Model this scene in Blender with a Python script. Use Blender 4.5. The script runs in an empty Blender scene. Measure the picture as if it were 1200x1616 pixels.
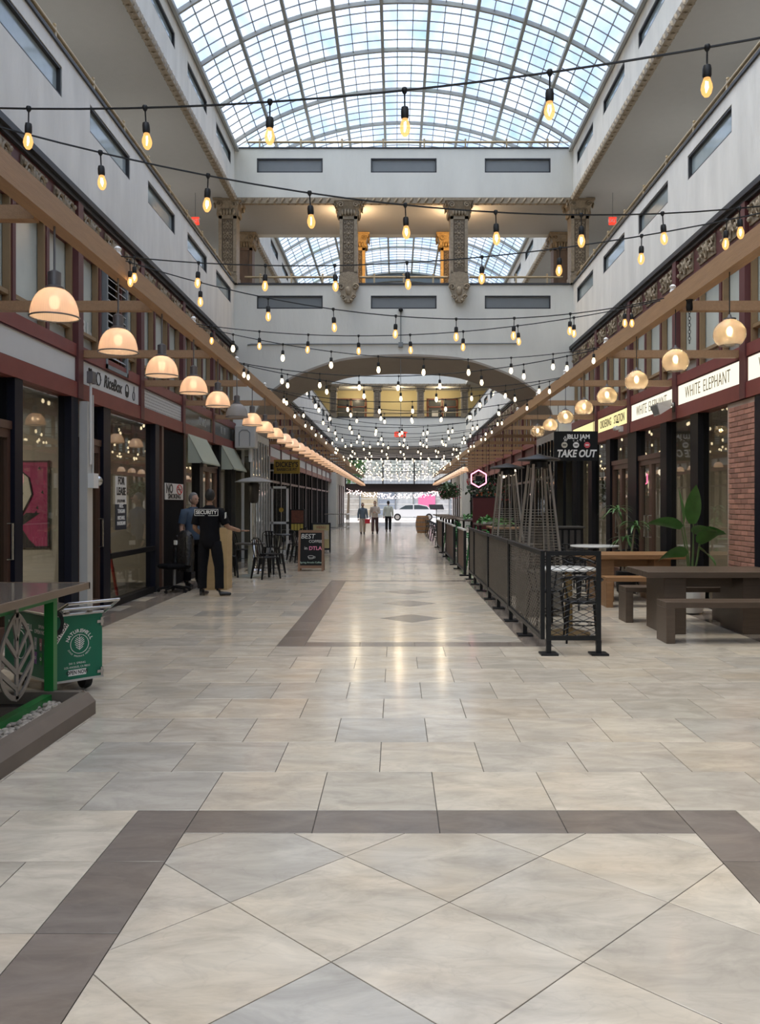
import bpy, math, random
from mathutils import Vector, Matrix

random.seed(7)
scene = bpy.context.scene
COL = scene.collection
PI = math.pi

# ------------------------------------------------------------------ camera
CAM_H = 1.567                      # eye height of the phone
cam_d = bpy.data.cameras.new('camera')
cam_d.sensor_fit = 'HORIZONTAL'
cam_d.sensor_width = 36.0
cam_d.lens = 1330.0 / 1200.0 * 36.0
cam_d.shift_x = -25.0 / 1200.0
cam_d.shift_y = -13.0 / 1200.0
cam_d.clip_start = 0.05
cam_d.clip_end = 500
cam = bpy.data.objects.new('camera', cam_d)
COL.objects.link(cam)
cam.location = (0, 0, CAM_H)
cam.rotation_euler = (PI / 2, 0, 0)
scene.camera = cam

# ------------------------------------------------------------------ world / sky
world = bpy.data.worlds.new('sky')
scene.world = world
world.use_nodes = True
wn = world.node_tree
wn.nodes.clear()
w_out = wn.nodes.new('ShaderNodeOutputWorld')
w_bg = wn.nodes.new('ShaderNodeBackground')
w_sky = wn.nodes.new('ShaderNodeTexSky')
w_sky.sky_type = 'NISHITA'
w_sky.sun_disc = False
w_sky.sun_elevation = math.radians(73)
w_sky.sun_rotation = math.radians(-98)
w_sky.altitude = 90
w_sky.air_density = 1.0
w_sky.dust_density = 6.0
w_sky.ozone_density = 1.2
w_hs = wn.nodes.new('ShaderNodeHueSaturation')     # thin bright haze: the sky is paler than clear blue
w_hs.inputs['Saturation'].default_value = 1.0
w_mu = wn.nodes.new('ShaderNodeMix'); w_mu.data_type = 'RGBA'; w_mu.blend_type = 'MULTIPLY'; w_mu.inputs[0].default_value = 1.0
w_mu.inputs[7].default_value = (1.06, 1.02, 0.92, 1)  # camera white balance
wn.links.new(w_sky.outputs[0], w_hs.inputs['Color'])
wn.links.new(w_hs.outputs[0], w_mu.inputs[6])
wn.links.new(w_mu.outputs[2], w_bg.inputs[0])
wn.links.new(w_bg.outputs[0], w_out.inputs[0])
w_bg.inputs[1].default_value = 0.18

# ------------------------------------------------------------------ view + light paths
scene.view_settings.view_transform = 'Standard'
scene.view_settings.look = 'None'
scene.view_settings.gamma = 1.0
scene.view_settings.use_curve_mapping = False
scene.view_settings.exposure = 1.3
cy = scene.cycles
cy.max_bounces = 8
cy.diffuse_bounces = 5
cy.glossy_bounces = 4
cy.transmission_bounces = 6
cy.transparent_max_bounces = 14
cy.caustics_reflective = False
cy.caustics_refractive = False
cy.sample_clamp_indirect = 6.0

# ------------------------------------------------------------------ helpers: objects
def link(o, parent=None):
    COL.objects.link(o)
    if parent is not None:
        o.parent = parent
    return o

def props(o, label=None, cat=None, group=None, kind=None):
    if label: o['label'] = label
    if cat: o['category'] = cat
    if group: o['group'] = group
    if kind: o['kind'] = kind
    return o

def thing(name, label, cat, loc=(0, 0, 0), rz=0.0, group=None, kind=None):
    o = bpy.data.objects.new(name, None)
    o.empty_display_size = 0.1
    link(o)
    o.location = loc
    o.rotation_euler = (0, 0, rz)
    return props(o, label, cat, group, kind)

def copy_tree(o, parent=None):
    c = o.copy()
    link(c, parent)
    for ch in o.children:
        copy_tree(ch, c)
    return c

def light(name, kind, loc, energy, color=(1, 1, 1), size=0.1, rot=(0, 0, 0), size_y=None, spot=None):
    d = bpy.data.lights.new(name, kind)
    d.energy = energy
    d.color = color
    d.specular_factor = 0.0
    if kind == 'AREA':
        d.size = size
        if size_y:
            d.shape = 'RECTANGLE'
            d.size_y = size_y
    else:
        d.shadow_soft_size = size
    if spot:
        d.spot_size = spot
        d.spot_blend = 0.6
    o = bpy.data.objects.new(name, d)
    link(o)
    o.location = loc
    o.rotation_euler = rot
    return o

ORD = ('first second third fourth fifth sixth seventh eighth ninth tenth eleventh twelfth thirteenth fourteenth '
       'fifteenth sixteenth seventeenth eighteenth nineteenth twentieth').split()
def ordinal(i):
    if i < 20: return ORD[i]
    tens = ('twenty', 'thirty', 'forty', 'fifty')[(i + 1) // 10 - 2]
    r = (i + 1) % 10
    return {'twenty': 'twentieth', 'thirty': 'thirtieth', 'forty': 'fortieth', 'fifty': 'fiftieth'}[tens] if r == 0 else tens + '-' + ORD[r - 1]

# ------------------------------------------------------------------ helpers: meshes
class MB:
    """collects faces, builds ONE mesh object"""
    def __init__(self):
        self.v = []; self.f = []
    def add(self, vs, fs):
        n = len(self.v)
        self.v += [tuple(p) for p in vs]
        self.f += [tuple(i + n for i in f) for f in fs]
        return self
    def box(self, x0, x1, y0, y1, z0, z1):
        if x0 > x1: x0, x1 = x1, x0
        if y0 > y1: y0, y1 = y1, y0
        if z0 > z1: z0, z1 = z1, z0
        return self.add([(x0, y0, z0), (x1, y0, z0), (x1, y1, z0), (x0, y1, z0), (x0, y0, z1), (x1, y0, z1), (x1, y1, z1), (x0, y1, z1)],
                        [(0, 3, 2, 1), (4, 5, 6, 7), (0, 1, 5, 4), (1, 2, 6, 5), (2, 3, 7, 6), (3, 0, 4, 7)])
    def cbox(self, x0, x1, y0, y1, z0, z1, c=0.01):
        """box with chamfered long edges (all 12 edges via 3 crossed octagons is heavy: chamfer vertical edges + top)"""
        if x0 > x1: x0, x1 = x1, x0
        if y0 > y1: y0, y1 = y1, y0
        if z0 > z1: z0, z1 = z1, z0
        def ring(z, i):
            return [(x0 + c + i, y0 + i, z), (x1 - c - i, y0 + i, z), (x1 - i, y0 + c + i, z), (x1 - i, y1 - c - i, z),
                    (x1 - c - i, y1 - i, z), (x0 + c + i, y1 - i, z), (x0 + i, y1 - c - i, z), (x0 + i, y0 + c + i, z)]
        vs = ring(z0, c * 0.7) + ring(z0 + c, 0) + ring(z1 - c, 0) + ring(z1, c * 0.7)
        fs = [tuple(range(7, -1, -1)), tuple(range(24, 32))]
        for k in range(3):
            for i in range(8):
                j = (i + 1) % 8
                fs.append((k * 8 + i, k * 8 + j, k * 8 + 8 + j, k * 8 + 8 + i))
        return self.add(vs, fs)
    def prism(self, poly, axis, a, b):
        """poly: 2D points; axis: 'x','y','z' extruded from a to b"""
        def P(p, t):
            if axis == 'x': return (t, p[0], p[1])
            if axis == 'y': return (p[0], t, p[1])
            return (p[0], p[1], t)
        n = len(poly)
        vs = [P(p, a) for p in poly] + [P(p, b) for p in poly]
        fs = [tuple(range(n)), tuple(range(2 * n - 1, n - 1, -1))]
        for i in range(n):
            j = (i + 1) % n
            fs.append((i, i + n, j + n, j))
        return self.add(vs, fs)
    def lathe(self, prof, n=16, c=(0, 0, 0), cap=True, axis='z'):
        """prof: list of (r, z)"""
        vs = []
        for r, z in prof:
            for i in range(n):
                a = 2 * PI * i / n
                p = (r * math.cos(a), r * math.sin(a), z)
                if axis == 'y': p = (p[0], p[2], p[1])
                elif axis == 'x': p = (p[2], p[0], p[1])
                vs.append((p[0] + c[0], p[1] + c[1], p[2] + c[2]))
        fs = []
        for k in range(len(prof) - 1):
            for i in range(n):
                j = (i + 1) % n
                fs.append((k * n + i, k * n + j, k * n + n + j, k * n + n + i))
        if cap:
            if prof[0][0] > 1e-5: fs.append(tuple(range(n - 1, -1, -1)))
            if prof[-1][0] > 1e-5: fs.append(tuple(range((len(prof) - 1) * n, len(prof) * n)))
        return self.add(vs, fs)
    def tube(self, pts, r, n=6, closed=False, cap=True):
        pts = [Vector(p) for p in pts]
        m = len(pts)
        rad = r if isinstance(r, (list, tuple)) else [r] * m
        vs = []
        prev = None
        for k, p in enumerate(pts):
            if closed:
                d = pts[(k + 1) % m] - pts[k - 1]
            else:
                d = pts[min(k + 1, m - 1)] - pts[max(k - 1, 0)]
            if d.length < 1e-9: d = Vector((0, 0, 1))
            d.normalize()
            if prev is None:
                up = Vector((0, 0, 1)) if abs(d.z) < 0.9 else Vector((0, 1, 0))
                s = d.cross(up).normalized()
            else:
                s = (prev - d * prev.dot(d))
                s = s.normalized() if s.length > 1e-6 else d.orthogonal().normalized()
            prev = s
            t = d.cross(s)
            for i in range(n):
                a = 2 * PI * i / n + PI / n
                vs.append(p + (s * math.cos(a) + t * math.sin(a)) * rad[k])
        fs = []
        for k in range(m if closed else m - 1):
            k2 = (k + 1) % m
            for i in range(n):
                j = (i + 1) % n
                fs.append((k * n + i, k2 * n + i, k2 * n + j, k * n + j))
        if cap and not closed:
            fs.append(tuple(range(n)))
            fs.append(tuple(range(m * n - 1, (m - 1) * n - 1, -1)))
        return self.add(vs, fs)
    def bar(self, a, b, w, h=None):
        """square bar between two points (w horizontal, h vertical)"""
        h = h or w
        a = Vector(a); b = Vector(b)
        d = (b - a).normalized()
        up = Vector((0, 0, 1)) if abs(d.z) < 0.95 else Vector((0, 1, 0))
        s = d.cross(up).normalized() * (w / 2)
        t = s.normalized().cross(d).normalized() * (h / 2)
        vs = [a - s - t, a + s - t, a + s + t, a - s + t, b - s - t, b + s - t, b + s + t, b - s + t]
        return self.add(vs, [(0, 1, 2, 3), (7, 6, 5, 4), (0, 4, 5, 1), (1, 5, 6, 2), (2, 6, 7, 3), (3, 7, 4, 0)])
    def sphere(self, c, r, n=10, m=6, sz=1.0, sx=1.0, sy=1.0):
        prof = [(r * math.sin(PI * k / m), -r * math.cos(PI * k / m)) for k in range(m + 1)]
        n0 = len(self.v)
        self.lathe(prof, n, (0, 0, 0), cap=False)
        for i in range(n0, len(self.v)):
            x, y, z = self.v[i]
            self.v[i] = (x * sx + c[0], y * sy + c[1], z * sz + c[2])
        return self
    def xf(self, M):
        self.v = [tuple(M @ Vector(p)) for p in self.v]
        return self
    def mesh(self, name, mat=None, smooth=None):
        me = bpy.data.meshes.new(name)
        me.from_pydata(self.v, [], self.f)
        me.validate()
        if mat is not None:
            me.materials.append(mat)
        # consistent outward normals for closed shells
        if smooth:
            me.shade_smooth()
            me.set_sharp_from_angle(angle=math.radians(smooth))
        return me
    def build(self, name, mat, parent=None, loc=None, smooth=None, rot=None):
        o = bpy.data.objects.new(name, self.mesh(name, mat, smooth))
        link(o, parent)
        if loc: o.location = loc
        if rot: o.rotation_euler = rot
        return o

def inst(name, me, parent=None, loc=(0, 0, 0), rot=None, scale=None):
    o = bpy.data.objects.new(name, me)
    link(o, parent)
    o.location = loc
    if rot: o.rotation_euler = rot
    if scale: o.scale = scale
    return o

def text(name, body, size, mat, parent, loc, rot, align='CENTER', sx=1.0, extrude=0.002, spacing=1.0, bold=0.0, shear=0.0):
    c = bpy.data.curves.new(name, 'FONT')
    c.body = body
    c.size = size
    c.align_x = align
    c.align_y = 'CENTER'
    c.extrude = extrude
    c.offset = bold
    c.shear = shear
    c.space_character = spacing
    c.resolution_u = 3
    c.materials.append(mat)
    tmp = bpy.data.objects.new(name, c)
    me = bpy.data.meshes.new_from_object(tmp)
    bpy.data.objects.remove(tmp)
    if not me.materials: me.materials.append(mat)
    o = bpy.data.objects.new(name, me)
    link(o, parent)
    o.location = loc
    o.rotation_euler = rot
    o.scale = (sx, 1, 1)
    return o

FACE_CAM = (PI / 2, 0, 0)
FACE_L = (PI / 2, 0, PI / 2)       # readable on the wall at low x
FACE_R = (PI / 2, 0, -PI / 2)      # readable on the wall at high x

# ------------------------------------------------------------------ helpers: materials
def new_mat(name):
    m = bpy.data.materials.new(name)
    m.use_nodes = True
    nt = m.node_tree
    nt.nodes.clear()
    out = nt.nodes.new('ShaderNodeOutputMaterial')
    return m, nt, out

def srgb(r, g, b):
    f = lambda c: (c / 255) / 12.92 if c / 255 <= 0.04045 else ((c / 255 + 0.055) / 1.055) ** 2.4
    return (f(r), f(g), f(b), 1)

def mat(name, col, rough=0.5, metal=0.0, var=0.12, scale=6.0, bump=0.0, bscale=40.0, spec=0.5, stretch=(1, 1, 1), detail=4, coat=0.0, objrand=0.0):
    """principled with procedural colour mottling and fine relief"""
    m, nt, out = new_mat(name)
    N = nt.nodes; L = nt.links
    b = N.new('ShaderNodeBsdfPrincipled')
    b.inputs['Roughness'].default_value = rough
    b.inputs['Metallic'].default_value = metal
    b.inputs['Specular IOR Level'].default_value = spec
    if coat: b.inputs['Coat Weight'].default_value = coat
    geo = N.new('ShaderNodeNewGeometry')
    mp = N.new('ShaderNodeMapping')
    mp.inputs['Scale'].default_value = stretch
    L.new(geo.outputs['Position'], mp.inputs['Vector'])
    nz = N.new('ShaderNodeTexNoise')
    nz.inputs['Scale'].default_value = scale
    nz.inputs['Detail'].default_value = detail
    L.new(mp.outputs[0], nz.inputs['Vector'])
    mix = N.new('ShaderNodeMix'); mix.data_type = 'RGBA'
    c = tuple(col[:3])
    mix.inputs[6].default_value = tuple(max(0, x * (1 - var)) for x in c) + (1,)
    mix.inputs[7].default_value = tuple(min(1, x * (1 + var)) for x in c) + (1,)
    L.new(nz.outputs[0], mix.inputs[0])
    last = mix.outputs[2]
    if objrand:
        oi = N.new('ShaderNodeObjectInfo')
        mr = N.new('ShaderNodeMapRange')
        mr.inputs[3].default_value = 1 - objrand; mr.inputs[4].default_value = 1 + objrand
        L.new(oi.outputs['Random'], mr.inputs[0])
        mm = N.new('ShaderNodeMix'); mm.data_type = 'RGBA'; mm.blend_type = 'MULTIPLY'; mm.inputs[0].default_value = 1
        L.new(last, mm.inputs[6]); L.new(mr.outputs[0], mm.inputs[7])
        last = mm.outputs[2]
    L.new(last, b.inputs['Base Color'])
    if bump:
        nb = N.new('ShaderNodeTexNoise'); nb.inputs['Scale'].default_value = bscale; nb.inputs['Detail'].default_value = 5
        L.new(mp.outputs[0], nb.inputs['Vector'])
        bp = N.new('ShaderNodeBump'); bp.inputs['Strength'].default_value = bump; bp.inputs['Distance'].default_value = 0.02
        L.new(nb.outputs[0], bp.inputs['Height'])
        L.new(bp.outputs[0], b.inputs['Normal'])
    L.new(b.outputs[0], out.inputs[0])
    return m

def emis(name, col, strength):
    m, nt, out = new_mat(name)
    e = nt.nodes.new('ShaderNodeEmission')
    e.inputs[0].default_value = tuple(col[:3]) + (1,)
    e.inputs[1].default_value = strength
    nt.links.new(e.outputs[0], out.inputs[0])
    return m

def glass(name, tint=(0.9, 0.92, 0.9), refl=1.0, rough=0.02, ior=1.5, haze=0.0, hazecol=(0.7, 0.75, 0.72)):
    """thin window glass: clear transmission + fresnel reflection (+ frosting)"""
    m, nt, out = new_mat(name)
    N = nt.nodes; L = nt.links
    t = N.new('ShaderNodeBsdfTransparent'); t.inputs[0].default_value = tint + (1,)
    g = N.new('ShaderNodeBsdfGlossy'); g.inputs['Roughness'].default_value = rough
    lw = N.new('ShaderNodeLayerWeight'); lw.inputs[0].default_value = 0.5
    pw = N.new('ShaderNodeMath'); pw.operation = 'POWER'; pw.inputs[1].default_value = 5.0
    L.new(lw.outputs['Facing'], pw.inputs[0])
    f0 = ((ior - 1) / (ior + 1)) ** 2
    mu = N.new('ShaderNodeMath'); mu.operation = 'MULTIPLY_ADD'; mu.inputs[1].default_value = (1 - f0) * refl; mu.inputs[2].default_value = f0 * refl; mu.use_clamp = True
    L.new(pw.outputs[0], mu.inputs[0])
    mx = N.new('ShaderNodeMixShader')
    L.new(mu.outputs[0], mx.inputs[0])
    base = t.outputs[0]
    if haze:
        tr = N.new('ShaderNodeBsdfTranslucent'); tr.inputs[0].default_value = hazecol + (1,)
        geo = N.new('ShaderNodeNewGeometry')
        nz = N.new('ShaderNodeTexNoise'); nz.inputs['Scale'].default_value = 1.3; nz.inputs['Detail'].default_value = 6
        L.new(geo.outputs['Position'], nz.inputs['Vector'])
        mr = N.new('ShaderNodeMapRange'); mr.inputs[1].default_value = 0.3; mr.inputs[2].default_value = 0.7
        mr.inputs[3].default_value = haze * 0.6; mr.inputs[4].default_value = min(1, haze * 1.4)
        L.new(nz.outputs[0], mr.inputs[0])
        m0 = N.new('ShaderNodeMixShader')
        L.new(mr.outputs[0], m0.inputs[0]); L.new(t.outputs[0], m0.inputs[1]); L.new(tr.outputs[0], m0.inputs[2])
        base = m0.outputs[0]
    L.new(base, mx.inputs[1]); L.new(g.outputs[0], mx.inputs[2])
    L.new(mx.outputs[0], out.inputs[0])
    return m

# ------------------------------------------------------------------ materials
M = {}
M['stucco'] = mat('grey stucco', (0.72, 0.71, 0.65), 0.85, var=0.10, scale=2.2, bump=0.35, bscale=14, stretch=(1, 1, 0.35))
M['stucco_side'] = mat('grey brushed plaster', (0.74, 0.72, 0.67), 0.8, var=0.2, scale=3.0, bump=0.9, bscale=9, stretch=(1, 1, 0.25))
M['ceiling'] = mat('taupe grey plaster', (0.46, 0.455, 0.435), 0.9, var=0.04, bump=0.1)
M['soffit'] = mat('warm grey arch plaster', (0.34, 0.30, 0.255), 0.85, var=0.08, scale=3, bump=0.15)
M['panel_grey'] = mat('slate grey recessed panel', (0.22, 0.235, 0.24), 0.7, var=0.06)
M['darkline'] = mat('charcoal trim paint', (0.035, 0.036, 0.04), 0.5, var=0.2)
M['maroon'] = mat('maroon painted timber', (0.105, 0.030, 0.030), 0.45, var=0.2, scale=5, stretch=(1, 1, 0.3))
M['maroon_br'] = mat('brick red painted timber', (0.19, 0.045, 0.038), 0.42, var=0.2, scale=5)
M['goldstrip'] = mat('ochre painted strip', (0.27, 0.18, 0.095), 0.45, var=0.15)
M['timber'] = mat('honey brown timber', (0.37, 0.22, 0.115), 0.5, var=0.22, scale=7, stretch=(6, 0.5, 6), bump=0.15, bscale=25)
M['rail'] = mat('antique gold pipe', (0.48, 0.37, 0.22), 0.4, metal=0.3)
M['ornament'] = mat('aged bronze gilt plaster', (0.29, 0.23, 0.155), 0.5, metal=0.25, var=0.45, scale=14, bump=0.6, bscale=45)
M['ornament_dk'] = mat('dark umber ornament ground', (0.14, 0.105, 0.068), 0.7, var=0.3)
M['ornament_gold'] = mat('bright gilt plaster', (0.55, 0.35, 0.12), 0.4, metal=0.4, var=0.3, scale=20, bump=0.5)
M['column_plain'] = mat('brown weathered column', (0.17, 0.125, 0.10), 0.7, var=0.4, scale=8, stretch=(1, 1, 0.4))
M['blackframe'] = mat('black aluminium frame', (0.007, 0.007, 0.009), 0.4, var=0.1, spec=0.15)
M['navyframe'] = mat('blue black column cladding', (0.007, 0.008, 0.016), 0.4, var=0.1, spec=0.15)
M['brownframe'] = mat('walnut brown door frame', (0.075, 0.038, 0.026), 0.4, var=0.15)
M['greyframe'] = mat('pale grey painted steel', (0.50, 0.49, 0.46), 0.45, var=0.06)
M['white'] = mat('off white paint', (0.66, 0.65, 0.62), 0.5, var=0.05)
M['whitegloss'] = mat('white enamel', (0.76, 0.76, 0.74), 0.25, var=0.03)
M['black'] = mat('black powder coat', (0.009, 0.009, 0.010), 0.4, var=0.15, spec=0.25)
M['blackmatte'] = mat('black cloth', (0.006, 0.006, 0.007), 0.85, var=0.3, scale=20, spec=0.1)
M['steel'] = mat('brushed steel', (0.55, 0.55, 0.55), 0.25, metal=1.0, var=0.05)
M['greymetal'] = mat('grey zinc socket', (0.17, 0.165, 0.17), 0.4, metal=0.5)
M['pane_sky'] = None
M['pane_shop'] = glass('shop window glass', (0.86, 0.87, 0.84), 1.15, 0.015, 1.52)
M['pane_clere'] = mat('frosted green grey glass', (0.50, 0.54, 0.50), 0.25, var=0.2, scale=1.6, spec=0.5)
M['pane_parapet'] = mat('slot glass with painted reflection', (0.34, 0.40, 0.41), 0.08, var=0.1, spec=1.0)  # lighter base colour stands in for the skylight mirrored in the panes
M['grout'] = mat('dark grout', (0.11, 0.10, 0.09), 0.9)
M['shopwall'] = mat('beige shop wall', (0.40, 0.36, 0.30), 0.8, var=0.05)
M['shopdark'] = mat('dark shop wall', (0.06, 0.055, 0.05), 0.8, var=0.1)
M['shopceil'] = mat('shop ceiling', (0.32, 0.31, 0.29), 0.9)
M['asphalt'] = mat('street asphalt', (0.55, 0.56, 0.57), 0.8, var=0.1)
M['cable'] = mat('black rubber cable', (0.010, 0.012, 0.014), 0.55)
M['socket'] = mat('black bulb socket', (0.014, 0.015, 0.016), 0.5)
M['bulbglow'] = emis('amber bulb glow', (1.0, 0.58, 0.20), 1.7)
M['bulbfar'] = emis('warm bulb glow', (1.0, 0.80, 0.50), 1.7)
M['filament'] = emis('hot filament', (1.0, 0.80, 0.45), 14)
M['text_white'] = mat('white print', (0.80, 0.80, 0.78), 0.5, var=0.02)
M['text_black'] = mat('black print', (0.012, 0.012, 0.012), 0.5, var=0.02)
M['text_grey'] = mat('pale vinyl numerals', (0.62, 0.62, 0.58), 0.5, var=0.02)

def skylight_pane_mat():
    m, nt, out = new_mat('streaked skylight glass')
    N = nt.nodes; L = nt.links
    geo = N.new('ShaderNodeNewGeometry'); oi = N.new('ShaderNodeObjectInfo'); at = N.new('ShaderNodeAttribute'); at.attribute_name = 'tint'
    ad = N.new('ShaderNodeMath'); ad.operation = 'ADD'
    L.new(oi.outputs['Random'], ad.inputs[0]); L.new(at.outputs['Fac'], ad.inputs[1])
    frc = N.new('ShaderNodeMath'); frc.operation = 'FRACT'; L.new(ad.outputs[0], frc.inputs[0])
    ramp = N.new('ShaderNodeValToRGB')
    ramp.color_ramp.elements[0].position = 0.0; ramp.color_ramp.elements[0].color = (0.66, 0.80, 1.0, 1)
    ramp.color_ramp.elements[1].position = 1.0; ramp.color_ramp.elements[1].color = (0.62, 0.80, 0.82, 1)
    e = ramp.color_ramp.elements.new(0.75); e.color = (0.74, 0.85, 1.0, 1)
    L.new(frc.outputs[0], ramp.inputs[0])
    mp = N.new('ShaderNodeMapping'); mp.inputs['Scale'].default_value = (2.0, 0.6, 1)
    L.new(geo.outputs['Position'], mp.inputs[0])
    nz = N.new('ShaderNodeTexNoise'); nz.inputs['Scale'].default_value = 0.9; nz.inputs['Detail'].default_value = 7
    L.new(mp.outputs[0], nz.inputs['Vector'])
    mr = N.new('ShaderNodeMapRange'); mr.inputs[1].default_value = 0.32; mr.inputs[2].default_value = 0.72; mr.inputs[3].default_value = 0.05; mr.inputs[4].default_value = 0.45
    L.new(nz.outputs[0], mr.inputs[0])
    t = N.new('ShaderNodeBsdfTransparent'); L.new(ramp.outputs[0], t.inputs[0])
    tr = N.new('ShaderNodeBsdfTranslucent'); tr.inputs[0].default_value = (0.80, 0.86, 0.90, 1)
    mx = N.new('ShaderNodeMixShader')
    L.new(mr.outputs[0], mx.inputs[0]); L.new(t.outputs[0], mx.inputs[1]); L.new(tr.outputs[0], mx.inputs[2])
    L.new(mx.outputs[0], out.inputs[0])
    return m
M['pane_sky'] = skylight_pane_mat()

def stone(name, cols, rough=0.22, vein=(0.28, 0.25, 0.22), bump=0.05):
    """honed travertine: colour per tile, clouding, veins, faint relief"""
    m, nt, out = new_mat(name)
    N = nt.nodes; L = nt.links
    b = N.new('ShaderNodeBsdfPrincipled')
    geo = N.new('ShaderNodeNewGeometry'); oi = N.new('ShaderNodeObjectInfo'); at = N.new('ShaderNodeAttribute'); at.attribute_name = 'tint'
    ad = N.new('ShaderNodeMath'); ad.operation = 'ADD'; L.new(oi.outputs['Random'], ad.inputs[0]); L.new(at.outputs['Fac'], ad.inputs[1])
    frc = N.new('ShaderNodeMath'); frc.operation = 'FRACT'; L.new(ad.outputs[0], frc.inputs[0])
    ramp = N.new('ShaderNodeValToRGB')
    n = len(cols)
    ramp.color_ramp.elements[0].color = cols[0] + (1,)
    ramp.color_ramp.elements[1].color = cols[-1] + (1,)
    for i in range(1, n - 1):
        e = ramp.color_ramp.elements.new(i / (n - 1)); e.color = cols[i] + (1,)
    L.new(frc.outputs[0], ramp.inputs[0])
    # offset pattern per tile
    off = N.new('ShaderNodeVectorMath'); off.operation = 'SCALE'; off.inputs[0].default_value = (37, 19, 11)
    L.new(frc.outputs[0], off.inputs['Scale'])
    vadd = N.new('ShaderNodeVectorMath'); vadd.operation = 'ADD'
    L.new(geo.outputs['Position'], vadd.inputs[0]); L.new(off.outputs[0], vadd.inputs[1])
    mp = N.new('ShaderNodeMapping'); mp.inputs['Scale'].default_value = (1.0, 2.2, 1.0); mp.inputs['Rotation'].default_value = (0, 0, 0.3)
    L.new(vadd.outputs[0], mp.inputs[0])
    n1 = N.new('ShaderNodeTexNoise'); n1.inputs['Scale'].default_value = 2.4; n1.inputs['Detail'].default_value = 9; n1.inputs['Roughness'].default_value = 0.62; n1.inputs['Distortion'].default_value = 0.8
    L.new(mp.outputs[0], n1.inputs['Vector'])
    mr = N.new('ShaderNodeMapRange'); mr.inputs[1].default_value = 0.3; mr.inputs[2].default_value = 0.72; mr.inputs[3].default_value = 1.16; mr.inputs[4].default_value = 0.72
    L.new(n1.outputs[0], mr.inputs[0])
    mul = N.new('ShaderNodeMix'); mul.data_type = 'RGBA'; mul.blend_type = 'MULTIPLY'; mul.inputs[0].default_value = 1
    L.new(ramp.outputs[0], mul.inputs[6]); L.new(mr.outputs[0], mul.inputs[7])
    # warm clouding
    n2 = N.new('ShaderNodeTexNoise'); n2.inputs['Scale'].default_value = 1.1; n2.inputs['Detail'].default_value = 3
    L.new(mp.outputs[0], n2.inputs['Vector'])
    mr2 = N.new('ShaderNodeMapRange'); mr2.inputs[1].default_value = 0.45; mr2.inputs[2].default_value = 0.75; mr2.inputs[3].default_value = 0; mr2.inputs[4].default_value = 0.45
    L.new(n2.outputs[0], mr2.inputs[0])
    warm = N.new('ShaderNodeMix'); warm.data_type = 'RGBA'; warm.blend_type = 'MULTIPLY'; warm.inputs[7].default_value = (1.05, 0.93, 0.78, 1)
    L.new(mr2.outputs[0], warm.inputs[0]); L.new(mul.outputs[2], warm.inputs[6])
    # veins: thin band of a ridge noise
    n3 = N.new('ShaderNodeTexNoise'); n3.inputs['Scale'].default_value = 3.0; n3.inputs['Detail'].default_value = 8; n3.inputs['Distortion'].default_value = 1.4
    L.new(mp.outputs[0], n3.inputs['Vector'])
    s = N.new('ShaderNodeMath'); s.operation = 'SUBTRACT'; s.inputs[1].default_value = 0.5; L.new(n3.outputs[0], s.inputs[0])
    ab = N.new('ShaderNodeMath'); ab.operation = 'ABSOLUTE'; L.new(s.outputs[0], ab.inputs[0])
    mr3 = N.new('ShaderNodeMapRange'); mr3.inputs[1].default_value = 0.0; mr3.inputs[2].default_value = 0.035; mr3.inputs[3].default_value = 0.13; mr3.inputs[4].default_value = 0.0
    L.new(ab.outputs[0], mr3.inputs[0])
    vn = N.new('ShaderNodeMix'); vn.data_type = 'RGBA'; vn.inputs[7].default_value = vein + (1,)
    L.new(mr3.outputs[0], vn.inputs[0]); L.new(warm.outputs[2], vn.inputs[6])
    L.new(vn.outputs[2], b.inputs['Base Color'])
    mr4 = N.new('ShaderNodeMapRange'); mr4.inputs[3].default_value = rough * 0.75; mr4.inputs[4].default_value = rough * 1.5
    L.new(n1.outputs[0], mr4.inputs[0]); L.new(mr4.outputs[0], b.inputs['Roughness'])
    b.inputs['Specular IOR Level'].default_value = 0.5
    nb = N.new('ShaderNodeTexNoise'); nb.inputs['Scale'].default_value = 26; nb.inputs['Detail'].default_value = 4
    L.new(mp.outputs[0], nb.inputs['Vector'])
    bp = N.new('ShaderNodeBump'); bp.inputs['Strength'].default_value = bump; bp.inputs['Distance'].default_value = 0.01
    L.new(nb.outputs[0], bp.inputs['Height']); L.new(bp.outputs[0], b.inputs['Normal'])
    L.new(b.outputs[0], out.inputs[0])
    return m
M['tile'] = stone('honed travertine', [(0.58, 0.51, 0.415), (0.62, 0.55, 0.45), (0.50, 0.45, 0.375), (0.60, 0.53, 0.435), (0.46, 0.425, 0.37), (0.59, 0.51, 0.41)], 0.13, bump=0.035)
M['tile_dark'] = stone('brown limestone border', [(0.20, 0.17, 0.145), (0.225, 0.19, 0.165), (0.18, 0.155, 0.135)], 0.16, vein=(0.27, 0.24, 0.2))
# ================================================================== THE SETTING
CX, HW = 0.21, 4.5                 # hall centre line, half width
YC0, YC1 = 22.4, 25.5              # the cross gallery bridge
YFAR = 57.0                        # far gallery
YEND = 71.0                        # street front
BAY = 2.77
EDGES1 = [YC0 - BAY * j for j in range(9)][::-1]           # bay lines of the near hall
EDGES2 = [YC1 + (YFAR - YC1) / 11 * j for j in range(12)]  # bay lines of the far hall

def wX(side, d):                   # d: distance from the wall plane into the hall
    return CX + side * (HW - d)
def wbox(mb, side, y0, y1, d0, d1, z0, z1):
    return mb.box(wX(side, d0), wX(side, d1), y0, y1, z0, z1)

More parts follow.
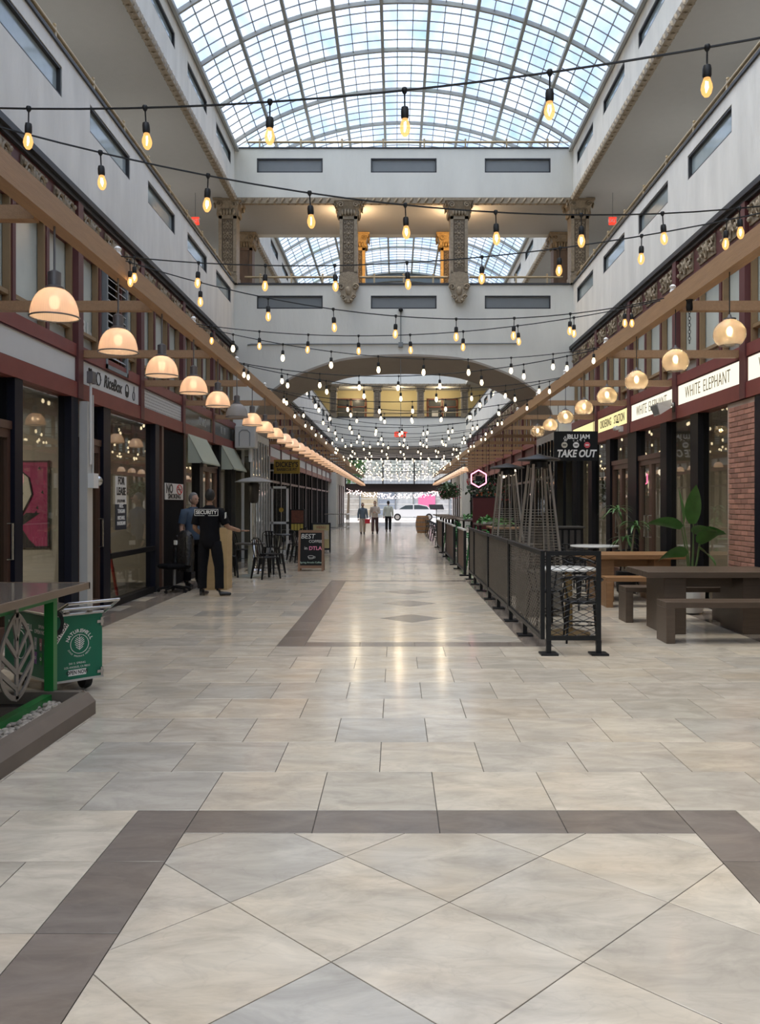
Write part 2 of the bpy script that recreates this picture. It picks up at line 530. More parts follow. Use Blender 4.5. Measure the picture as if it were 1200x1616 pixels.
# ------------------------------------------------------------------ floor of single tiles
floor = thing('floor', 'pale travertine tile floor with brown bordered diamond fields', 'floor', kind='structure')
MB().box(CX - HW - 6, CX + HW + 6, -7, YEND + 0.3, -0.20, -0.007).build('floor_slab', M['grout'], floor)
TD, TW = 0.6175, 0.61
PAT0, PATL, PATP = 4.31 - 13 * TD, 13 * TD, 21 * TD
IN_H, OUT_H, FLD_H, BND_H = 1.22, 1.527, 3.93, 4.25

def clip(poly, ax, v, keep_less):
    res = []
    for i in range(len(poly)):
        a, b = poly[i], poly[(i + 1) % len(poly)]
        ia = (a[ax] <= v) if keep_less else (a[ax] >= v)
        ib = (b[ax] <= v) if keep_less else (b[ax] >= v)
        if ia: res.append(a)
        if ia != ib:
            t = (v - a[ax]) / (b[ax] - a[ax])
            res.append((a[0] + (b[0] - a[0]) * t, a[1] + (b[1] - a[1]) * t))
    return res
def clip_rect(poly, x0, x1, y0, y1):
    for ax, v, l in ((0, x0, False), (0, x1, True), (1, y0, False), (1, y1, True)):
        if len(poly) < 3: return []
        poly = clip(poly, ax, v, l)
    return poly if len(poly) >= 3 else []
def parea(p):
    return abs(sum(p[i][0] * p[(i + 1) % len(p)][1] - p[(i + 1) % len(p)][0] * p[i][1] for i in range(len(p)))) / 2

tiles = []                          # (polygon, dark)
Y_TOP = YEND
row0 = -6
y = 4.31 + row0 * TD
r = row0
def patt_at(yc):
    k = math.floor((yc - PAT0) / PATP)
    return (0 <= yc - PAT0 - k * PATP < PATL) and yc < 62
while y < Y_TOP:
    y1 = min(y + TD, Y_TOP)
    inside = patt_at((y + y1) / 2)
    sh = 0.0 if r % 2 == 0 else 0.5
    k = -8
    while k < 8:
        x0 = CX + (k + sh) * TW; x1 = x0 + TW
        segs = [(-FLD_H, -OUT_H), (OUT_H, FLD_H)] if inside else [(-FLD_H, FLD_H)]
        for s0, s1 in segs:
            p = clip_rect([(x0, y), (x1, y), (x1, y1), (x0, y1)], CX + s0, CX + s1, y, y1)
            if p and parea(p) > 0.004: tiles.append((p, False))
        k += 1
    for s in (-1, 1):
        a, b = sorted((CX + s * FLD_H, CX + s * BND_H)); tiles.append(([(a, y), (b, y), (b, y1), (a, y1)], True))
        a, b = sorted((CX + s * BND_H, CX + s * (HW - 0.02))); tiles.append(([(a, y), (b, y), (b, y1), (a, y1)], r % 2 == 0))
        if inside:
            a, b = sorted((CX + s * IN_H, CX + s * OUT_H)); tiles.append(([(a, y), (b, y), (b, y1), (a, y1)], True))
    y = y1; r += 1
HD = TW / math.sqrt(2)              # half diagonal of the diamonds
for k in range(5):
    p0 = PAT0 + k * PATP; p1 = p0 + PATL
    if p1 > 62: break
    bw = 0.30
    for e0, e1 in ((p0, p0 + bw), (p1 - bw, p1)):
        for j in range(-2, 2):
            tiles.append(([(CX + j * TW, e0), (CX + (j + 1) * TW, e0), (CX + (j + 1) * TW, e1), (CX + j * TW, e1)], True))
    yc = (p0 + p1) / 2
    for i in range(-14, 15):
        for j in range(-4, 5):
            if (i + j) % 2: continue
            cx_, cy_ = CX + j * HD, yc + i * HD
            p = clip_rect([(cx_ - HD, cy_), (cx_, cy_ - HD), (cx_ + HD, cy_), (cx_, cy_ + HD)], CX - IN_H, CX + IN_H, p0 + bw, p1 - bw)
            if p and parea(p) > 0.003:
                tiles.append((p, j == 0 and i in (-4, 0, 4)))

def seen_area(p):
    cx_ = sum(q[0] for q in p) / len(p); cy_ = sum(q[1] for q in p) / len(p)
    if cy_ < 2.2: return 0
    px = 625 + cx_ * 1330 / cy_
    if px < -60 or px > 1260: return 0
    return parea(p) * 1330 ** 2 * CAM_H / cy_ ** 3
tiles = [t for t in tiles if max(q[1] for q in t[0]) > 0.6]
tiles.sort(key=lambda t: -seen_area(t[0]))
def tile_geo(p, g=0.0022, c=0.0015):
    n = len(p)
    sg = sum(p[i][0] * p[(i + 1) % n][1] - p[(i + 1) % n][0] * p[i][1] for i in range(n))
    if sg < 0: p = p[::-1]
    def inset(d):
        out = []
        for i in range(n):
            a, b, cc = Vector(p[i - 1]), Vector(p[i]), Vector(p[(i + 1) % n])
            e1 = (b - a); e2 = (cc - b)
            if e1.length < 1e-5 or e2.length < 1e-5: out.append(tuple(b)); continue
            e1.normalize(); e2.normalize()
            n1 = Vector((-e1.y, e1.x)); n2 = Vector((-e2.y, e2.x))
            m_ = n1 + n2
            k_ = max(0.35, m_.dot(n1))
            out.append(tuple(b + m_ * (d / k_)))
        return out
    r0, r1 = inset(g), inset(g + c)
    vs = [(q[0], q[1], -0.009) for q in r0] + [(q[0], q[1], -c * 0.7) for q in r0] + [(q[0], q[1], 0.0) for q in r1]
    fs = [tuple(range(2 * n, 3 * n))]
    for i in range(n):
        j = (i + 1) % n
        fs += [(i, j, n + j, n + i), (n + i, n + j, 2 * n + j, 2 * n + i)]
    return vs, fs
shared = {}
rest = {False: (MB(), []), True: (MB(), [])}
for idx, (p, dark) in enumerate(tiles):
    if idx < 300:
        ox, oy = p[0]
        key = (dark,) + tuple((round(q[0] - ox, 3), round(q[1] - oy, 3)) for q in p)
        if key not in shared:
            vs, fs = tile_geo([(q[0] - ox, q[1] - oy) for q in p])
            shared[key] = MB().add(vs, fs).mesh('tile', M['tile_dark' if dark else 'tile'])
        inst('tile', shared[key], floor, (ox, oy, random.uniform(-0.0006, 0.0)))
    else:
        mb, tint = rest[dark]
        vs, fs = tile_geo(p)
        mb.add(vs, fs); tint += [random.random()] * len(fs)
for dark in (False, True):
    mb, tint = rest[dark]
    o = mb.build('tile', M['tile_dark' if dark else 'tile'], floor)
    a = o.data.attributes.new('tint', 'FLOAT', 'FACE')
    a.data.foreach_set('value', tint)
    o['kind'] = 'stuff'

# ------------------------------------------------------------------ skylight vault
VR, VZ = 7.85, 12.40 - 7.85
VT = math.asin(4.45 / VR)
sky = thing('window_1', 'long barrel vaulted glass skylight over the arcade', 'skylight', kind='structure')
NB = 9
def vp(t, y, dr=0.0):               # t in -1..1 across the vault
    a = t * VT
    return (CX + (VR + dr) * math.sin(a), y, VZ + (VR + dr) * math.cos(a))
VY0, VY1, VS = 18.1 - 1.925 * 13, YFAR + 1.0, 1.925
panes = []
ny = int((VY1 - VY0) / (VS / 5))
for iy in range(ny):
    ya = VY0 + iy * VS / 5; yb = ya + VS / 5
    for ix in range(NB * 3):
        ta = -1 + 2 * ix / (NB * 3); tb = -1 + 2 * (ix + 1) / (NB * 3)
        c = vp((ta + tb) / 2, (ya + yb) / 2)
        px = 625 + c[0] * 1330 / max(c[1], 0.1); py = 795 - (c[2] - CAM_H) * 1330 / max(c[1], 0.1)
        vis = (c[1] > 5 and -5 < py < 232 and 0 < px < 1200)
        panes.append((0 if not vis else 1e4 / c[1] ** 2 * (1.0 + abs((ta + tb) / 2)), ix, ta, tb, ya, yb))
panes.sort(key=lambda t: -t[0])
pm = {}
mb, tint = MB(), []
for k, (s, ix, ta, tb, ya, yb) in enumerate(panes):
    if k < 300 and s > 0:
        o0 = Vector(vp(ta, ya))
        if ix not in pm:
            q = [Vector(vp(ta, ya)) - o0, Vector(vp(tb, ya)) - o0, Vector(vp(tb, yb)) - o0, Vector(vp(ta, yb)) - o0]
            pm[ix] = MB().add(q, [(3, 2, 1, 0)]).mesh('pane', M['pane_sky'])
        inst('pane', pm[ix], sky, o0)
    else:
        mb.add([vp(ta, ya), vp(tb, ya), vp(tb, yb), vp(ta, yb)], [(3, 2, 1, 0)]); tint.append(random.random())
o = mb.build('pane', M['pane_sky'], sky)
o.data.attributes.new('tint', 'FLOAT', 'FACE').data.foreach_set('value', tint)
o['kind'] = 'stuff'
M['ribpaint'] = mat('grey green rib paint', (0.36, 0.37, 0.35), 0.5, var=0.08)
for i in range(NB + 1):
    t = -1 + 2 * i / NB
    m_ = MB()
    for ya, yb in ((VY0, VY1),):
        a0, b0 = Vector(vp(t, ya, -0.05)), Vector(vp(t, yb, -0.05))
        m_.bar(a0, b0, 0.07, 0.10)
    m_.build('rib', M['ribpaint'], sky)
arc_me = {}
k = 0
y = VY0
def arc_mesh(w, dr0, dr1, n=27):
    m_ = MB()
    vs = []
    for i in range(n + 1):
        t = -1 + 2 * i / n
        for yy, dr in ((-w / 2, dr0), (w / 2, dr0), (w / 2, dr1), (-w / 2, dr1)):
            vs.append(vp(t, yy, dr))
    fs = []
    for i in range(n):
        for j in range(4):
            j2 = (j + 1) % 4
            fs.append((i * 4 + j, i * 4 + j2, i * 4 + 4 + j2, i * 4 + 4 + j))
    return m_.add(vs, fs)
me = arc_mesh(0.06, -0.085, 0.0).mesh('transverse_rib', M['ribpaint'])
while y < VY1:
    inst('transverse_rib', me, sky, (0, y, 0)); y += VS
thin = MB()
M['barpaint'] = mat('thin glazing bar paint', (0.25, 0.265, 0.26), 0.5, var=0.08)
for iy in range(ny + 1):
    ya = VY0 + iy * VS / 5
    if 13.5 < ya < 42 and iy % 5:
        g = arc_mesh(0.016, -0.022, 0.0)
        thin.add([(v[0], v[1] + ya, v[2]) for v in g.v], g.f)
for ix in range(NB * 3 + 1):
    if ix % 3:
        t = -1 + 2 * ix / (NB * 3)
        thin.bar(vp(t, 13.5, -0.018), vp(t, 42, -0.018), 0.018, 0.026)
o = thin.build('glazing_bar', M['barpaint'], sky); o['kind'] = 'stuff'
# the deep arched truss that closes the vault over the far hall
arc_mesh(0.35, -0.42, -0.02, 36).build('arched_truss', mat('blue grey truss paint', (0.16, 0.19, 0.20), 0.6), sky, (0, 39.5, 0))

# ------------------------------------------------------------------ side walls
PWIN = (6.78, 7.17)                # slot windows in the first parapet
PWIN3 = (10.38, 10.70)
ZS0, ZS1 = 3.19, 3.52              # sign band
def hall_edges():
    return [(EDGES1[i], EDGES1[i + 1]) for i in range(len(EDGES1) - 1)] + [(EDGES2[i], EDGES2[i + 1]) for i in range(len(EDGES2) - 1)]
BAYS = hall_edges()

def slot_parapet(side, wall, z0, z1, win, y_lo, y_hi, bays, mat_):
    """plaster parapet with one recessed slot window per bay, its faces built around the openings"""
    m_ = MB()
    d_in = -0.28
    wbox(m_, side, y_lo, y_hi, d_in, 0, z0, win[0])
    wbox(m_, side, y_lo, y_hi, d_in, 0, win[1], z1)
    prev = y_lo
    spans = []
    for a, b in bays:
        c = (a + b) / 2
        spans.append((c - 0.89, c + 0.89))
    for a, b in spans:
        wbox(m_, side, prev, a, d_in, 0, win[0], win[1]); prev = b
    wbox(m_, side, prev, y_hi, d_in, 0, win[0], win[1])
    m_.build('parapet', mat_, wall)
    return spans

FR_ME = None
def frieze_panel_mesh(w=0.80, h=0.34):
    """gilded scroll relief on a dark ground, lying in the y-z plane, front towards +x"""
    m_ = MB()
    m_.box(0, 0.02, -w / 2, w / 2, -h / 2, h / 2)
    for s in (-1, 1):
        pts = []
        for i in range(15):
            a = i / 14 * PI * 2.6
            rr = 0.13 * (1 - i / 18)
            pts.append((0.035, s * (0.20 + rr * math.cos(a)), rr * math.sin(a)))
        m_.tube(pts, 0.022, 5)
        m_.sphere((0.03, s * 0.20, 0), 0.035, 6, 4)
        m_.sphere((0.03, s * 0.35, 0.09), 0.045, 6, 4)
        m_.sphere((0.03, s * 0.35, -0.09), 0.045, 6, 4)
        m_.tube([(0.03, s * 0.02, -0.14), (0.04, s * 0.05, -0.04), (0.04, s * 0.06, 0.06), (0.03, s * 0.02, 0.14)], 0.02, 5)
    m_.sphere((0.03, 0, 0.02), 0.05, 8, 4, sz=1.8)
    return m_

walls = {}
panel_me = frieze_panel_mesh().mesh('frieze_panel', M['ornament'], 40)
strip_cache = {}
wn_ = [1]
def next_window():
    wn_[0] += 1
    return 'window_%d' % wn_[0]

def cache_box(key, name, m, sx, sy, sz):
    kk = (key, round(sx, 4), round(sy, 4), round(sz, 4))
    if kk not in strip_cache:
        strip_cache[kk] = MB().box(-sx / 2, sx / 2, -sy / 2, sy / 2, -sz / 2, sz / 2).mesh(name, m)
    return strip_cache[kk]
def wpiece(name, key, m, parent, side, y0, y1, d0, d1, z0, z1):
    """a box piece on a wall whose mesh is shared with alike pieces"""
    me = cache_box(key, name, m, abs(d1 - d0), abs(y1 - y0), abs(z1 - z0))
    return inst(name, me, parent, (wX(side, (d0 + d1) / 2), (y0 + y1) / 2, (z0 + z1) / 2))

SIDE_NAME = {-1: ('left', 'juice cart'), 1: ('right', 'picnic table')}
for side in (-1, 1):
    nm, by = SIDE_NAME[side]
    W = thing('wall_' + nm, 'grey plaster gallery wall with slot windows above the shops on the %s side' % by, 'wall', kind='structure')
    walls[side] = W
    z_cap = 7.38
    for (ya, yb, bays) in ((-7, YC0 + 0.05, [b for b in BAYS if b[1] <= YC0 + 0.1]), (YC1 - 0.05, YFAR, [b for b in BAYS if b[0] >= YC1 - 0.1])):
        sp = slot_parapet(side, W, 5.74, z_cap, PWIN, ya, yb, bays, M['stucco_side'])
        sp3 = slot_parapet(side, W, 9.62, 11.0, PWIN3, ya, yb, bays, M['stucco_side'])
        wbox(MB(), side, ya, yb, -0.3, 0.03, z_cap, z_cap + 0.045).build('parapet_cap', M['darkline'], W)
        wbox(MB(), side, ya, yb, -0.3, 0.02, 11.0, 11.04).build('parapet_cap', M['darkline'], W)
        wbox(MB(), side, ya, yb, -0.4, -0.12, 11.04, 11.2).build('skylight_curb', M['stucco'], W)
        for z0, z1, ss in ((PWIN[0], PWIN[1], sp), (PWIN3[0], PWIN3[1], sp3)):
            for a, b in ss:
                if b < 7: continue
                wpiece('slot_pane', 'sp', M['pane_parapet'], W, side, a + 0.03, b - 0.03, -0.075, -0.06, z0 + 0.03, z1 - 0.03)
                g = MB()
                for q in ((a, a + 0.035, z0, z1), (b - 0.035, b, z0, z1), (a, b, z0, z0 + 0.03), (a, b, z1 - 0.035, z1)):
                    g.box(-0.01, -0.09, q[0] - a, q[1] - a, q[2], q[3])
                key = ('sf', z0)
                if key not in strip_cache: strip_cache[key] = g.mesh('slot_frame', M['darkline'])
                inst('slot_frame', strip_cache[key], W, (wX(side, -0.0) if side < 0 else wX(side, -0.10), a, 0))
        # dark cornice in two steps
        c = MB()
        wbox(c, side, ya, yb, -0.2, 0.10, 5.66, 5.74); wbox(c, side, ya, yb, -0.2, 0.05, 5.60, 5.66)
        c.build('cornice', M['darkline'], W)
        wbox(MB(), side, ya, yb, -0.25, 0.0, 5.02, 5.60).build('frieze_board', M['maroon'], W)
        wbox(MB(), side, ya, yb, -0.2, 0.035, 3.52, 3.70).build('upper_beam', M['maroon_br'], W)
        wbox(MB(), side, ya, yb, -0.2, 0.045, 2.98, 3.19).build('lower_beam', M['maroon_br'], W)
        wbox(MB(), side, ya, yb, -0.2, -0.05, ZS0, ZS1).build('sign_backing', M['maroon'], W)
        wbox(MB(), side, ya, yb, -0.281, -0.03, 9.60, 9.619).build('soffit_strip', M['ceiling'], W)
    MB().box(wX(side, -0.2), wX(side, -3.2), -7, YFAR + 3, 5.75, 5.95).build('gallery_floor', M['ceiling'], W)
    MB().box(wX(side, -3.2), wX(side, -3.4), -7, YFAR + 3, 2.9, 11.0).build('gallery_back', M['ceiling'], W)
    props(MB().box(wX(side, -0.281), wX(side, -3.3), -7, YFAR + 3, 9.62, 9.75).build('ceiling', M['ceiling']), 'taupe plaster ceiling of the side gallery above the %s side' % by, 'ceiling', kind='structure')
    for (a, b) in BAYS:
        if b < 5: continue
        far = a > YC1
        ym = (a + b) / 2
        # pilasters between the bays
        wpiece('pilaster', 'pil%d' % far, M['maroon'], W, side, a - 0.09, a + 0.09, -0.1, 0.06, 2.98, 5.6)
        w3 = (b - a) / 3
        for j in range(3):
            yc = a + (j + 0.5) * w3
            if a < 40:
                inst('frieze_panel', panel_me, W, (wX(side, 0.0), yc, 5.40), (0, 0, 0 if side < 0 else PI), (1, 0.80, 0.90))
        # clerestory window of the bay
        wnd = thing(next_window(), 'clerestory window of three frosted lights, %s bay of the %s side' % (ordinal(BAYS.index((a, b)) - 2), by), 'window', kind='structure')
        for j in range(3):
            y0, y1 = a + j * w3, a + (j + 1) * w3
            wpiece('pane', 'cl%d' % far, M['pane_clere'], wnd, side, y0 + 0.05, y1 - 0.05, -0.13, -0.11, 3.70, 5.02)
            if j: wpiece('mullion', 'mu%d' % far, M['maroon'], wnd, side, y0 - 0.04, y0 + 0.04, -0.12, 0.0, 3.70, 5.02)
            for yy in (y0 + (0.09 if j == 0 else 0.04), y1 - (0.13 if j == 2 else 0.08)):
                wpiece('glazing_strip', 'gs%d' % far, M['goldstrip'], wnd, side, yy, yy + 0.04, -0.10, -0.02, 3.70, 5.02)
        if not far:
            wpiece('transom_rail', 'tr', M['goldstrip'], wnd, side, a + 0.09, b - 0.09, -0.11, -0.03, 3.90, 3.95)
    # shop interiors
    R = thing('wall_shop_' + nm, 'beige walls inside the shops on the %s side' % by, 'wall', kind='structure')
    for ya, yb in ((0.0, YC0), (YC1, YFAR)):
        MB().box(wX(side, -4.6), wX(side, -4.8), ya, yb, 0, 2.98).build('back_wall', M['shopwall'], R)
        MB().box(wX(side, -0.2), wX(side, -4.8), ya, yb, 2.98, 3.1).build('shop_ceiling', M['shopceil'], R)
        yy = ya
        for k in range(int((yb - ya) / (2 * BAY)) + 2):
            e = yb - k * 2 * BAY
            if e < ya - 0.1: break
            MB().box(wX(side, -0.15), wX(side, -4.6), e - 0.06, e + 0.06, 0, 2.98).build('partition', M['shopwall'], R)
    for yl in (6, 10, 14, 18, 21.5, 28, 33, 38, 44, 50):  # unseen fill lamps, added to brighten the side gallery ceilings
        light('gallery_fill', 'POINT', (wX(side, -1.7), yl, 7.7), 11, (1.0, 0.97, 0.92), 0.25)
    for yl in (9.5, 12.8, 18.2, 30, 37, 44, 51):
        light('shop_light', 'AREA', (wX(side, -2.4), yl, 2.93), 45 if yl < 16 else 60, (1.0, 0.90, 0.76), 1.6, (0, 0, 0), 0.8)

# rope mouldings under the upper parapets (real twisted relief)
def rope(p0, p1, step=0.20, r=0.105):
    m_ = MB()
    p0 = Vector(p0); p1 = Vector(p1)
    d = (p1 - p0); L_ = d.length; d.normalize()
    m_.bar(p0, p1, r * 1.3, r * 1.5)
    n = int(L_ / step)
    up = Vector((0, 0, 1)); s = d.cross(up)
    for i in range(n):
        c = p0 + d * ((i + 0.5) * step)
        g = MB().sphere((0, 0, 0), 1.0, 6, 4)
        ax = (d * 0.6 + up * 0.8).normalized()
        bx = s
        cx2 = ax.cross(bx)
        M3 = Matrix((ax * r * 1.25, bx * r * 1.05, cx2 * r * 0.55)).transposed().to_4x4()
        M3.translation = c
        g.xf(M3)
        m_.add(g.v, g.f)
    return m_
tn = [0]
def trim(mb, m, label, smooth=None):
    tn[0] += 1
    o = mb.build('trim_%d' % tn[0], m, None, smooth=smooth)
    return props(o, label, 'moulding', kind='structure')
trim(rope((wX(-1, 0.02), 8, 9.60), (wX(-1, 0.02), YC0, 9.60)), M['ornament'], 'gilded rope moulding under the upper parapet above the juice cart side', 50)
trim(rope((wX(1, 0.02), 8, 9.60), (wX(1, 0.02), YC0, 9.60)), M['ornament'], 'gilded rope moulding under the upper parapet above the picnic table side', 50)
trim(rope((wX(-1, 0.0), YC0 - 0.02, 9.60), (wX(1, 0.0), YC0 - 0.02, 9.60)), M['ornament'], 'gilded rope moulding across the head of the cross gallery', 50)
trim(rope((wX(-1, 0.02), YC1, 9.60), (wX(-1, 0.02), 40, 9.60), 0.25, 0.1), M['ornament'], 'rope moulding beyond the cross gallery on the guard side', 50)
trim(rope((wX(1, 0.02), YC1, 9.60), (wX(1, 0.02), 40, 9.60), 0.25, 0.1), M['ornament'], 'rope moulding beyond the cross gallery on the picnic side', 50)
trim(rope((wX(-1, 0.0), YFAR - 0.02, 9.60), (wX(1, 0.0), YFAR - 0.02, 9.60), 0.3, 0.1), M['ornament'], 'rope moulding across the head of the far gallery', 50)

# ------------------------------------------------------------------ the cross gallery with its arch
CW = thing('wall_middle', 'grey cross wall with a wide flat arch under a gallery', 'wall', kind='structure')
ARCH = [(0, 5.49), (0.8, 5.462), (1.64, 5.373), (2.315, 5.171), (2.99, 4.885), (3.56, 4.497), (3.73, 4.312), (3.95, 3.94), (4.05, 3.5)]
def arch_z(dx):
    dx = abs(dx)
    for (a, za), (b, zb) in zip(ARCH, ARCH[1:]):
        if a <= dx <= b:
            # hermite smoothing between the surveyed points
            t = (dx - a) / (b - a)
            i = [q[0] for q in ARCH].index(a)
            def slope(j):
                if j == 0: return 0.0
                if j >= len(ARCH) - 1: return (ARCH[-1][1] - ARCH[-2][1]) / (ARCH[-1][0] - ARCH[-2][0])
                return (ARCH[j + 1][1] - ARCH[j - 1][1]) / (ARCH[j + 1][0] - ARCH[j - 1][0])
            h = b - a
            m0, m1 = slope(i) * h, slope(i + 1) * h
            return (2 * t ** 3 - 3 * t ** 2 + 1) * za + (t ** 3 - 2 * t ** 2 + t) * m0 + (-2 * t ** 3 + 3 * t ** 2) * zb + (t ** 3 - t ** 2) * m1
    return 3.5
AW = 4.05
xs = [-AW + 2 * AW * i / 64 for i in range(65)]
def panel_face(m_, yy, front, holes, z_top):
    pass
fr, so = MB(), MB()
PANX = [(-3.03 - 0.875, -3.03 + 0.875), (-0.875, 0.875), (3.03 - 0.875, 3.03 + 0.875)]
PZ = (6.75, 7.10)
for yy, nrm in ((YC0, -1), (YC1, 1)):
    for i in range(64):
        a, b = xs[i], xs[i + 1]
        za, zb = arch_z(a), arch_z(b)
        q = [(CX + a, yy, za), (CX + b, yy, zb), (CX + b, yy, PZ[0]), (CX + a, yy, PZ[0])]
        fr.add(q, [(0, 1, 2, 3) if nrm < 0 else (3, 2, 1, 0)])
for i in range(64):
    a, b = xs[i], xs[i + 1]
    so.add([(CX + a, YC0, arch_z(a)), (CX + b, YC0, arch_z(b)), (CX + b, YC1, arch_z(b)), (CX + a, YC1, arch_z(a))], [(3, 2, 1, 0)])
for s in (-1, 1):
    xa, xb = sorted((CX + s * AW, CX + s * (HW + 0.3)))
    fr.box(xa, xb, YC0, YC0 + 0.28, 3.0, PZ[0]); fr.box(xa, xb, YC1 - 0.28, YC1, 3.0, PZ[0])
    fr.box(xa, xb, YC0 + 0.28, YC1 - 0.28, 3.3, PZ[0])
fr.build('wall_face', M['stucco'], CW)
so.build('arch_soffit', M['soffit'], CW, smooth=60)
edge = MB()
vs = []
for x_ in xs:
    z_ = arch_z(x_)
    vs += [(CX + x_, YC0 - 0.03, z_ - 0.01), (CX + x_, YC0 - 0.03, z_ + 0.05), (CX + x_, YC0 + 0.02, z_ + 0.05), (CX + x_, YC0 + 0.02, z_ - 0.01)]
fs = []
for i in range(64):
    for j in range(4):
        fs.append((i * 4 + j, i * 4 + (j + 1) % 4, i * 4 + 4 + (j + 1) % 4, i * 4 + 4 + j))
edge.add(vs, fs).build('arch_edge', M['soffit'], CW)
def pierced(m_, y0, y1, z0, z1, pz, panx, xw):
    m_.box(CX - xw, CX + xw, y0, y1, z0, pz[0]) if pz[0] - z0 > 0.01 else None
    m_.box(CX - xw, CX + xw, y0, y1, pz[1], z1)
    prev = -xw
    for a, b in panx:
        m_.box(CX + prev, CX + a, y0, y1, pz[0], pz[1]); prev = b
    m_.box(CX + prev, CX + xw, y0, y1, pz[0], pz[1])
    return m_
pierced(MB(), YC0, YC0 + 0.3, PZ[0], 7.38, PZ, PANX, HW + 0.3).build('parapet', M['stucco'], CW)
pierced(MB(), YC0, YC0 + 0.3, 9.62, 11.0, (10.37, 10.75), PANX, HW + 0.0).build('parapet', M['stucco'], CW)
MB().box(CX - HW - 0.3, CX + HW + 0.3, YC1 - 0.3, YC1, PZ[0], 7.38).build('parapet', M['stucco'], CW)
MB().box(CX - HW, CX + HW, YC1 - 0.3, YC1, 9.62, 11.0).build('parapet', M['stucco'], CW)
for z0, z1 in ((PZ[0], PZ[1]), (10.37, 10.75)):
    for a, b in PANX:
        MB().box(CX + a, CX + b, YC0 + 0.05, YC0 + 0.09, z0, z1).build('recessed_panel', M['panel_grey'], CW)
        g = MB()
        t = 0.03
        for q in ((a, b, z0, z0 + t), (a, b, z1 - t, z1), (a, a + t, z0, z1), (b - t, b, z0, z1)):
            g.box(CX + q[0], CX + q[1], YC0 + 0.0, YC0 + 0.06, q[2], q[3])
        g.build('panel_frame', M['darkline'], CW)
MB().box(CX - HW - 0.2, CX + HW + 0.2, YC0 - 0.03, YC0 + 0.32, 7.38, 7.43).build('parapet_cap', M['darkline'], CW)
MB().box(CX - HW, CX + HW, YC0 - 0.02, YC0 + 0.3, 11.0, 11.04).build('parapet_cap', M['darkline'], CW)
MB().box(CX - HW - 0.3, CX + HW + 0.3, YC0 + 0.2, YC1 - 0.2, 5.75, 5.95).build('gallery_floor', M['ceiling'], CW)
MB().box(CX - HW, CX + HW, YC0 + 0.301, YC1 - 0.301, 9.62, 9.75).build('ceiling', M['ceiling'], CW)
for s in (-1, 1):
    xa, xb = sorted((CX + s * HW, CX + s * (HW + 0.281)))
    MB().box(xa, xb, YC0 + 0.051, YC1 - 0.051, 9.62, 9.75).build('ceiling', M['ceiling'], CW)
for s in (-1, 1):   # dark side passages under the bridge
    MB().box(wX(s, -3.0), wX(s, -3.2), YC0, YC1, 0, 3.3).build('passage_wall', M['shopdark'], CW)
for s in (-1, 1):   # glazed returns below the arch springings
    gz = thing('window_%d' % (95 + s), 'glazed return under the arch on the %s side' % SIDE_NAME[s][1], 'window', kind='structure')
    fm = M['blackframe'] if s > 0 else M['greyframe']
    x_in, x_out = CX + s * AW, CX + s * (HW + 0.02)
    for k in range(3):
        xx = x_in + (x_out - x_in) * k / 2
        for yy in (YC0 + 0.02, YC1 - 0.1):
            MB().box(xx - 0.035, xx + 0.035, yy, yy + 0.07, 0, 3.0).build('post', fm, gz)
    for k in range(1, 6):
        yy = YC0 + 0.1 + (YC1 - YC0 - 0.2) * k / 6
        MB().box(x_in - 0.03, x_in + 0.03, yy - 0.035, yy + 0.035, 0, 3.3).build('post', fm, gz)
    MB().box(x_in, x_out, YC0 + 0.05, YC0 + 0.056, 0.05, 3.0).build('pane', M['pane_shop'], gz)
    MB().box(x_in - 0.003, x_in + 0.003, YC0 + 0.1, YC1 - 0.1, 0.05, 3.3).build('pane', M['pane_shop'], gz)
    MB().box(x_in - 0.03, x_in + 0.03, YC0 + 0.09, YC1 - 0.1, 2.25, 2.33).build('transom_bar', fm, gz)
# conduit and camera on the cross wall
cd = thing('security_camera', 'small dark dome camera on a conduit above the arch crown', 'camera', (CX - 0.08, YC0 - 0.02, 6.55))
MB().sphere((0, -0.07, 0.15), 0.06, 10, 6).build('dome', M['black'], cd, smooth=60)
MB().box(-0.05, 0.05, -0.09, 0.015, 0.18, 0.22).build('mount', M['greymetal'], cd)
MB().tube([(0, -0.01, 0.18), (0, -0.01, -0.74)], 0.016, 6).build('conduit', M['panel_grey'], cd)
MB().box(-0.06, 0.06, -0.05, 0.015, -0.82, -0.70).build('junction_box', M['panel_grey'], cd)
pipe = MB().tube([(-4.15, 0, -0.02), (-4.05, 0, 0), (3.0, 0, 0.02)], 0.018, 6)
o = pipe.build('wall_conduit', M['panel_grey'], None, (CX + 0.0, YC0 - 0.03, 5.80))
props(o, 'thin grey conduit pipe running across the wall above the arch', 'pipe')

# ------------------------------------------------------------------ gallery railings
def railing(name, label, p0, p1, z, n, h=0.2):
    t = thing(name, label, 'railing', (0, 0, 0))
    p0 = Vector(p0); p1 = Vector(p1)
    MB().tube([p0 + Vector((0, 0, z + h)), p1 + Vector((0, 0, z + h))], 0.030, 8).build('handrail', M['rail'], t, smooth=60)
    pm_ = MB().box(-0.022, 0.022, -0.022, 0.022, 0, h + 0.05).sphere((0, 0, h + 0.07), 0.03, 6, 4).mesh('post', M['rail'])
    for i in range(n):
        p = p0 + (p1 - p0) * ((i + 0.5) / n)
        inst('post', pm_, t, (p.x, p.y, z))
    return t
railing('gallery_railing', 'gold pipe rail on the guard side parapet', (wX(-1, -0.08), 6, 0), (wX(-1, -0.08), YC0, 0), 7.42, 12)
railing('gallery_railing', 'gold pipe rail on the picnic side parapet', (wX(1, -0.08), 6, 0), (wX(1, -0.08), YC0, 0), 7.42, 12)
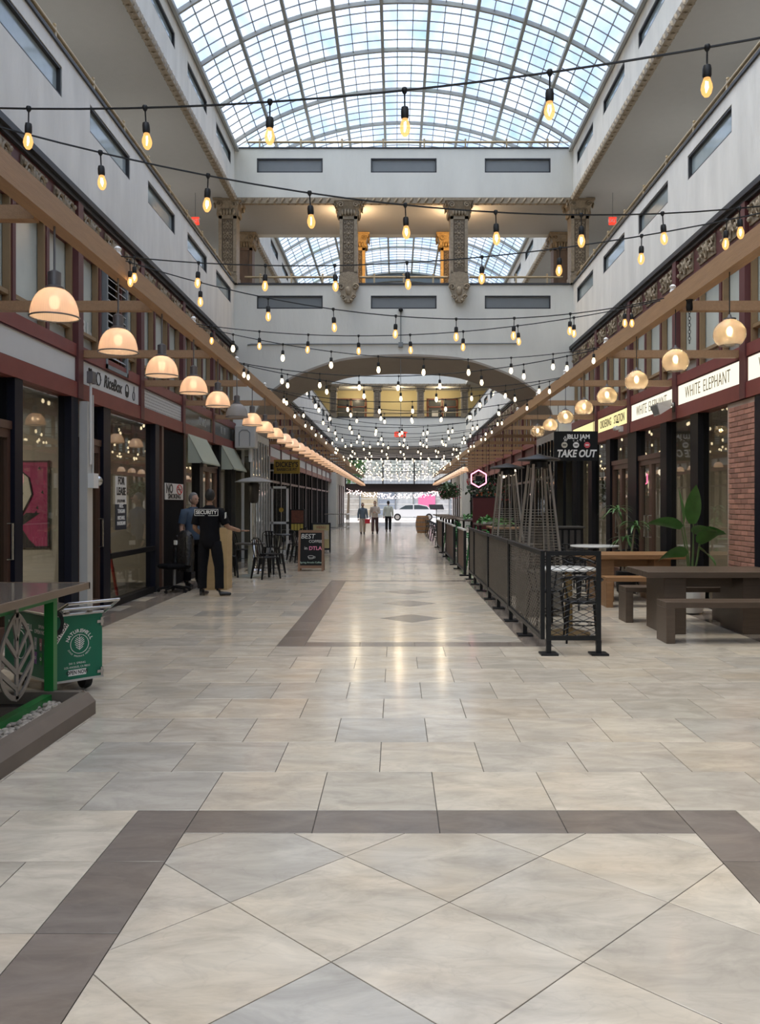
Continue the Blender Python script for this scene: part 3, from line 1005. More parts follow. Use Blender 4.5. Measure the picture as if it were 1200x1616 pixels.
for i, (a, b, n) in enumerate(((-4.25, -1.75, 3), (-1.18, 1.18, 3), (1.75, 4.25, 3))):
    railing('gallery_railing', 'gold pipe rail between columns of the cross gallery, %s of three' % ORD[i], (CX + a, YC0 + 0.12, 0), (CX + b, YC0 + 0.12, 0), 7.42, n)
railing('gallery_railing', 'gold pipe rail along the top edge below the skylight', (CX - 4.4, YC0 + 0.12, 0), (CX + 4.4, YC0 + 0.12, 0), 11.03, 8)

# ------------------------------------------------------------------ ornate columns
def relief_mesh():
    m_ = MB()
    for k in range(5):
        z0 = 0.16 + k * 0.27
        for s in (-1, 1):
            pts = []
            for i in range(11):
                a = -PI / 2 + i / 10 * PI * 2.2
                rr = 0.062 * (1 - i / 14)
                pts.append((s * (0.058 + rr * math.cos(a)), -0.012, z0 + 0.06 + rr * math.sin(a)))
            m_.tube(pts, 0.013, 4)
            m_.sphere((s * 0.10, -0.01, z0 + 0.16), 0.024, 6, 4, sz=1.5)
            m_.tube([(s * 0.01, -0.012, z0 + 0.10), (s * 0.06, -0.016, z0 + 0.17), (s * 0.03, -0.012, z0 + 0.23)], 0.014, 4)
        m_.sphere((0, -0.015, z0 + 0.14), 0.034, 7, 4, sz=1.5)
        m_.sphere((0, -0.012, z0 + 0.02), 0.022, 6, 4)
    return m_
REL = relief_mesh().mesh('scroll_relief', M['ornament'], 50)
def capital_mesh():
    m_ = MB()
    prof = [(0.235, 0.0), (0.245, 0.03), (0.235, 0.06), (0.27, 0.2), (0.34, 0.36), (0.35, 0.40)]
    for (ra, za), (rb, zb) in zip(prof, prof[1:]):
        m_.add([(-ra, -ra, za), (ra, -ra, za), (ra, ra, za), (-ra, ra, za), (-rb, -rb, zb), (rb, -rb, zb), (rb, rb, zb), (-rb, rb, zb)],
               [(0, 1, 5, 4), (1, 2, 6, 5), (2, 3, 7, 6), (3, 0, 4, 7)])
    m_.box(-0.37, 0.37, -0.37, 0.37, 0.38, 0.44)
    for ax in (0, 1):
        for s in (-1, 1):
            for u in (-1, 1):
                pts = []
                for i in range(13):
                    a = i / 12 * PI * 2.8
                    rr = 0.085 * (1 - i / 15)
                    p = (u * (0.20 + rr * math.cos(a)), s * 0.345, 0.28 + rr * math.sin(a))
                    pts.append(p if ax == 0 else (p[1], p[0], p[2]))
                m_.tube(pts, 0.02, 5)
            for u in (-0.16, -0.08, 0.0, 0.08, 0.16):
                p = (u, s * (0.28 - abs(u) * 0.1), 0.10)
                g = MB().sphere((0, 0, 0), 0.045, 6, 5, sz=2.0)
                q = p if ax == 0 else (p[1], p[0], p[2])
                m_.add([(v[0] + q[0], v[1] + q[1], v[2] + q[2]) for v in g.v], g.f)
    return m_
CAP = capital_mesh().mesh('capital', M['ornament'], 50)
CAPG = capital_mesh().mesh('capital', M['ornament_gold'], 50)
def corbel_mesh():
    m_ = MB()
    m_.prism([(-0.27, 0.0), (-0.27, -0.10), (-0.20, -0.22), (-0.19, -0.34), (-0.11, -0.42), (-0.09, -0.50), (0.09, -0.50), (0.11, -0.42), (0.19, -0.34), (0.20, -0.22), (0.27, -0.10), (0.27, 0.0)], 'y', -0.09, 0.02)
    m_.sphere((0, -0.085, -0.20), 0.085, 10, 6, sz=1.5, sy=0.45)
    for s in (-1, 1):
        for (cz, cxx, r0) in ((-0.10, 0.19, 0.085), (-0.36, 0.14, 0.06)):
            pts = [(s * (cxx + r0 * (1 - i / 14) * math.cos(i / 11 * PI * 2.5)), -0.11, cz + r0 * (1 - i / 14) * math.sin(i / 11 * PI * 2.5)) for i in range(12)]
            m_.tube(pts, 0.024, 5)
        m_.sphere((s * 0.08, -0.09, -0.45), 0.05, 6, 4)
    return m_
CORB = corbel_mesh().mesh('corbel', M['ornament'], 50)
def column(name, label, x, y, z0=7.40, z1=9.60, gold=False, plain=False, corbel=True, w=0.235):
    t = thing(name, label, 'column', (x, y, z0))
    h = z1 - z0
    body = M['column_plain'] if plain else (M['ornament_gold'] if gold else M['ornament'])
    MB().box(-w, w, -w + 0.03, w, 0, h - 0.4).build('shaft', body, t)
    f = MB()
    for s in (-1, 1):
        f.box(s * w, s * (w - 0.085), -w - 0.005, -w + 0.04, 0.28, h - 0.42)
    f.box(-w, w, -w - 0.005, -w + 0.04, 0.0, 0.30); f.box(-w, w, -w - 0.005, -w + 0.04, h - 0.50, h - 0.40)
    f.build('shaft_border', body, t)
    b = MB().box(-w - 0.02, w + 0.02, -w - 0.025, w + 0.02, 0.0, 0.20)
    b.prism([(0.11 * math.cos(PI * i / 10), 0.20 + 0.11 * math.sin(PI * i / 10)) for i in range(11)], 'y', -w - 0.02, -w + 0.02)
    b.build('plinth', body, t)
    if not plain:
        inst('scroll_relief', REL, t, (0, -w + 0.03, 0.26), None, (1, 1, (h - 0.9) / 1.36))
        MB().box(-w + 0.085, w - 0.085, -w + 0.018, -w + 0.035, 0.3, h - 0.5).build('relief_ground', M['ornament_dk'], t)
    inst('capital', CAPG if gold else CAP, t, (0, 0, h - 0.43))
    if corbel:
        inst('corbel', CORB, t, (0, -w + 0.0, -0.02))
    return t
COLX = (-1.465, 1.465)
column('gallery_column', 'ornate gilded column in front of the cross gallery, nearer the guard side', CX + COLX[0], YC0 + 0.14)
column('gallery_column', 'ornate gilded column in front of the cross gallery, nearer the picnic side', CX + COLX[1], YC0 + 0.14)
column('corner_column', 'ornate corner column where the cross gallery meets the guard side parapet', CX - 4.66, YC0 + 0.1, corbel=False)
column('corner_column', 'ornate corner column where the cross gallery meets the picnic side parapet', CX + 4.66, YC0 + 0.1, corbel=False)
column('rear_column', 'bright gilt column at the back of the cross gallery, nearer the guard side', CX - 1.36, YC1 - 0.2, gold=True, corbel=False)
column('rear_column', 'bright gilt column at the back of the cross gallery, nearer the picnic side', CX + 1.36, YC1 - 0.2, gold=True, corbel=False)
column('rear_corner_column', 'dark brown corner column at the back of the cross gallery, guard side', CX - 4.72, YC1 - 0.2, plain=True, corbel=False)
column('rear_corner_column', 'dark brown corner column at the back of the cross gallery, picnic side', CX + 4.72, YC1 - 0.2, plain=True, corbel=False)
for s in COLX:                    # uplights fixed behind the columns
    for u in (-1, 1):
        light('column_uplight', 'POINT', (CX + s + u * 0.16, YC0 + 0.62, 9.22), 15, (1.0, 0.66, 0.36), 0.05)

# ------------------------------------------------------------------ far gallery and street front
FW = thing('wall_far', 'far gallery wall with yellow plaster and a blue grey parapet', 'wall', kind='structure')
M['doorglass'] = mat('smoky door glass', (0.10, 0.10, 0.085), 0.2)
M['yellow'] = mat('cream yellow plaster', (0.62, 0.53, 0.30), 0.8, var=0.05)
MB().box(CX - HW, CX + HW, YFAR, YFAR + 0.3, 5.45, 7.38).build('parapet', M['stucco'], FW)
MB().box(CX - HW, CX + HW, YFAR - 0.04, YFAR + 0.3, 7.38, 7.46).build('parapet_cap', M['darkline'], FW)
MB().box(CX - HW, CX + HW, YFAR, YFAR + 0.3, 9.62, 12.6).build('upper_parapet', M['stucco'], FW)
MB().box(CX - HW - 3.2, CX + HW + 3.2, YFAR + 3.0, YFAR + 3.2, 5.5, 9.62).build('back_wall', M['yellow'], FW)
MB().box(CX - HW - 0.28, CX + HW + 0.28, YFAR + 0.301, YFAR + 3.0, 9.62, 9.75).build('ceiling', M['ceiling'], FW)
MB().box(CX - HW - 0.3, CX + HW + 0.3, YFAR, YEND, 5.40, 5.48).build('ceiling', M['ceiling'], FW)
for k, (xx) in enumerate((-3.4, 3.1)):
    d = thing('door_%d' % (k + 1), ('dark timber double door in the far gallery, %s' % ('without a notice' if k == 0 else 'with a white paper notice')), 'door', (CX + xx, YFAR + 2.98, 5.95), kind='structure')
    f = MB()
    for a, b, z0, z1 in ((-1.1, -1.0, 0, 3.1), (1.0, 1.1, 0, 3.1), (-0.06, 0.06, 0, 3.1), (-1.1, 1.1, 3.0, 3.1), (-1.1, 1.1, 2.45, 2.55)):
        f.box(a, b, -0.08, 0.0, z0, z1)
    M.setdefault('redwood', mat('red brown door timber', (0.20, 0.06, 0.03), 0.4))
    f.build('door_frame', M['redwood'], d)
    for a in (-0.53, 0.53):
        MB().box(a - 0.46, a + 0.46, -0.05, 0, 0.0, 1.0).build('door_panel', M['redwood'], d)
        MB().box(a - 0.42, a + 0.42, -0.04, 0, 1.0, 2.45).build('pane', M['doorglass'], d)
        MB().box(a - 0.42, a + 0.42, -0.04, 0, 2.55, 3.0).build('pane', M['doorglass'], d)
    if k: MB().box(-0.75, -0.30, -0.12, -0.10, 1.75, 2.25).build('paper_notice', M['white'], d)
for i, xx in enumerate((-4.45, -1.47, 1.47, 4.45)):
    column('far_column', 'ornate grey column of the far gallery, %s from the guard side' % ORD[i], CX + xx, YFAR + 0.2, corbel=False)
railing('gallery_railing', 'thin pale rail on the far gallery parapet', (CX - 4.2, YFAR + 0.15, 0), (CX + 4.2, YFAR + 0.15, 0), 7.46, 4, 0.3)
for xx in (-3, 0, 3):
    light('far_gallery_light', 'POINT', (CX + xx, YFAR + 1.4, 9.2), 26, (1.0, 0.82, 0.55), 0.15)
# side walls between the far gallery and the street
for s in (-1, 1):
    nm, by = SIDE_NAME[s]
    E = thing('wall_end_' + nm, 'pale end wall by the street, %s side' % by, 'wall', kind='structure')
    MB().box(wX(s, 0), wX(s, -0.3), YFAR, YEND, 3.0, 5.5).build('wall_face', M['stucco'], E)
    MB().box(wX(s, 0.35), wX(s, -0.3), YFAR - 1.4, YFAR + 0.3, 0, 5.5).build('pier', M['stucco'], E)
    MB().box(wX(s, -0.05), wX(s, -0.2), YFAR, YEND, 0, 3.0).build('pale_infill', M['white'], E)
    for k in range(6):
        yy = YFAR + 1 + k * 2.2
        MB().box(wX(s, 0.02), wX(s, -0.1), yy, yy + 0.18, 0, 3.0).build('post', M['brownframe'], E)
EF = thing('window_90', 'tall gridded transom window above the street entrance', 'window', kind='structure')
MB().box(CX - HW, CX + HW, YEND - 0.1, YEND + 0.2, 2.55, 3.25).build('lintel', M['darkline'], EF)
MB().box(CX - HW, CX + HW, YEND - 0.1, YEND + 0.2, 5.25, 5.48).build('head', M['darkline'], EF)
for xx in (-4.5, -1.35, 1.3, 4.4):
    MB().box(CX + xx, CX + xx + 0.1, YEND - 0.05, YEND + 0.1, 3.25, 5.25).build('mullion', M['darkline'], EF)
g = MB()
for i in range(1, 8): g.box(CX - HW, CX + HW, YEND, YEND + 0.03, 3.25 + i * 0.25 - 0.012, 3.25 + i * 0.25 + 0.012)
for i in range(1, 28): g.box(CX - HW + i * 0.32 - 0.01, CX - HW + i * 0.32 + 0.01, YEND, YEND + 0.03, 3.25, 5.25)
g.build('glazing_bar', M['panel_grey'], EF)['kind'] = 'stuff'
# ================================================================== SHOP FRONTS
dn = [2]
def next_door():
    dn[0] += 1
    return 'door_%d' % dn[0]

def shop_glazing(side, label, y0, y1, z0=0.10, z1=2.98, transom=None, splits=()):
    """a glazed shop window: sill, panes, dividers"""
    w = thing(next_window(), label, 'window', kind='structure')
    wpiece('sill', 'sill', M['blackframe'], w, side, y0, y1, -0.12, 0.02, 0.0, z0)
    ys = [y0] + list(splits) + [y1]
    for a, b in zip(ys, ys[1:]):
        wpiece('pane', 'shoppane', M['pane_shop'], w, side, a, b, -0.066, -0.060, z0, z1)
    for s in splits:
        wpiece('divider', 'divider', M['blackframe'], w, side, s - 0.03, s + 0.03, -0.11, 0.0, z0, z1)
    if transom:
        wpiece('transom_bar', 'transom', M['brownframe'], w, side, y0, y1, -0.11, 0.0, transom, transom + 0.08)
    return w

def shop_post(side, yc, w, key='blackframe', z1=2.98, d=0.03):
    return wpiece('post', 'post' + key, M[key], walls[side], side, yc - w / 2, yc + w / 2, -0.14, d, 0, z1)

def shop_door(side, label, y0, y1, key='brownframe', h=2.40, leaves=1, z1=2.98):
    d = thing(next_door(), label, 'door', (wX(side, 0), (y0 + y1) / 2, 0), kind='structure')
    def loc(m_, ya, yb, d0, d1, za, zb):
        return m_.box(-side * d0, -side * d1, ya - (y0 + y1) / 2, yb - (y0 + y1) / 2, za, zb)
    loc(MB(), y0, y1, -0.12, 0.0, h, h + 0.09).build('header', M[key], d)
    loc(MB(), y0, y1, -0.066, -0.060, h + 0.09, z1).build('transom_pane', M['pane_shop'], d)
    wl = (y1 - y0) / leaves
    for k in range(leaves):
        a, b = y0 + k * wl, y0 + (k + 1) * wl
        f = MB()
        t = 0.075
        loc(f, a, a + t, -0.10, -0.02, 0, h); loc(f, b - t, b, -0.10, -0.02, 0, h)
        loc(f, a + t, b - t, -0.10, -0.02, 0, 0.2); loc(f, a + t, b - t, -0.10, -0.02, h - 0.1, h)
        lf = f.build('door_leaf', M[key], d)
        loc(MB(), a + t, b - t, -0.066, -0.060, 0.2, h - 0.1).build('pane', M['pane_shop'], lf)
        hy = b - 0.12 if k == 0 else a + 0.12
        h_ = MB()
        hx = -side * 0.05 if side > 0 else 0.05
        h_.tube([(-side * 0.0, hy - (y0 + y1) / 2, 0.95), (-side * 0.06, hy - (y0 + y1) / 2, 0.95), (-side * 0.06, hy - (y0 + y1) / 2, 1.35), (-side * 0.0, hy - (y0 + y1) / 2, 1.35)], 0.013, 6)
        h_.build('handle', M['steel'], lf, smooth=50)
    return d

# ---- guard side, from the front
shop_door(-1, 'walnut framed glass door beside the pink canvas', 8.72, 9.42)
for yc, w, k in ((8.6, 0.2, 'navyframe'), (9.52, 0.20, 'navyframe'), (11.18, 0.24, 'navyframe'), (12.43, 0.30, 'navyframe'), (15.05, 0.24, 'navyframe'), (15.40, 0.12, 'brownframe'),
                 (17.04, 0.16, 'brownframe'), (18.46, 0.32, 'blackframe'), (20.42, 0.2, 'blackframe'), (22.1, 0.55, 'blackframe'), (6.6, 0.2, 'navyframe')):
    shop_post(-1, yc, w, k)
shop_glazing(-1, 'shop window in front of the pink canvas', 9.62, 11.06)
shop_glazing(-1, 'shop window at the very front beyond the juice counter', 6.7, 8.5)
shop_door(-1, 'brown framed glass door with a red ladder behind it', 11.64, 12.28)
shop_glazing(-1, 'shop window carrying the for lease notice', 12.58, 14.93)
wpiece('guard_rail', 'grail', M['blackframe'], walls[-1], -1, 12.6, 14.95, -0.03, 0.03, 0.74, 0.82)
wpiece('black_panel', 'blackpanel', M['blackmatte'], walls[-1], -1, 15.46, 16.96, -0.12, 0.01, 0, 2.94)
shop_glazing(-1, 'narrow shop window under the nearer green awning', 17.12, 18.3)
shop_door(-1, 'brown double door between the two green awnings', 18.62, 20.32, leaves=2)
shop_glazing(-1, 'shop window under the farther green awning', 20.52, 21.82)
# ---- picnic side
for yc, w, k in ((8.4, 0.3, 'navyframe'), (10.82, 0.34, 'navyframe'), (13.22, 0.34, 'blackframe'), (14.74, 0.34, 'blackframe'), (16.70, 0.6, 'blackframe'),
                 (18.58, 0.34, 'blackframe'), (20.3, 0.36, 'blackframe'), (22.05, 0.5, 'blackframe')):
    shop_post(1, yc, w, k)
shop_glazing(1, 'dark shop window nearest the front on the brick side', 8.55, 10.65)
shop_glazing(1, 'shop window behind the tall leafy plant', 11.95, 13.05)
shop_glazing(1, 'shop window under the first lit sign beyond the plant', 13.39, 14.57)
shop_door(1, 'brown double door behind the dracaena plant', 14.91, 16.4, leaves=2)
shop_door(1, 'brown double door under the ordering station sign', 17.0, 18.41, leaves=2)
shop_glazing(1, 'shop window with the brown hanging banner', 18.75, 20.12)
shop_glazing(1, 'shop window behind the take out board', 20.48, 21.8)
# ---- far hall, both sides
for side in (-1, 1):
    by = SIDE_NAME[side][1]
    for i, (a, b) in enumerate([q for q in BAYS if q[0] >= YC1 - 0.1]):
        if b > 56: break
        shop_post(side, a + 0.12, 0.24, 'blackframe')
        shop_glazing(side, 'slim framed shop front beyond the cross gallery, %s bay on the %s side' % (ORD[i], by), a + 0.24, b, transom=2.3,
                     splits=(a + 0.24 + (b - a - 0.24) / 3, a + 0.24 + (b - a - 0.24) * 2 / 3))

# ------------------------------------------------------------------ brick pillar, brick by brick
BP = thing('brick_pillar', 'red brick pillar between the shop windows beside the tall plant', 'pillar', (wX(1, 0.0), 11.0, 0), kind='structure')
MB().box(-0.015, 0.25, 0.0, 0.92, 0, 2.97).build('mortar', mat('pale mortar', (0.42, 0.33, 0.27), 0.9), BP)
M['brick'] = mat('worn red brick', (0.36, 0.175, 0.125), 0.8, var=0.25, scale=12, bump=0.4, bscale=50, objrand=0.28)
M['brick'].node_tree.nodes  # colour varies brick by brick
bc, bl = 0.071, 0.215
full = MB().cbox(-0.028, 0.06, 0, bl - 0.012, 0, bc - 0.012, 0.004).mesh('brick', M['brick'])
half = MB().cbox(-0.028, 0.06, 0, bl / 2 - 0.012, 0, bc - 0.012, 0.004).mesh('brick', M['brick'])
z = 0.004; rr = 0
while z + bc < 2.96:
    yb = 0.006
    if rr % 2:
        inst('brick', half, BP, (random.uniform(-0.003, 0.002), yb, z)); yb += bl / 2
    while yb + bl <= 0.925:
        inst('brick', full, BP, (random.uniform(-0.004, 0.002), yb, z)); yb += bl
    if yb + bl / 2 <= 0.93:
        inst('brick', half, BP, (random.uniform(-0.004, 0.002), yb, z))
    z += bc; rr += 1

# ------------------------------------------------------------------ sign boards in the sign band
def sign_board(side, label, a, b, face, frame=None, lit=False, name='sign_board'):
    t = thing(name, label, 'sign', (wX(side, 0), (a + b) / 2, (ZS0 + ZS1) / 2))
    h = (ZS1 - ZS0) / 2
    L_ = (b - a) / 2 - 0.1
    MB().box(side * 0.05, -side * 0.02, -L_, L_, -h, h).build('face', face, t)
    f = MB()
    for q in ((-L_ - 0.015, L_ + 0.015, h - 0.008, h + 0.012), (-L_ - 0.015, L_ + 0.015, -h - 0.012, -h + 0.008), (-L_ - 0.015, -L_ + 0.01, -h, h), (L_ - 0.01, L_ + 0.015, -h, h)):
        f.box(side * 0.05, -side * 0.035, q[0], q[1], q[2], q[3])
    f.build('frame', frame or M['goldstrip'], t)
    return t
M['signlit'] = emis('backlit acrylic', (1.0, 0.93, 0.74), 0.50)
M['signlit_y'] = emis('yellow backlit acrylic', (1.0, 0.86, 0.42), 0.46)
M['signwhite'] = mat('white sign panel', (0.56, 0.57, 0.57), 0.4, var=0.03)
M['signdark'] = mat('smoked sign glass', (0.045, 0.05, 0.045), 0.2, var=0.15)
M['serifgrey'] = mat('taupe sign letters', (0.20, 0.17, 0.11), 0.6)
def on_sign(t, side, body, size, m, y=0.0, z=0.0, sx=1.0, **kw):
    return text('lettering', body, size, m, t, (-side * 0.024, y, z), FACE_L if side < 0 else FACE_R, sx=sx, **kw)
E1 = EDGES1
def bay1(k): return E1[k], E1[k + 1]       # k = 7 is the bay next to the cross wall
sign_board(-1, 'blank white sign board at the front end of the shop row', *bay1(3), M['signwhite'], M['maroon'])
t = sign_board(-1, 'white RiceBox sign board with black food drawings', *bay1(4), M['signwhite'], M['maroon'])
on_sign(t, -1, 'RiceBox', 0.25, M['text_black'], 0.0, 0.0, 0.95, bold=0.006, shear=0.25)
def ring_pts(c, ry, rz, n=14):
    return [(0.026, c[0] + ry * math.cos(2 * PI * i / n), c[1] + rz * math.sin(2 * PI * i / n)) for i in range(n)]
m_ = MB().tube(ring_pts((-0.62, 0), 0.085, 0.09), 0.007, 4, closed=True)
for k in range(6): m_.sphere((0.026, -0.62 + 0.1 * math.cos(k), 0.1 * math.sin(k * 1.05)), 0.008, 5, 3)
m_.build('pork_drawing', M['text_black'], t)
m_ = MB()
for s in (-0.02, 0.05): m_.tube([(0.026, -0.98 + s, -0.09), (0.026, -0.95 + s, 0.0), (0.026, -0.98 + s, 0.10)], [0.008, 0.03, 0.012], 5)
m_.build('leaf_drawing', M['text_black'], t)
m_ = MB().tube(ring_pts((0.66, 0.0), 0.075, 0.10), 0.007, 4, closed=True)
m_.prism([(0.60, -0.09), (0.72, -0.09), (0.74, -0.01), (0.58, -0.01)], 'x', 0.022, 0.028)
m_.build('bowl_drawing', M['text_black'], t)
m_ = MB().tube(ring_pts((1.0, -0.04), 0.05, 0.07), 0.006, 4, closed=True)
m_.tube([(0.026, 1.0, 0.03), (0.026, 1.02, 0.12)], 0.006, 4)
m_.build('gourd_drawing', M['text_black'], t)
t = sign_board(-1, 'white sign board covered in small dark dots', *bay1(5), M['signwhite'], M['maroon'])
m_ = MB()
for i in range(46):
    for j in range(6):
        yy = -1.22 + i * 0.0545 + (0.027 if j % 2 else 0); zz = -0.135 + j * 0.054
        m_.add([(0.0225, yy + 0.011 * math.cos(a), zz + 0.016 * math.sin(a)) for a in (0, PI / 2, PI, 3 * PI / 2)], [(0, 1, 2, 3)])
m_.build('dot_print', M['text_black'], t)['kind'] = 'stuff'
t = sign_board(-1, 'dark glass sign with tall thin letters above the first awning', *bay1(6), M['signdark'], M['goldstrip'])
on_sign(t, -1, 'UNIG', 0.27, M['text_grey'], 0.35, 0.0, 0.85, bold=-0.004, spacing=1.25)
t = sign_board(-1, 'dark glass sign with faint letters above the farther awning', *bay1(7), M['signdark'], M['goldstrip'])
on_sign(t, -1, 'IL III', 0.27, M['text_grey'], -0.2, 0.0, 0.85, bold=-0.004, spacing=1.3)
t = sign_board(1, 'lit white elephant sign cut off at the picture edge', *bay1(3), M['signlit'], M['maroon'])
on_sign(t, 1, 'WHITE', 0.27, M['serifgrey'], 0.60, 0.0, 0.78, spacing=1.06, bold=-0.003)
on_sign(t, 1, 'ELEPHANT', 0.27, M['serifgrey'], -0.38, 0.0, 0.78, spacing=1.06, bold=-0.003)
t = sign_board(1, 'lit white elephant sign above the brick pillar and plant', *bay1(4), M['signlit'], M['maroon'])
on_sign(t, 1, 'WHITE', 0.27, M['serifgrey'], 0.60, 0.0, 0.78, spacing=1.06, bold=-0.003)
on_sign(t, 1, 'ELEPHANT', 0.27, M['serifgrey'], -0.38, 0.0, 0.78, spacing=1.06, bold=-0.003)
t = sign_board(1, 'lit white elephant sign partly behind the floodlight', *bay1(5), M['signlit'], M['maroon'])
on_sign(t, 1, 'WHITE', 0.27, M['serifgrey'], 0.60, 0.0, 0.78, spacing=1.06, bold=-0.003)
on_sign(t, 1, 'ELEPHANT', 0.27, M['serifgrey'], -0.38, 0.0, 0.78, spacing=1.06, bold=-0.003)
t = sign_board(1, 'yellow lit ordering station sign with black letters', *bay1(6), M['signlit_y'], M['maroon'])
on_sign(t, 1, 'ORDERING', 0.25, M['text_black'], 0.58, 0.0, 0.78, spacing=1.04)
on_sign(t, 1, 'STATION', 0.25, M['text_black'], -0.56, 0.0, 0.78, spacing=1.04)
sign_board(1, 'plain yellow lit sign next to the cross wall', *bay1(7), M['signlit_y'], M['maroon'])
for i, (a, b) in enumerate([q for q in BAYS if q[0] >= YC1 - 0.1][:10]):
    sign_board(-1, 'plain pale sign board beyond the cross gallery, %s in line' % ORD[i], a, b, M['signwhite'], M['panel_grey'])

# ------------------------------------------------------------------ numerals on the clerestory
def numeral(side, body, y, z, label, size=0.3):
    o = text('suite_number', body, size, M['text_grey'], None, (wX(side, -0.104), y, z), FACE_L if side < 0 else FACE_R, bold=0.006, extrude=0.003)
    return props(o, label, 'lettering')
numeral(-1, '132', 10.86, 4.0, 'large white suite number on glass above the blank white sign', 0.34)
numeral(-1, '131-A', 12.0, 4.03, 'white suite number with a letter beside the louvred vent', 0.30)
numeral(-1, '131', 14.6, 4.03, 'white suite number on glass above the dotted sign', 0.30)
numeral(1, '107', 16.1, 4.0, 'white suite number above the floodlight', 0.3)
numeral(1, '108', 18.9, 4.0, 'white suite number above the ordering station sign', 0.3)

# ------------------------------------------------------------------ louvre vent in the clerestory
lv = thing('louvre_vent', 'tall grey louvred vent set in the clerestory beside number 131-A', 'vent', (wX(-1, -0.03), 12.86, 3.56))
f = MB()
for q in ((-0.50, -0.44, 0, 1.50), (0.44, 0.50, 0, 1.50), (-0.50, 0.50, 0, 0.06), (-0.50, 0.50, 1.44, 1.50)):
    f.box(-0.02, 0.08, q[0], q[1], q[2], q[3])
f.build('frame', M['panel_grey'], lv)
MB().box(-0.06, -0.04, -0.45, 0.45, 0.04, 1.46).build('backing', M['blackframe'], lv)
sl = MB().add([(-0.03, -0.44, 0.07), (0.06, -0.44, 0.0), (0.06, 0.44, 0.0), (-0.03, 0.44, 0.07), (-0.03, -0.44, 0.082), (0.06, -0.44, 0.012), (0.06, 0.44, 0.012), (-0.03, 0.44, 0.082)],
              [(0, 1, 2, 3), (7, 6, 5, 4), (0, 4, 5, 1), (1, 5, 6, 2), (2, 6, 7, 3), (3, 7, 4, 0)]).mesh('slat', M['greyframe'])
for k in range(13): inst('slat', sl, lv, (0, 0, 0.08 + k * 0.105))

# ------------------------------------------------------------------ awnings
M['awning'] = mat('sage green canvas', (0.40, 0.43, 0.34), 0.8, var=0.06, scale=4, bump=0.15)
for i, (a, b) in enumerate(((17.2, 18.92), (20.5, 22.3))):
    t = thing('awning', 'sage green sloped canvas awning, %s' % ('nearer one beside the no smoking sign' if i == 0 else 'farther one beside the cross wall'), 'awning', (wX(-1, 0.045), (a + b) / 2, 2.40))
    L_ = (b - a) / 2
    MB().add([(0, -L_, 0.60), (0.30, -L_, 0.03), (0.30, L_, 0.03), (0, L_, 0.60), (0.30, -L_, 0.0), (0.30, L_, 0.0), (0.0, -L_, 0.585), (0.0, L_, 0.585)],
             [(0, 1, 2, 3), (1, 4, 5, 2), (4, 6, 7, 5), (6, 0, 3, 7), (0, 6, 4, 1), (3, 2, 5, 7)]).build('canopy', M['awning'], t)
    for s, nme in ((-1, 'side_panel'), (1, 'side_panel')):
        yy = s * L_
        MB().add([(0, yy, 0.60), (0.30, yy, 0.03), (0.30, yy, 0.0), (0.0, yy, 0.0), (0, yy - s * 0.01, 0.60), (0.30, yy - s * 0.01, 0.03), (0.30, yy - s * 0.01, 0.0), (0.0, yy - s * 0.01, 0.0)],
                 [(0, 1, 2, 3), (7, 6, 5, 4), (0, 4, 5, 1), (1, 5, 6, 2), (2, 6, 7, 3), (3, 7, 4, 0)]).build(nme, M['awning'], t)
    f = MB()
    f.bar((0.02, -L_ + 0.02, 0.01), (0.28, -L_ + 0.02, 0.01), 0.02); f.bar((0.02, L_ - 0.02, 0.01), (0.28, L_ - 0.02, 0.01), 0.02); f.bar((0.28, -L_, 0.005), (0.28, L_, 0.005), 0.02)
    f.build('frame', M['black'], t)

# ------------------------------------------------------------------ small fittings on the walls
t = thing('downpipe', 'pale grey boxed downpipe with conduits between two shop fronts', 'pipe', (wX(-1, 0.05), 11.46, 0))
MB().box(-0.03, 0.08, -0.10, 0.10, 0, 2.95).build('casing', M['greyframe'], t)
MB().tube([(0.10, -0.03, 2.1), (0.10, -0.03, 3.25)], 0.018, 6).build('conduit', M['white'], t)
MB().tube([(0.10, 0.05, 1.9), (0.10, 0.05, 3.05)], 0.014, 6).build('conduit', M['greyframe'], t)
MB().box(0.06, 0.16, -0.08, 0.10, 1.78, 1.98).build('junction_box', M['whitegloss'], t)
MB().box(0.06, 0.14, -0.07, 0.07, 3.2, 3.36).build('junction_box', M['greymetal'], t)
MB().sphere((0.12, 0.17, 1.88), 0.075, 10, 6).build('sensor_dome', M['steel'], t, smooth=60)

t = thing('floodlight', 'white wall mounted floodlight between two white elephant signs', 'lamp', (wX(1, 0.04), 14.09, 3.16))
MB().box(-0.03, 0.03, -0.06, 0.06, -0.06, 0.10).build('bracket', M['black'], t)
MB().tube([(0, 0, 0.05), (-0.12, 0.0, 0.09)], 0.03, 8).build('arm', M['white'], t)
MB().add([(-0.10, -0.14, 0.14), (-0.10, 0.14, 0.14), (-0.36, 0.20, 0.06), (-0.36, -0.20, 0.06), (-0.10, -0.10, 0.0), (-0.10, 0.10, 0.0), (-0.30, 0.16, -0.12), (-0.30, -0.16, -0.12)],
         [(0, 1, 2, 3), (7, 6, 5, 4), (0, 4, 5, 1), (1, 5, 6, 2), (2, 6, 7, 3), (3, 7, 4, 0)]).build('housing', M['whitegloss'], t)
MB().add([(-0.365, -0.17, 0.04), (-0.365, 0.17, 0.04), (-0.312, 0.14, -0.105), (-0.312, -0.14, -0.105)], [(0, 1, 2, 3)]).build('lens', M['panel_grey'], t)

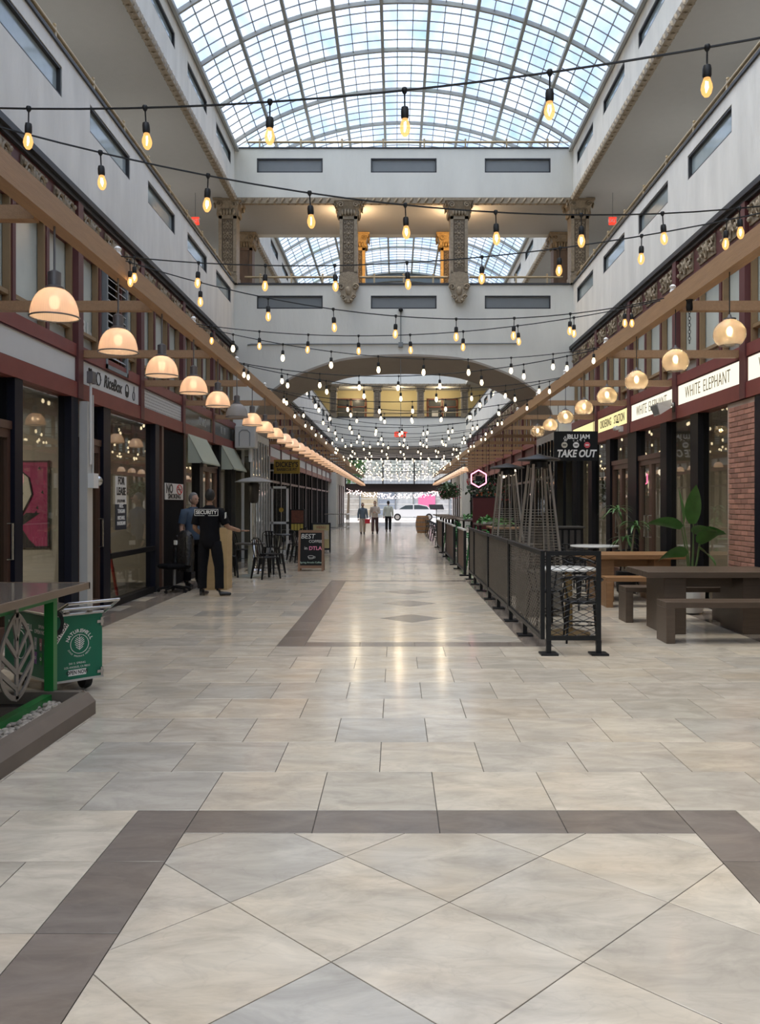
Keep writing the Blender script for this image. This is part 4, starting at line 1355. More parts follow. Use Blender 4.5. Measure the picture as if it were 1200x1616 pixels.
t = thing('bullet_camera', 'small white security camera under the ordering station sign', 'camera', (wX(1, 0.05), 17.35, 3.1))
MB().box(-0.06, 0.02, -0.08, 0.08, -0.05, 0.06).build('base', M['white'], t)
MB().lathe([(0.04, 0), (0.05, 0.02), (0.05, 0.18), (0.035, 0.20)], 10, (-0.10, 0, 0.03), axis='y').build('body', M['whitegloss'], t, smooth=40)
MB().lathe([(0.03, 0), (0.03, 0.03)], 8, (-0.10, -0.02, 0.13), axis='z').build('antenna', M['black'], t)

t = thing('no_smoking_sign', 'white no smoking sign on the black panel behind the guards', 'sign', (wX(-1, 0.012), 16.24, 1.80))
MB().box(0, 0.012, -0.66, 0.66, -0.155, 0.155).build('plate', M['white'], t)
text('lettering', 'NO', 0.24, M['text_black'], t, (0.014, -0.36, 0.045), FACE_L, bold=0.008, sx=1.25)
text('lettering', 'SMOKING', 0.13, M['text_black'], t, (0.014, 0.0, -0.095), FACE_L, bold=0.004, sx=1.6)
M['signred'] = mat('prohibition red', (0.55, 0.03, 0.03), 0.5)
m_ = MB().tube([(0.016, 0.36 + 0.20 * math.cos(2 * PI * i / 20), 0.045 + 0.09 * math.sin(2 * PI * i / 20)) for i in range(20)], 0.010, 4, closed=True)
m_.bar((0.016, 0.24, 0.10), (0.016, 0.48, -0.01), 0.012, 0.02)
m_.build('ban_circle', M['signred'], t)
MB().box(0.013, 0.017, 0.24, 0.48, 0.035, 0.055).build('cigarette', M['text_black'], t)

t = thing('lease_notice', 'white and black for lease notice hung in the shop window', 'sign', (wX(-1, -0.05), 13.28, 1.54))
MB().box(0, 0.01, -0.26, 0.26, 0.02, 0.46).build('upper_sheet', M['white'], t)
MB().box(0, 0.01, -0.26, 0.26, -0.38, 0.02).build('lower_sheet', mat('navy notice print', (0.014, 0.02, 0.032), 0.5), t)
text('lettering', 'FOR\nLEASE', 0.165, M['text_black'], t, (0.012, 0, 0.30), FACE_L, bold=0.006, sx=1.0)
text('lettering', '(213) 279-0325', 0.06, M['text_black'], t, (0.012, 0, 0.07), FACE_L)
text('lettering', 'ALEC\nTENGAN', 0.085, M['text_white'], t, (0.012, 0, -0.05), FACE_L, bold=0.002)
text('lettering', 'MICHAEL\nMADIGAN', 0.085, M['text_white'], t, (0.012, 0, -0.24), FACE_L, bold=0.002)

# ------------------------------------------------------------------ things behind the glass
PA = thing('wall_canvas', 'pink canvas with bold black and cream shapes behind the front shop window', 'painting', (-6.62, 11.24, 0.98), -PI / 2)
PA.scale = (0.75, 0.75, 0.75)
pk = mat('magenta canvas paint', (0.36, 0.035, 0.12), 0.6, var=0.35, scale=5)
cr = mat('cream canvas paint', (0.55, 0.50, 0.42), 0.6, var=0.06)
bk = mat('black canvas paint', (0.015, 0.012, 0.014), 0.6)
MB().box(-0.04, 0.0, -2.0, 2.66, 0, 1.55).build('canvas', pk, PA)
f = MB()
for q in ((-2.0, 2.66, 0, 0.03), (-2.0, 2.66, 1.52, 1.55), (2.63, 2.66, 0, 1.55)): f.box(-0.05, 0.008, q[0], q[1], q[2], q[3])
f.build('edge', bk, PA)
def blob(poly, m, x, name):
    return MB().prism(poly, 'x', x - 0.004, x).build(name, m, PA)
blob([(1.7, 1.42), (2.05, 1.46), (2.3, 1.25), (2.36, 0.95), (2.18, 0.6), (2.1, 0.42), (2.02, 0.62), (1.8, 0.9), (1.66, 1.15)], cr, 0.006, 'cream_shape')
m_ = MB().tube([(0.008, q[0], q[1]) for q in [(1.7, 1.42), (2.05, 1.46), (2.3, 1.25), (2.36, 0.95), (2.18, 0.6), (2.1, 0.42), (2.02, 0.62), (1.8, 0.9), (1.66, 1.15)]], 0.014, 4, closed=True)
m_.tube([(0.008, 1.8, 1.0), (0.008, 1.92, 1.08), (0.008, 2.0, 0.98), (0.008, 2.1, 1.06), (0.008, 2.2, 0.96)], 0.012, 4)
m_.tube([(0.008, 1.2, 0.65), (0.008, 1.7, 0.45), (0.008, 2.1, 0.25)], 0.02, 4)
m_.build('black_outline', bk, PA)
blob([(0.9, 0.0), (0.9, 0.35), (1.3, 0.3), (1.6, 0.45), (2.0, 0.40), (2.25, 0.62), (2.5, 0.62), (2.15, 0.38), (2.3, 0.15), (2.45, 0.0)], bk, 0.004, 'black_shape')
m_ = MB().tube([(0.012, 1.0, 0.1), (0.012, 1.4, 0.22), (0.012, 1.3, 0.05), (0.012, 1.9, 0.3), (0.012, 2.1, 0.05)], 0.018, 4)
m_.build('cream_zigzag', cr, PA)
blob([(-1.2, 0.1), (-1.2, 1.1), (-0.6, 1.35), (0.2, 1.3), (0.6, 1.0), (0.6, 0.1)], cr, 0.005, 'cream_field')
m_ = MB().tube([(0.009, 0.3, 0.1), (0.009, 0.3, 0.5), (0.009, 0.1, 0.6), (0.009, 0.05, 0.8), (0.009, 0.25, 0.9), (0.009, 0.5, 0.75), (0.009, 0.3, 0.5)], 0.018, 4)
m_.tube([(0.009, -1.2, 0.12), (0.009, -0.3, 0.06), (0.009, 0.6, 0.14)], 0.018, 4)
m_.build('black_line', bk, PA)
blob([(-0.1, 0.66), (0.2, 0.76), (0.35, 0.62), (0.1, 0.52)], mat('violet canvas paint', (0.08, 0.07, 0.17), 0.6), 0.010, 'violet_shape')
blob([(0.9, 1.30), (0.9, 1.12), (1.66, 1.25), (1.66, 1.42)], mat('slate canvas paint', (0.07, 0.09, 0.11), 0.6), 0.005, 'slate_band')
for i in range(26):
    yy = random.uniform(0.95, 2.55); zz = random.uniform(0.45, 1.45)
    if 1.6 < yy < 2.4 and zz > 0.5: continue
    MB().add([(0.006, yy, zz), (0.006, yy + 0.05, zz - 0.02), (0.006, yy + 0.03, zz + 0.05)], [(0, 1, 2)]).build('black_speck', bk, PA)
# red step ladders behind the door glass
M['ladder'] = mat('red fibreglass ladder', (0.33, 0.022, 0.018), 0.45)
def ladder(label, loc, rz):
    t = thing('step_ladder', label, 'ladder', loc, rz)
    for s in (-1, 1):
        MB().bar((s * 0.28, -0.35, 0), (s * 0.17, 0.0, 2.0), 0.06, 0.03).build('rail', M['ladder'], t)
        MB().bar((s * 0.26, 0.40, 0), (s * 0.17, 0.04, 1.95), 0.04, 0.03).build('rear_rail', M['ladder'], t)
    st = M['steel']
    for k in range(6):
        f_ = (k + 1) / 7
        w = 0.28 - 0.11 * f_; yy = -0.35 * (1 - f_)
        MB().box(-w, w, yy - 0.03, yy + 0.05, 2.0 * f_ - 0.012, 2.0 * f_ + 0.012).build('step', st, t)
    MB().box(-0.2, 0.2, -0.08, 0.12, 2.0, 2.04).build('top_cap', M['ladder'], t)
    return t
ladder('red step ladder behind the brown framed glass door', (wX(-1, -0.85), 12.6, 0), 0.35)
ladder('red step ladder standing inside behind the for lease notice', (wX(-1, -0.9), 14.2, 0), -0.5)
# pendants inside the picnic side shop
# ================================================================== TIMBER FRAMES, PENDANTS, STRING LIGHTS
BX, BZ = 2.69, 3.67                # beam offset from the centre line, beam height
ARM0, ARMS = 5.94, 2.79
for side in (-1, 1):
    by = SIDE_NAME[side][1]
    t = thing('timber_beam', 'long honey brown timber beam on cross arms along the %s side' % by, 'beam', (CX + side * BX, 0, 0))
    MB().box(-0.055, 0.055, 2.2, 65, BZ - 0.09, BZ + 0.09).build('beam', M['timber'], t)
    am = MB().box(0.0, side * (HW - BX - 0.05), -0.045, 0.045, -0.05, 0.05).mesh('cross_arm', M['timber'])
    k = -1
    while ARM0 + k * ARMS < 57:
        inst('cross_arm', am, t, (side * 0.055, ARM0 + k * ARMS, BZ - 0.06)); k += 1
    hm = MB().lathe([(0.02, 0), (0.035, 0.02), (0.025, 0.05), (0.035, 0.08), (0.015, 0.1)], 8).mesh('insulator', M['whitegloss'])
    for k in range(12):
        yy = (4.7 if side < 0 else 3.2) + 2.81 * k
        inst('insulator', hm, t, (0, yy, BZ + 0.09))
# dome pendants ----------------------------------------------------------
def dome_mat(name, e, on=True, tl_f=0.55):
    m, nt, out = new_mat(name)
    N = nt.nodes; L = nt.links
    tc = N.new('ShaderNodeTexCoord')
    sp = N.new('ShaderNodeSeparateXYZ'); L.new(tc.outputs['Object'], sp.inputs[0])
    at = N.new('ShaderNodeMath'); at.operation = 'ARCTAN2'; L.new(sp.outputs[0], at.inputs[0]); L.new(sp.outputs[1], at.inputs[1])
    mu = N.new('ShaderNodeMath'); mu.operation = 'MULTIPLY'; mu.inputs[1].default_value = 64; L.new(at.outputs[0], mu.inputs[0])
    sn = N.new('ShaderNodeMath'); sn.operation = 'SINE'; L.new(mu.outputs[0], sn.inputs[0])
    mr = N.new('ShaderNodeMapRange'); mr.inputs[1].default_value = -1; mr.inputs[2].default_value = 1; mr.inputs[3].default_value = 0.82; mr.inputs[4].default_value = 1.12
    L.new(sn.outputs[0], mr.inputs[0])
    b = N.new('ShaderNodeBsdfPrincipled'); b.inputs['Base Color'].default_value = (0.55, 0.50, 0.44, 1) if on else (0.42, 0.43, 0.43, 1)
    b.inputs['Roughness'].default_value = 0.2
    tr = N.new('ShaderNodeBsdfTransparent'); tr.inputs[0].default_value = (0.9, 0.9, 0.9, 1)
    mx = N.new('ShaderNodeMixShader'); mx.inputs[0].default_value = 0.9 if on else 0.72
    tl = N.new('ShaderNodeBsdfTranslucent'); tl.inputs[0].default_value = (0.80, 0.58, 0.42, 1)
    m0 = N.new('ShaderNodeMixShader'); m0.inputs[0].default_value = tl_f if on else 0.25
    L.new(b.outputs[0], m0.inputs[1]); L.new(tl.outputs[0], m0.inputs[2])
    L.new(tr.outputs[0], mx.inputs[1]); L.new(m0.outputs[0], mx.inputs[2])
    last = mx.outputs[0]
    if on:
        em = N.new('ShaderNodeEmission'); em.inputs[0].default_value = (1.0, 0.56, 0.30, 1)
        m2 = N.new('ShaderNodeMath'); m2.operation = 'MULTIPLY'; m2.inputs[1].default_value = e; L.new(mr.outputs[0], m2.inputs[0])
        L.new(m2.outputs[0], em.inputs[1])
        ads = N.new('ShaderNodeAddShader'); L.new(last, ads.inputs[0]); L.new(em.outputs[0], ads.inputs[1]); last = ads.outputs[0]
    L.new(last, out.inputs[0])
    return m
M['dome'] = dome_mat('lit ribbed glass', 0.12, True, 0.42)
M['dome_far'] = dome_mat('lit ribbed glass far along', 0.26, True, 0.0)
M['dome_off'] = dome_mat('unlit ribbed glass', 0, False)
M['lampbulb'] = emis('pendant bulb', (1.0, 0.72, 0.42), 2.5)
def dome_profile():
    pr = []
    for i in range(9):
        a = i / 8 * PI / 2
        pr.append((0.17 * math.cos(a) ** 0.8 if i < 8 else 0.045, 0.02 + 0.215 * math.sin(a)))
    return pr
dp = dome_profile()
shade_me = MB().lathe(dp, 32, cap=False).mesh('shade', M['dome'], 60)
shade_far = MB().lathe(dp, 20, cap=False).mesh('shade', M['dome_far'], 60)
shade_off = MB().lathe(dp, 32, cap=False).mesh('shade', M['dome_off'], 60)
rim_me = MB().tube([(0.172 * math.cos(2 * PI * i / 28), 0.172 * math.sin(2 * PI * i / 28), 0.02) for i in range(28)], 0.006, 5, closed=True).mesh('rim', M['greymetal'], 60)
soc_prof = [(0.065, 0.225), (0.066, 0.24), (0.045, 0.25), (0.047, 0.345), (0.030, 0.355), (0.012, 0.365)]
sock_me = MB().lathe(soc_prof, 16).mesh('socket_cup', M['greymetal'], 40)
rod_me = MB().tube([(0, 0, 0.36), (0, 0, BZ - 0.09 - 2.90)], 0.008, 6).mesh('rod', M['greymetal'])
blb_me = MB().sphere((0, 0, 0.13), 0.04, 10, 7, sz=1.3).mesh('bulb', M['lampbulb'], 60)
M['filler'] = M['white']
def pendant(label, loc, on=True, group=None, full=True, lit_inside=False):
    t = thing('dome_pendant', label, 'lamp', loc, 0, group)
    inst('shade', (shade_me if lit_inside else shade_far) if on else shade_off, t)
    inst('rim', rim_me, t)
    inst('socket_cup', sock_me, t)
    inst('rod', rod_me, t)
    if full and on: inst('bulb', blb_me, t)
    return t
for i in range(42):
    yy = 6.12 + 1.405 * i
    off = i == 5
    pendant('%s ribbed glass dome pendant along the beam above the guards%s' % (ordinal(i), ', unlit' if off else ', lit'), (CX - BX, yy, 2.90), not off, 'dome pendants along the guard side beam', i < 12, i < 9)
    if i < 9 and not off:
        light('pendant_light', 'POINT', (CX - BX, yy, 3.03), 6.5, (1.0, 0.70, 0.42), 0.045)
for i in range(20):
    yy = 35.6 + 1.405 * i
    pendant('%s dome pendant past the red booth on the planted side' % ordinal(i), (CX + BX, yy, 2.90), True, 'dome pendants at the far planted side', False)
# globe pendants ---------------------------------------------------------
M['globe'] = glass('smoked globe glass', (0.90, 0.85, 0.78), 1.0, 0.03, 1.45, 0.48, (0.55, 0.47, 0.37))
pr = [(0.05, 0.135)] + [(0.138 * math.sin(a), 0.0 + 0.128 * math.cos(a)) for a in [0.42 + i * (2.45 - 0.42) / 10 for i in range(11)]]
globe_me = MB().lathe(pr[::-1], 28, cap=False).mesh('globe', M['globe'], 70)
gcap = MB().lathe([(0.055, 0.118), (0.055, 0.135), (0.02, 0.145), (0.012, 0.17)], 12).mesh('cap', M['greymetal'], 40)
gcord = MB().tube([(0, 0, 0.16), (0, 0, BZ - 0.09 - 3.04)], 0.005, 5).mesh('cord', M['cable'])
M['gbulb'] = emis('globe bulb', (1.0, 0.66, 0.30), 6)
gbulb = MB().sphere((0, 0, 0.025), 0.028, 8, 6, sz=1.5).mesh('bulb', M['gbulb'], 60)
gsock = MB().lathe([(0.03, -0.10), (0.045, -0.09), (0.045, -0.03), (0.03, -0.02)], 12).mesh('lamp_holder', mat('pale ceramic holder', (0.55, 0.47, 0.36), 0.4), 40)
for i in range(8):
    yy = 7.32 + 1.415 * i
    t = thing('globe_pendant', '%s smoked glass globe pendant along the beam above the picnic tables' % ORD[i], 'lamp', (CX + BX, yy, 3.04), 0, 'glass globe pendants along the picnic side beam')
    for n_, me in (('globe', globe_me), ('cap', gcap), ('cord', gcord), ('bulb', gbulb), ('lamp_holder', gsock)): inst(n_, me, t)
    light('globe_light', 'POINT', (CX + BX, yy, 3.07), 9, (1.0, 0.76, 0.50), 0.03)
# festoon strings --------------------------------------------------------
stem_me = MB().lathe([(0.012, 0.012), (0.016, 0.0), (0.010, -0.012), (0.004, -0.02), (0.004, -0.075), (0.017, -0.08), (0.020, -0.095), (0.020, -0.125), (0.016, -0.135)], 8).mesh('socket', M['socket'], 50)
bp_ = [(0.014, -0.132), (0.016, -0.142), (0.024, -0.165), (0.026, -0.182), (0.021, -0.202), (0.011, -0.216), (0.0, -0.22)]
M['bulbclear'] = glass('amber bulb glass', (1.0, 0.78, 0.50), 0.8, 0.05, 1.45)
def amber_bulb():
    m, nt, out = new_mat('glowing amber bulb glass')
    N = nt.nodes; L = nt.links
    e = N.new('ShaderNodeEmission'); e.inputs[0].default_value = (1.0, 0.50, 0.17, 1); e.inputs[1].default_value = 0.75
    t = N.new('ShaderNodeBsdfTransparent'); t.inputs[0].default_value = (1, 0.85, 0.6, 1)
    mx = N.new('ShaderNodeMixShader'); mx.inputs[0].default_value = 0.55
    L.new(t.outputs[0], mx.inputs[1]); L.new(e.outputs[0], mx.inputs[2]); L.new(mx.outputs[0], out.inputs[0])
    return m
M['bulbamber'] = amber_bulb()
bulb_near = MB().lathe(bp_, 14, cap=False).mesh('bulb', M['bulbamber'], 70)
bulb_far = MB().lathe(bp_, 8, cap=False).mesh('bulb', M['bulbfar'], 70)
fil_me = MB().tube([(0.004, 0, -0.15), (0.007, 0, -0.175), (0, 0.003, -0.196), (-0.007, 0, -0.175), (-0.004, 0, -0.15)], 0.0035, 5).mesh('filament', M['filament'])
def festoon(i, yl, yr, sag, nb, ph):
    p0 = Vector((CX - BX, yl, BZ + 0.09)); p1 = Vector((CX + BX, yr, BZ + 0.09))
    t = thing('string_light', '%s festoon string of warm bulbs counting from the front' % ordinal(i), 'string light', p0, 0, 'festoon strings zigzagging between the beams')
    d = p1 - p0
    f = lambda u: d * u + Vector((0, 0, -4 * sag * u * (1 - u)))
    MB().tube([f(u / 20) for u in range(21)], 0.0055 if i < 6 else 0.007, 5).build('cable', M['cable'], t, smooth=60)
    near = i < 5
    for k in range(nb):
        u = (k + ph) / nb
        p = f(u)
        tilt = (random.uniform(-0.06, 0.06), random.uniform(-0.06, 0.06), random.uniform(0, 6))
        s_ = inst('socket', stem_me, t, p, tilt)
        b_ = inst('bulb', bulb_near if near else bulb_far, s_)
        if near: inst('filament', fil_me, s_)
L_k = [4.7 + 2.80 * k for k in range(22)]
R_k = [3.35 + 2.825 * k for k in range(22)]
SPEC = {0: (0.20, 8, 0.75), 1: (0.28, 9, 0.25), 2: (0.23, 9, 0.3), 3: (0.37, 9, 0.15)}
for k in range(21):
    s_, n_, p_ = SPEC.get(2 * k, (0.30 + 0.05 * math.sin(k * 2.1), 9, 0.5 + 0.3 * math.sin(k * 1.7)))
    festoon(2 * k, L_k[k] - 0.05, R_k[k] + 0.05, s_, n_, p_)
    s_, n_, p_ = SPEC.get(2 * k + 1, (0.33 + 0.05 * math.cos(k * 1.3), 9, 0.5 + 0.3 * math.cos(k * 2.9)))
    festoon(2 * k + 1, L_k[k] + 0.05, R_k[k + 1] - 0.05, s_, n_, p_)
# chain hanging from the picnic side beam
t = thing('hanging_chain', 'dark hook and short chain hanging from the picnic side beam', 'chain', (CX + BX, 8.32, 3.562))
lk = MB().tube([(0.012 * math.cos(a), 0, 0.02 * math.sin(a)) for a in [2 * PI * i / 10 for i in range(10)]], 0.003, 4, closed=True).mesh('chain_link', M['black'])
for k in range(10): inst('chain_link', lk, t, (0, 0, -0.10 - k * 0.033), (0, 0, PI / 2 * (k % 2)))
MB().lathe([(0.03, -0.09), (0.035, -0.06), (0.03, 0.0), (0.04, 0.02)], 8).build('hook_block', M['black'], t)
# ================================================================== JUICE STALL (front of the guard side)
M['stallgreen'] = mat('bright green powder coat', (0.010, 0.19, 0.035), 0.35, var=0.1)
M['cartgreen'] = mat('deep green cart vinyl', (0.006, 0.155, 0.085), 0.35, var=0.06)
M['kerb'] = mat('brown grey kerb', (0.15, 0.118, 0.092), 0.55, var=0.18, scale=5)
M['counter'] = mat('polished speckled counter', (0.155, 0.135, 0.115), 0.10, var=0.45, scale=55, spec=0.7)
M['counter_edge'] = mat('bronze counter edge', (0.20, 0.145, 0.10), 0.35, var=0.1)
M['bronze'] = mat('brushed bronze steel', (0.24, 0.215, 0.19), 0.4, metal=0.4, var=0.1)
M['pebble'] = mat('pale river pebble', (0.40, 0.34, 0.275), 0.55, var=0.2, scale=9, objrand=0.4)
M['soil'] = mat('dark soil', (0.05, 0.04, 0.032), 0.95, var=0.4, scale=30)

t = thing('planter_kerb', 'brown chamfered kerb around the pebble bed at the front', 'kerb', (-2.245, 0, 0))
prof = [(0, 0), (0, 0.095), (-0.055, 0.158), (-0.12, 0.158), (-0.12, 0)]
MB().prism(prof, 'y', 1.6, 6.30).build('long_side', M['kerb'], t)
MB().prism([(6.42, 0), (6.42, 0.13), (6.37, 0.158), (6.302, 0.158), (6.302, 0)], 'x', -1.98, -0.12).build('end_side', M['kerb'], t)
MB().box(-1.98, -0.121, 1.6, 6.30, 0.0, 0.07).build('soil', M['soil'], t)
# pebbles: the 300 that show largest are single stones
pmesh = []
for k in range(5):
    g = MB().sphere((0, 0, 0), 1.0, 7, 5)
    rs = random.Random(k)
    g.v = [(v[0] * (1 + rs.uniform(-.15, .15)), v[1] * (1 + rs.uniform(-.15, .15)), v[2] * (1 + rs.uniform(-.12, .12))) for v in g.v]
    pmesh.append(g)
pme = [g.mesh('pebble', M['pebble'], 80) for g in pmesh]
stones = []
rs = random.Random(5)
for i in range(900):
    x = rs.uniform(-2.60, -2.385); y = rs.uniform(4.4, 6.27)
    stones.append((x, y, 0.075 + rs.uniform(0, 0.02), rs.uniform(0.012, 0.024), rs.uniform(0, 6)))
stones.sort(key=lambda q: -(q[3] / q[1]) if q[1] > 4.9 else 1)
loose = MB()
for i, (x, y, z, r, a) in enumerate(stones):
    if i < 300:
        o = inst('pebble', pme[i % 5], None, (x, y, z), (0, 0, a), (r * 1.3, r, r * 0.7))
        props(o, 'pale river pebble in the bed beside the juice counter', 'pebble', 'pebbles in the bed beside the juice counter')
    else:
        g = pmesh[i % 5]
        ca, sa = math.cos(a), math.sin(a)
        loose.add([(x + (v[0] * 1.3 * ca - v[1] * sa) * r, y + (v[0] * 1.3 * sa + v[1] * ca) * r, z - 0.01 + v[2] * r * 0.7) for v in g.v], g.f)
o = loose.build('pebble_bed', M['pebble'], None, smooth=80)
props(o, 'layer of pale pebbles filling the bed by the juice counter', 'pebbles', kind='stuff')

t = thing('juice_counter', 'juice bar counter with speckled top on a bright green steel frame', 'counter', (-2.6, 0, 0.08))
MB().cbox(-1.6, 0.10, 1.8, 6.80, 0.806, 0.85, 0.004).build('counter_top', M['counter'], t)
f = MB()
f.box(0.098, 0.125, 1.8, 6.82, 0.80, 0.852); f.box(-1.6, 0.125, 6.798, 6.82, 0.80, 0.852)
f.build('edge_band', M['counter_edge'], t)
for (x, y) in ((0, 6.37), (0, 3.0), (-1.45, 6.37)):
    MB().box(x - 0.045, x + 0.025, y - 0.035, y + 0.035, 0.0, 0.80).build('post', M['stallgreen'], t)
MB().box(-0.045, 0.025, 1.8, 6.34, 0.0, 0.06).build('bottom_rail', M['stallgreen'], t)
MB().box(-1.45, -0.045, 6.335, 6.405, 0.0, 0.06).build('bottom_rail', M['stallgreen'], t)
MB().box(-0.045, 0.025, 1.8, 6.34, 0.75, 0.80).build('top_rail', M['stallgreen'], t)
MB().box(-1.45, -0.045, 6.335, 6.405, 0.75, 0.80).build('top_rail', M['stallgreen'], t)

# steel leaf emblem fixed to the frame
t = thing('leaf_emblem', 'large brushed steel leaf emblem on the green counter frame', 'emblem', (-2.555, 5.66, 0.235))
def leaf_hw(s):   # half width along the leaf, s 0 at the tip below
    return 0.25 * math.sin(PI * min(1, max(0, s)) ** 0.85) ** 0.75
def flat(pts, w, m_, x=0.0, th=0.012):
    """flat bar following points in the y-z plane"""
    n = len(pts)
    L_, R_ = [], []
    for i, p in enumerate(pts):
        a = Vector(pts[max(0, i - 1)]); b = Vector(pts[min(n - 1, i + 1)])
        d = (b - a).normalized(); nn = Vector((-d.y, d.x)) * (w / 2)
        L_.append(Vector(p) + nn); R_.append(Vector(p) - nn)
    for i in range(n - 1):
        q = [L_[i], L_[i + 1], R_[i + 1], R_[i]]
        m_.prism([(v.x, v.y) for v in q], 'x', x, x + th)
    return m_
H = 0.57
rim = MB()
for s in (-1, 1):
    flat([(s * leaf_hw(k / 20), 0.02 + H * k / 20) for k in range(21)], 0.035, rim)
rim.build('rim', M['bronze'], t)
flat([(0, 0.02), (0, 0.63)], 0.04, MB()).build('midrib', M['bronze'], t)
for k in range(4):
    z0 = 0.085 + k * 0.108
    for s in (-1, 1):
        z1 = z0 + 0.15
        y1 = s * leaf_hw((z1 - 0.02) / H) * 0.97
        flat([(0, z0), (y1, z1)], 0.032, MB(), 0.001).build('vein', M['bronze'], t)
# ------------------------------------------------------------------ green cart
CA = math.radians(47)
t = thing('juice_cart', 'green juice cart with white print and chrome push handle', 'cart', (-2.78, 6.83, 0), CA)
# local x runs along the printed end face, local y along the receding side
W_, D_ = 0.43, 0.95
MB().cbox(0, W_, 0, D_, 0.115, 0.645, 0.006).build('body', M['cartgreen'], t)
MB().box(-0.004, W_ + 0.004, -0.004, D_, 0.10, 0.118).build('base_trim', M['greyframe'], t)
MB().cbox(-0.01, W_ + 0.01, -0.01, D_, 0.645, 0.665, 0.005).build('lid', M['steel'], t)
for (x, y) in ((W_ - 0.10, 0.12), (W_ - 0.10, 0.8), (0.1, 0.8)):
    wv = MB().lathe([(0.05, -0.035), (0.085, -0.03), (0.095, 0.0), (0.085, 0.03), (0.05, 0.035)], 18, (0, 0, 0), axis='x')
    wv.build('wheel', M['black'], t, (x, y, 0.095), smooth=40)
hd = MB().tube([(0.04, 0.12, 0.665), (0.04, -0.06, 0.80), (0.04, -0.14, 0.80)], 0.011, 6)
hd = MB()
hd.tube([(0.02, 0.05, 0.66), (0.05, -0.16, 0.76), (W_ + 0.06, -0.16, 0.765), (W_ + 0.03, 0.05, 0.64)], 0.014, 8)
hd.tube([(0.04, -0.06, 0.705), (W_ + 0.05, -0.06, 0.70)], 0.011, 8)
hd.build('push_handle', M['steel'], t, smooth=50)
for x in (0.10, 0.30):
    MB().lathe([(0.022, 0), (0.026, 0.015), (0.012, 0.03)], 10, (x, -0.03, 0.665)).build('knob', M['bronze'], t, smooth=50)
cab = MB()
for k in range(4):
    cab.tube([(0.0 + 0.055 * math.cos(a) + 0.004 * k, -0.03 - 0.005 * k, 0.60 + (0.075 + 0.008 * k) * math.sin(a)) for a in [2 * PI * i / 16 for i in range(16)]], 0.005, 5, closed=True)
cab.build('coiled_cable', M['cable'], t)
for z in (0.155, 0.575):
    h_ = MB().box(W_ - 0.055, W_ + 0.004, -0.014, 0.0, z - 0.012, z + 0.012); h_.box(W_ - 0.025, W_ - 0.003, -0.018, 0, z - 0.035, z + 0.035)
    h_.build('hinge', M['steel'], t)
FR = (PI / 2, 0, 0)
def strip(cx, cz, w, h, ang, name):
    c, s = math.cos(ang), math.sin(ang)
    q = [(cx + c * a - s * b, cz + s * a + c * b) for a, b in ((-w / 2, -h / 2), (w / 2, -h / 2), (w / 2, h / 2), (-w / 2, h / 2))]
    return MB().prism(q, 'y', -0.002, 0.0).build(name, M['text_white'], t)
strip(0.055, 0.49, 0.22, 0.042, math.radians(56), 'open_strip')
text('lettering', 'OPEN NOW', 0.040, M['text_black'], t, (0.055, -0.0025, 0.49), (PI / 2, math.radians(-56), 0), bold=0.0012, extrude=0.0004)
strip(0.205, 0.172, 0.155, 0.05, 0, 'open_plate')
text('lettering', 'OPEN NOW', 0.045, M['text_black'], t, (0.205, -0.0025, 0.172), FR, bold=0.001, extrude=0.0004, sx=0.75)
text('lettering', '541 S. SPRING', 0.024, M['text_white'], t, (0.205, -0.001, 0.248), FR, extrude=0.0006)
text('lettering', 'LOS ANGELES, CA 90013', 0.024, M['text_white'], t, (0.205, -0.001, 0.217), FR, extrude=0.0006, sx=0.86)
def arc_text(body, size, R_, c, a0, a1, m_, parent, flip=False, bold=0.0):
    n = len(body)
    for i, ch in enumerate(body):
        if ch == ' ': continue
        a = a0 + (a1 - a0) * i / (n - 1)
        p = (c[0] + R_ * math.cos(a), -0.001, c[1] + R_ * math.sin(a))
        rot = (a - PI / 2) if not flip else (a + PI / 2)
        text('letter', ch, size, m_, parent, p, (PI / 2, -rot, 0), bold=bold, extrude=0.0006)
LC = (0.225, 0.405)
arc_text('NATUREWELL', 0.040, 0.108, LC, math.radians(158), math.radians(22), M['text_white'], t, bold=0.0012)
arc_text('JUICE SMOOTHIE HEALTH', 0.019, 0.103, LC, math.radians(205), math.radians(335), M['text_white'], t, flip=True)
MB().tube([(LC[0] + 0.078 * math.cos(a), -0.001, LC[1] + 0.078 * math.sin(a)) for a in [2 * PI * i / 32 for i in range(32)]], 0.0032, 4, closed=True).build('logo_ring', M['text_white'], t)
lg = MB()
lg.box(LC[0] - 0.002, LC[0] + 0.002, -0.002, 0, LC[1] - 0.05, LC[1] + 0.078)
for k in range(6):
    z0 = LC[1] - 0.042 + k * 0.017
    hwid = (0.030, 0.038, 0.042, 0.040, 0.034, 0.022)[k]
    for s in (-1, 1):
        lg.prism([(LC[0] + s * 0.003, z0 - 0.004), (LC[0] + s * 0.003, z0 + 0.004), (LC[0] + s * hwid, z0 + 0.004 + hwid * 0.62), (LC[0] + s * hwid, z0 - 0.003 + hwid * 0.62)], 'y', -0.002, 0)
lg.build('logo_leaf', M['text_white'], t)
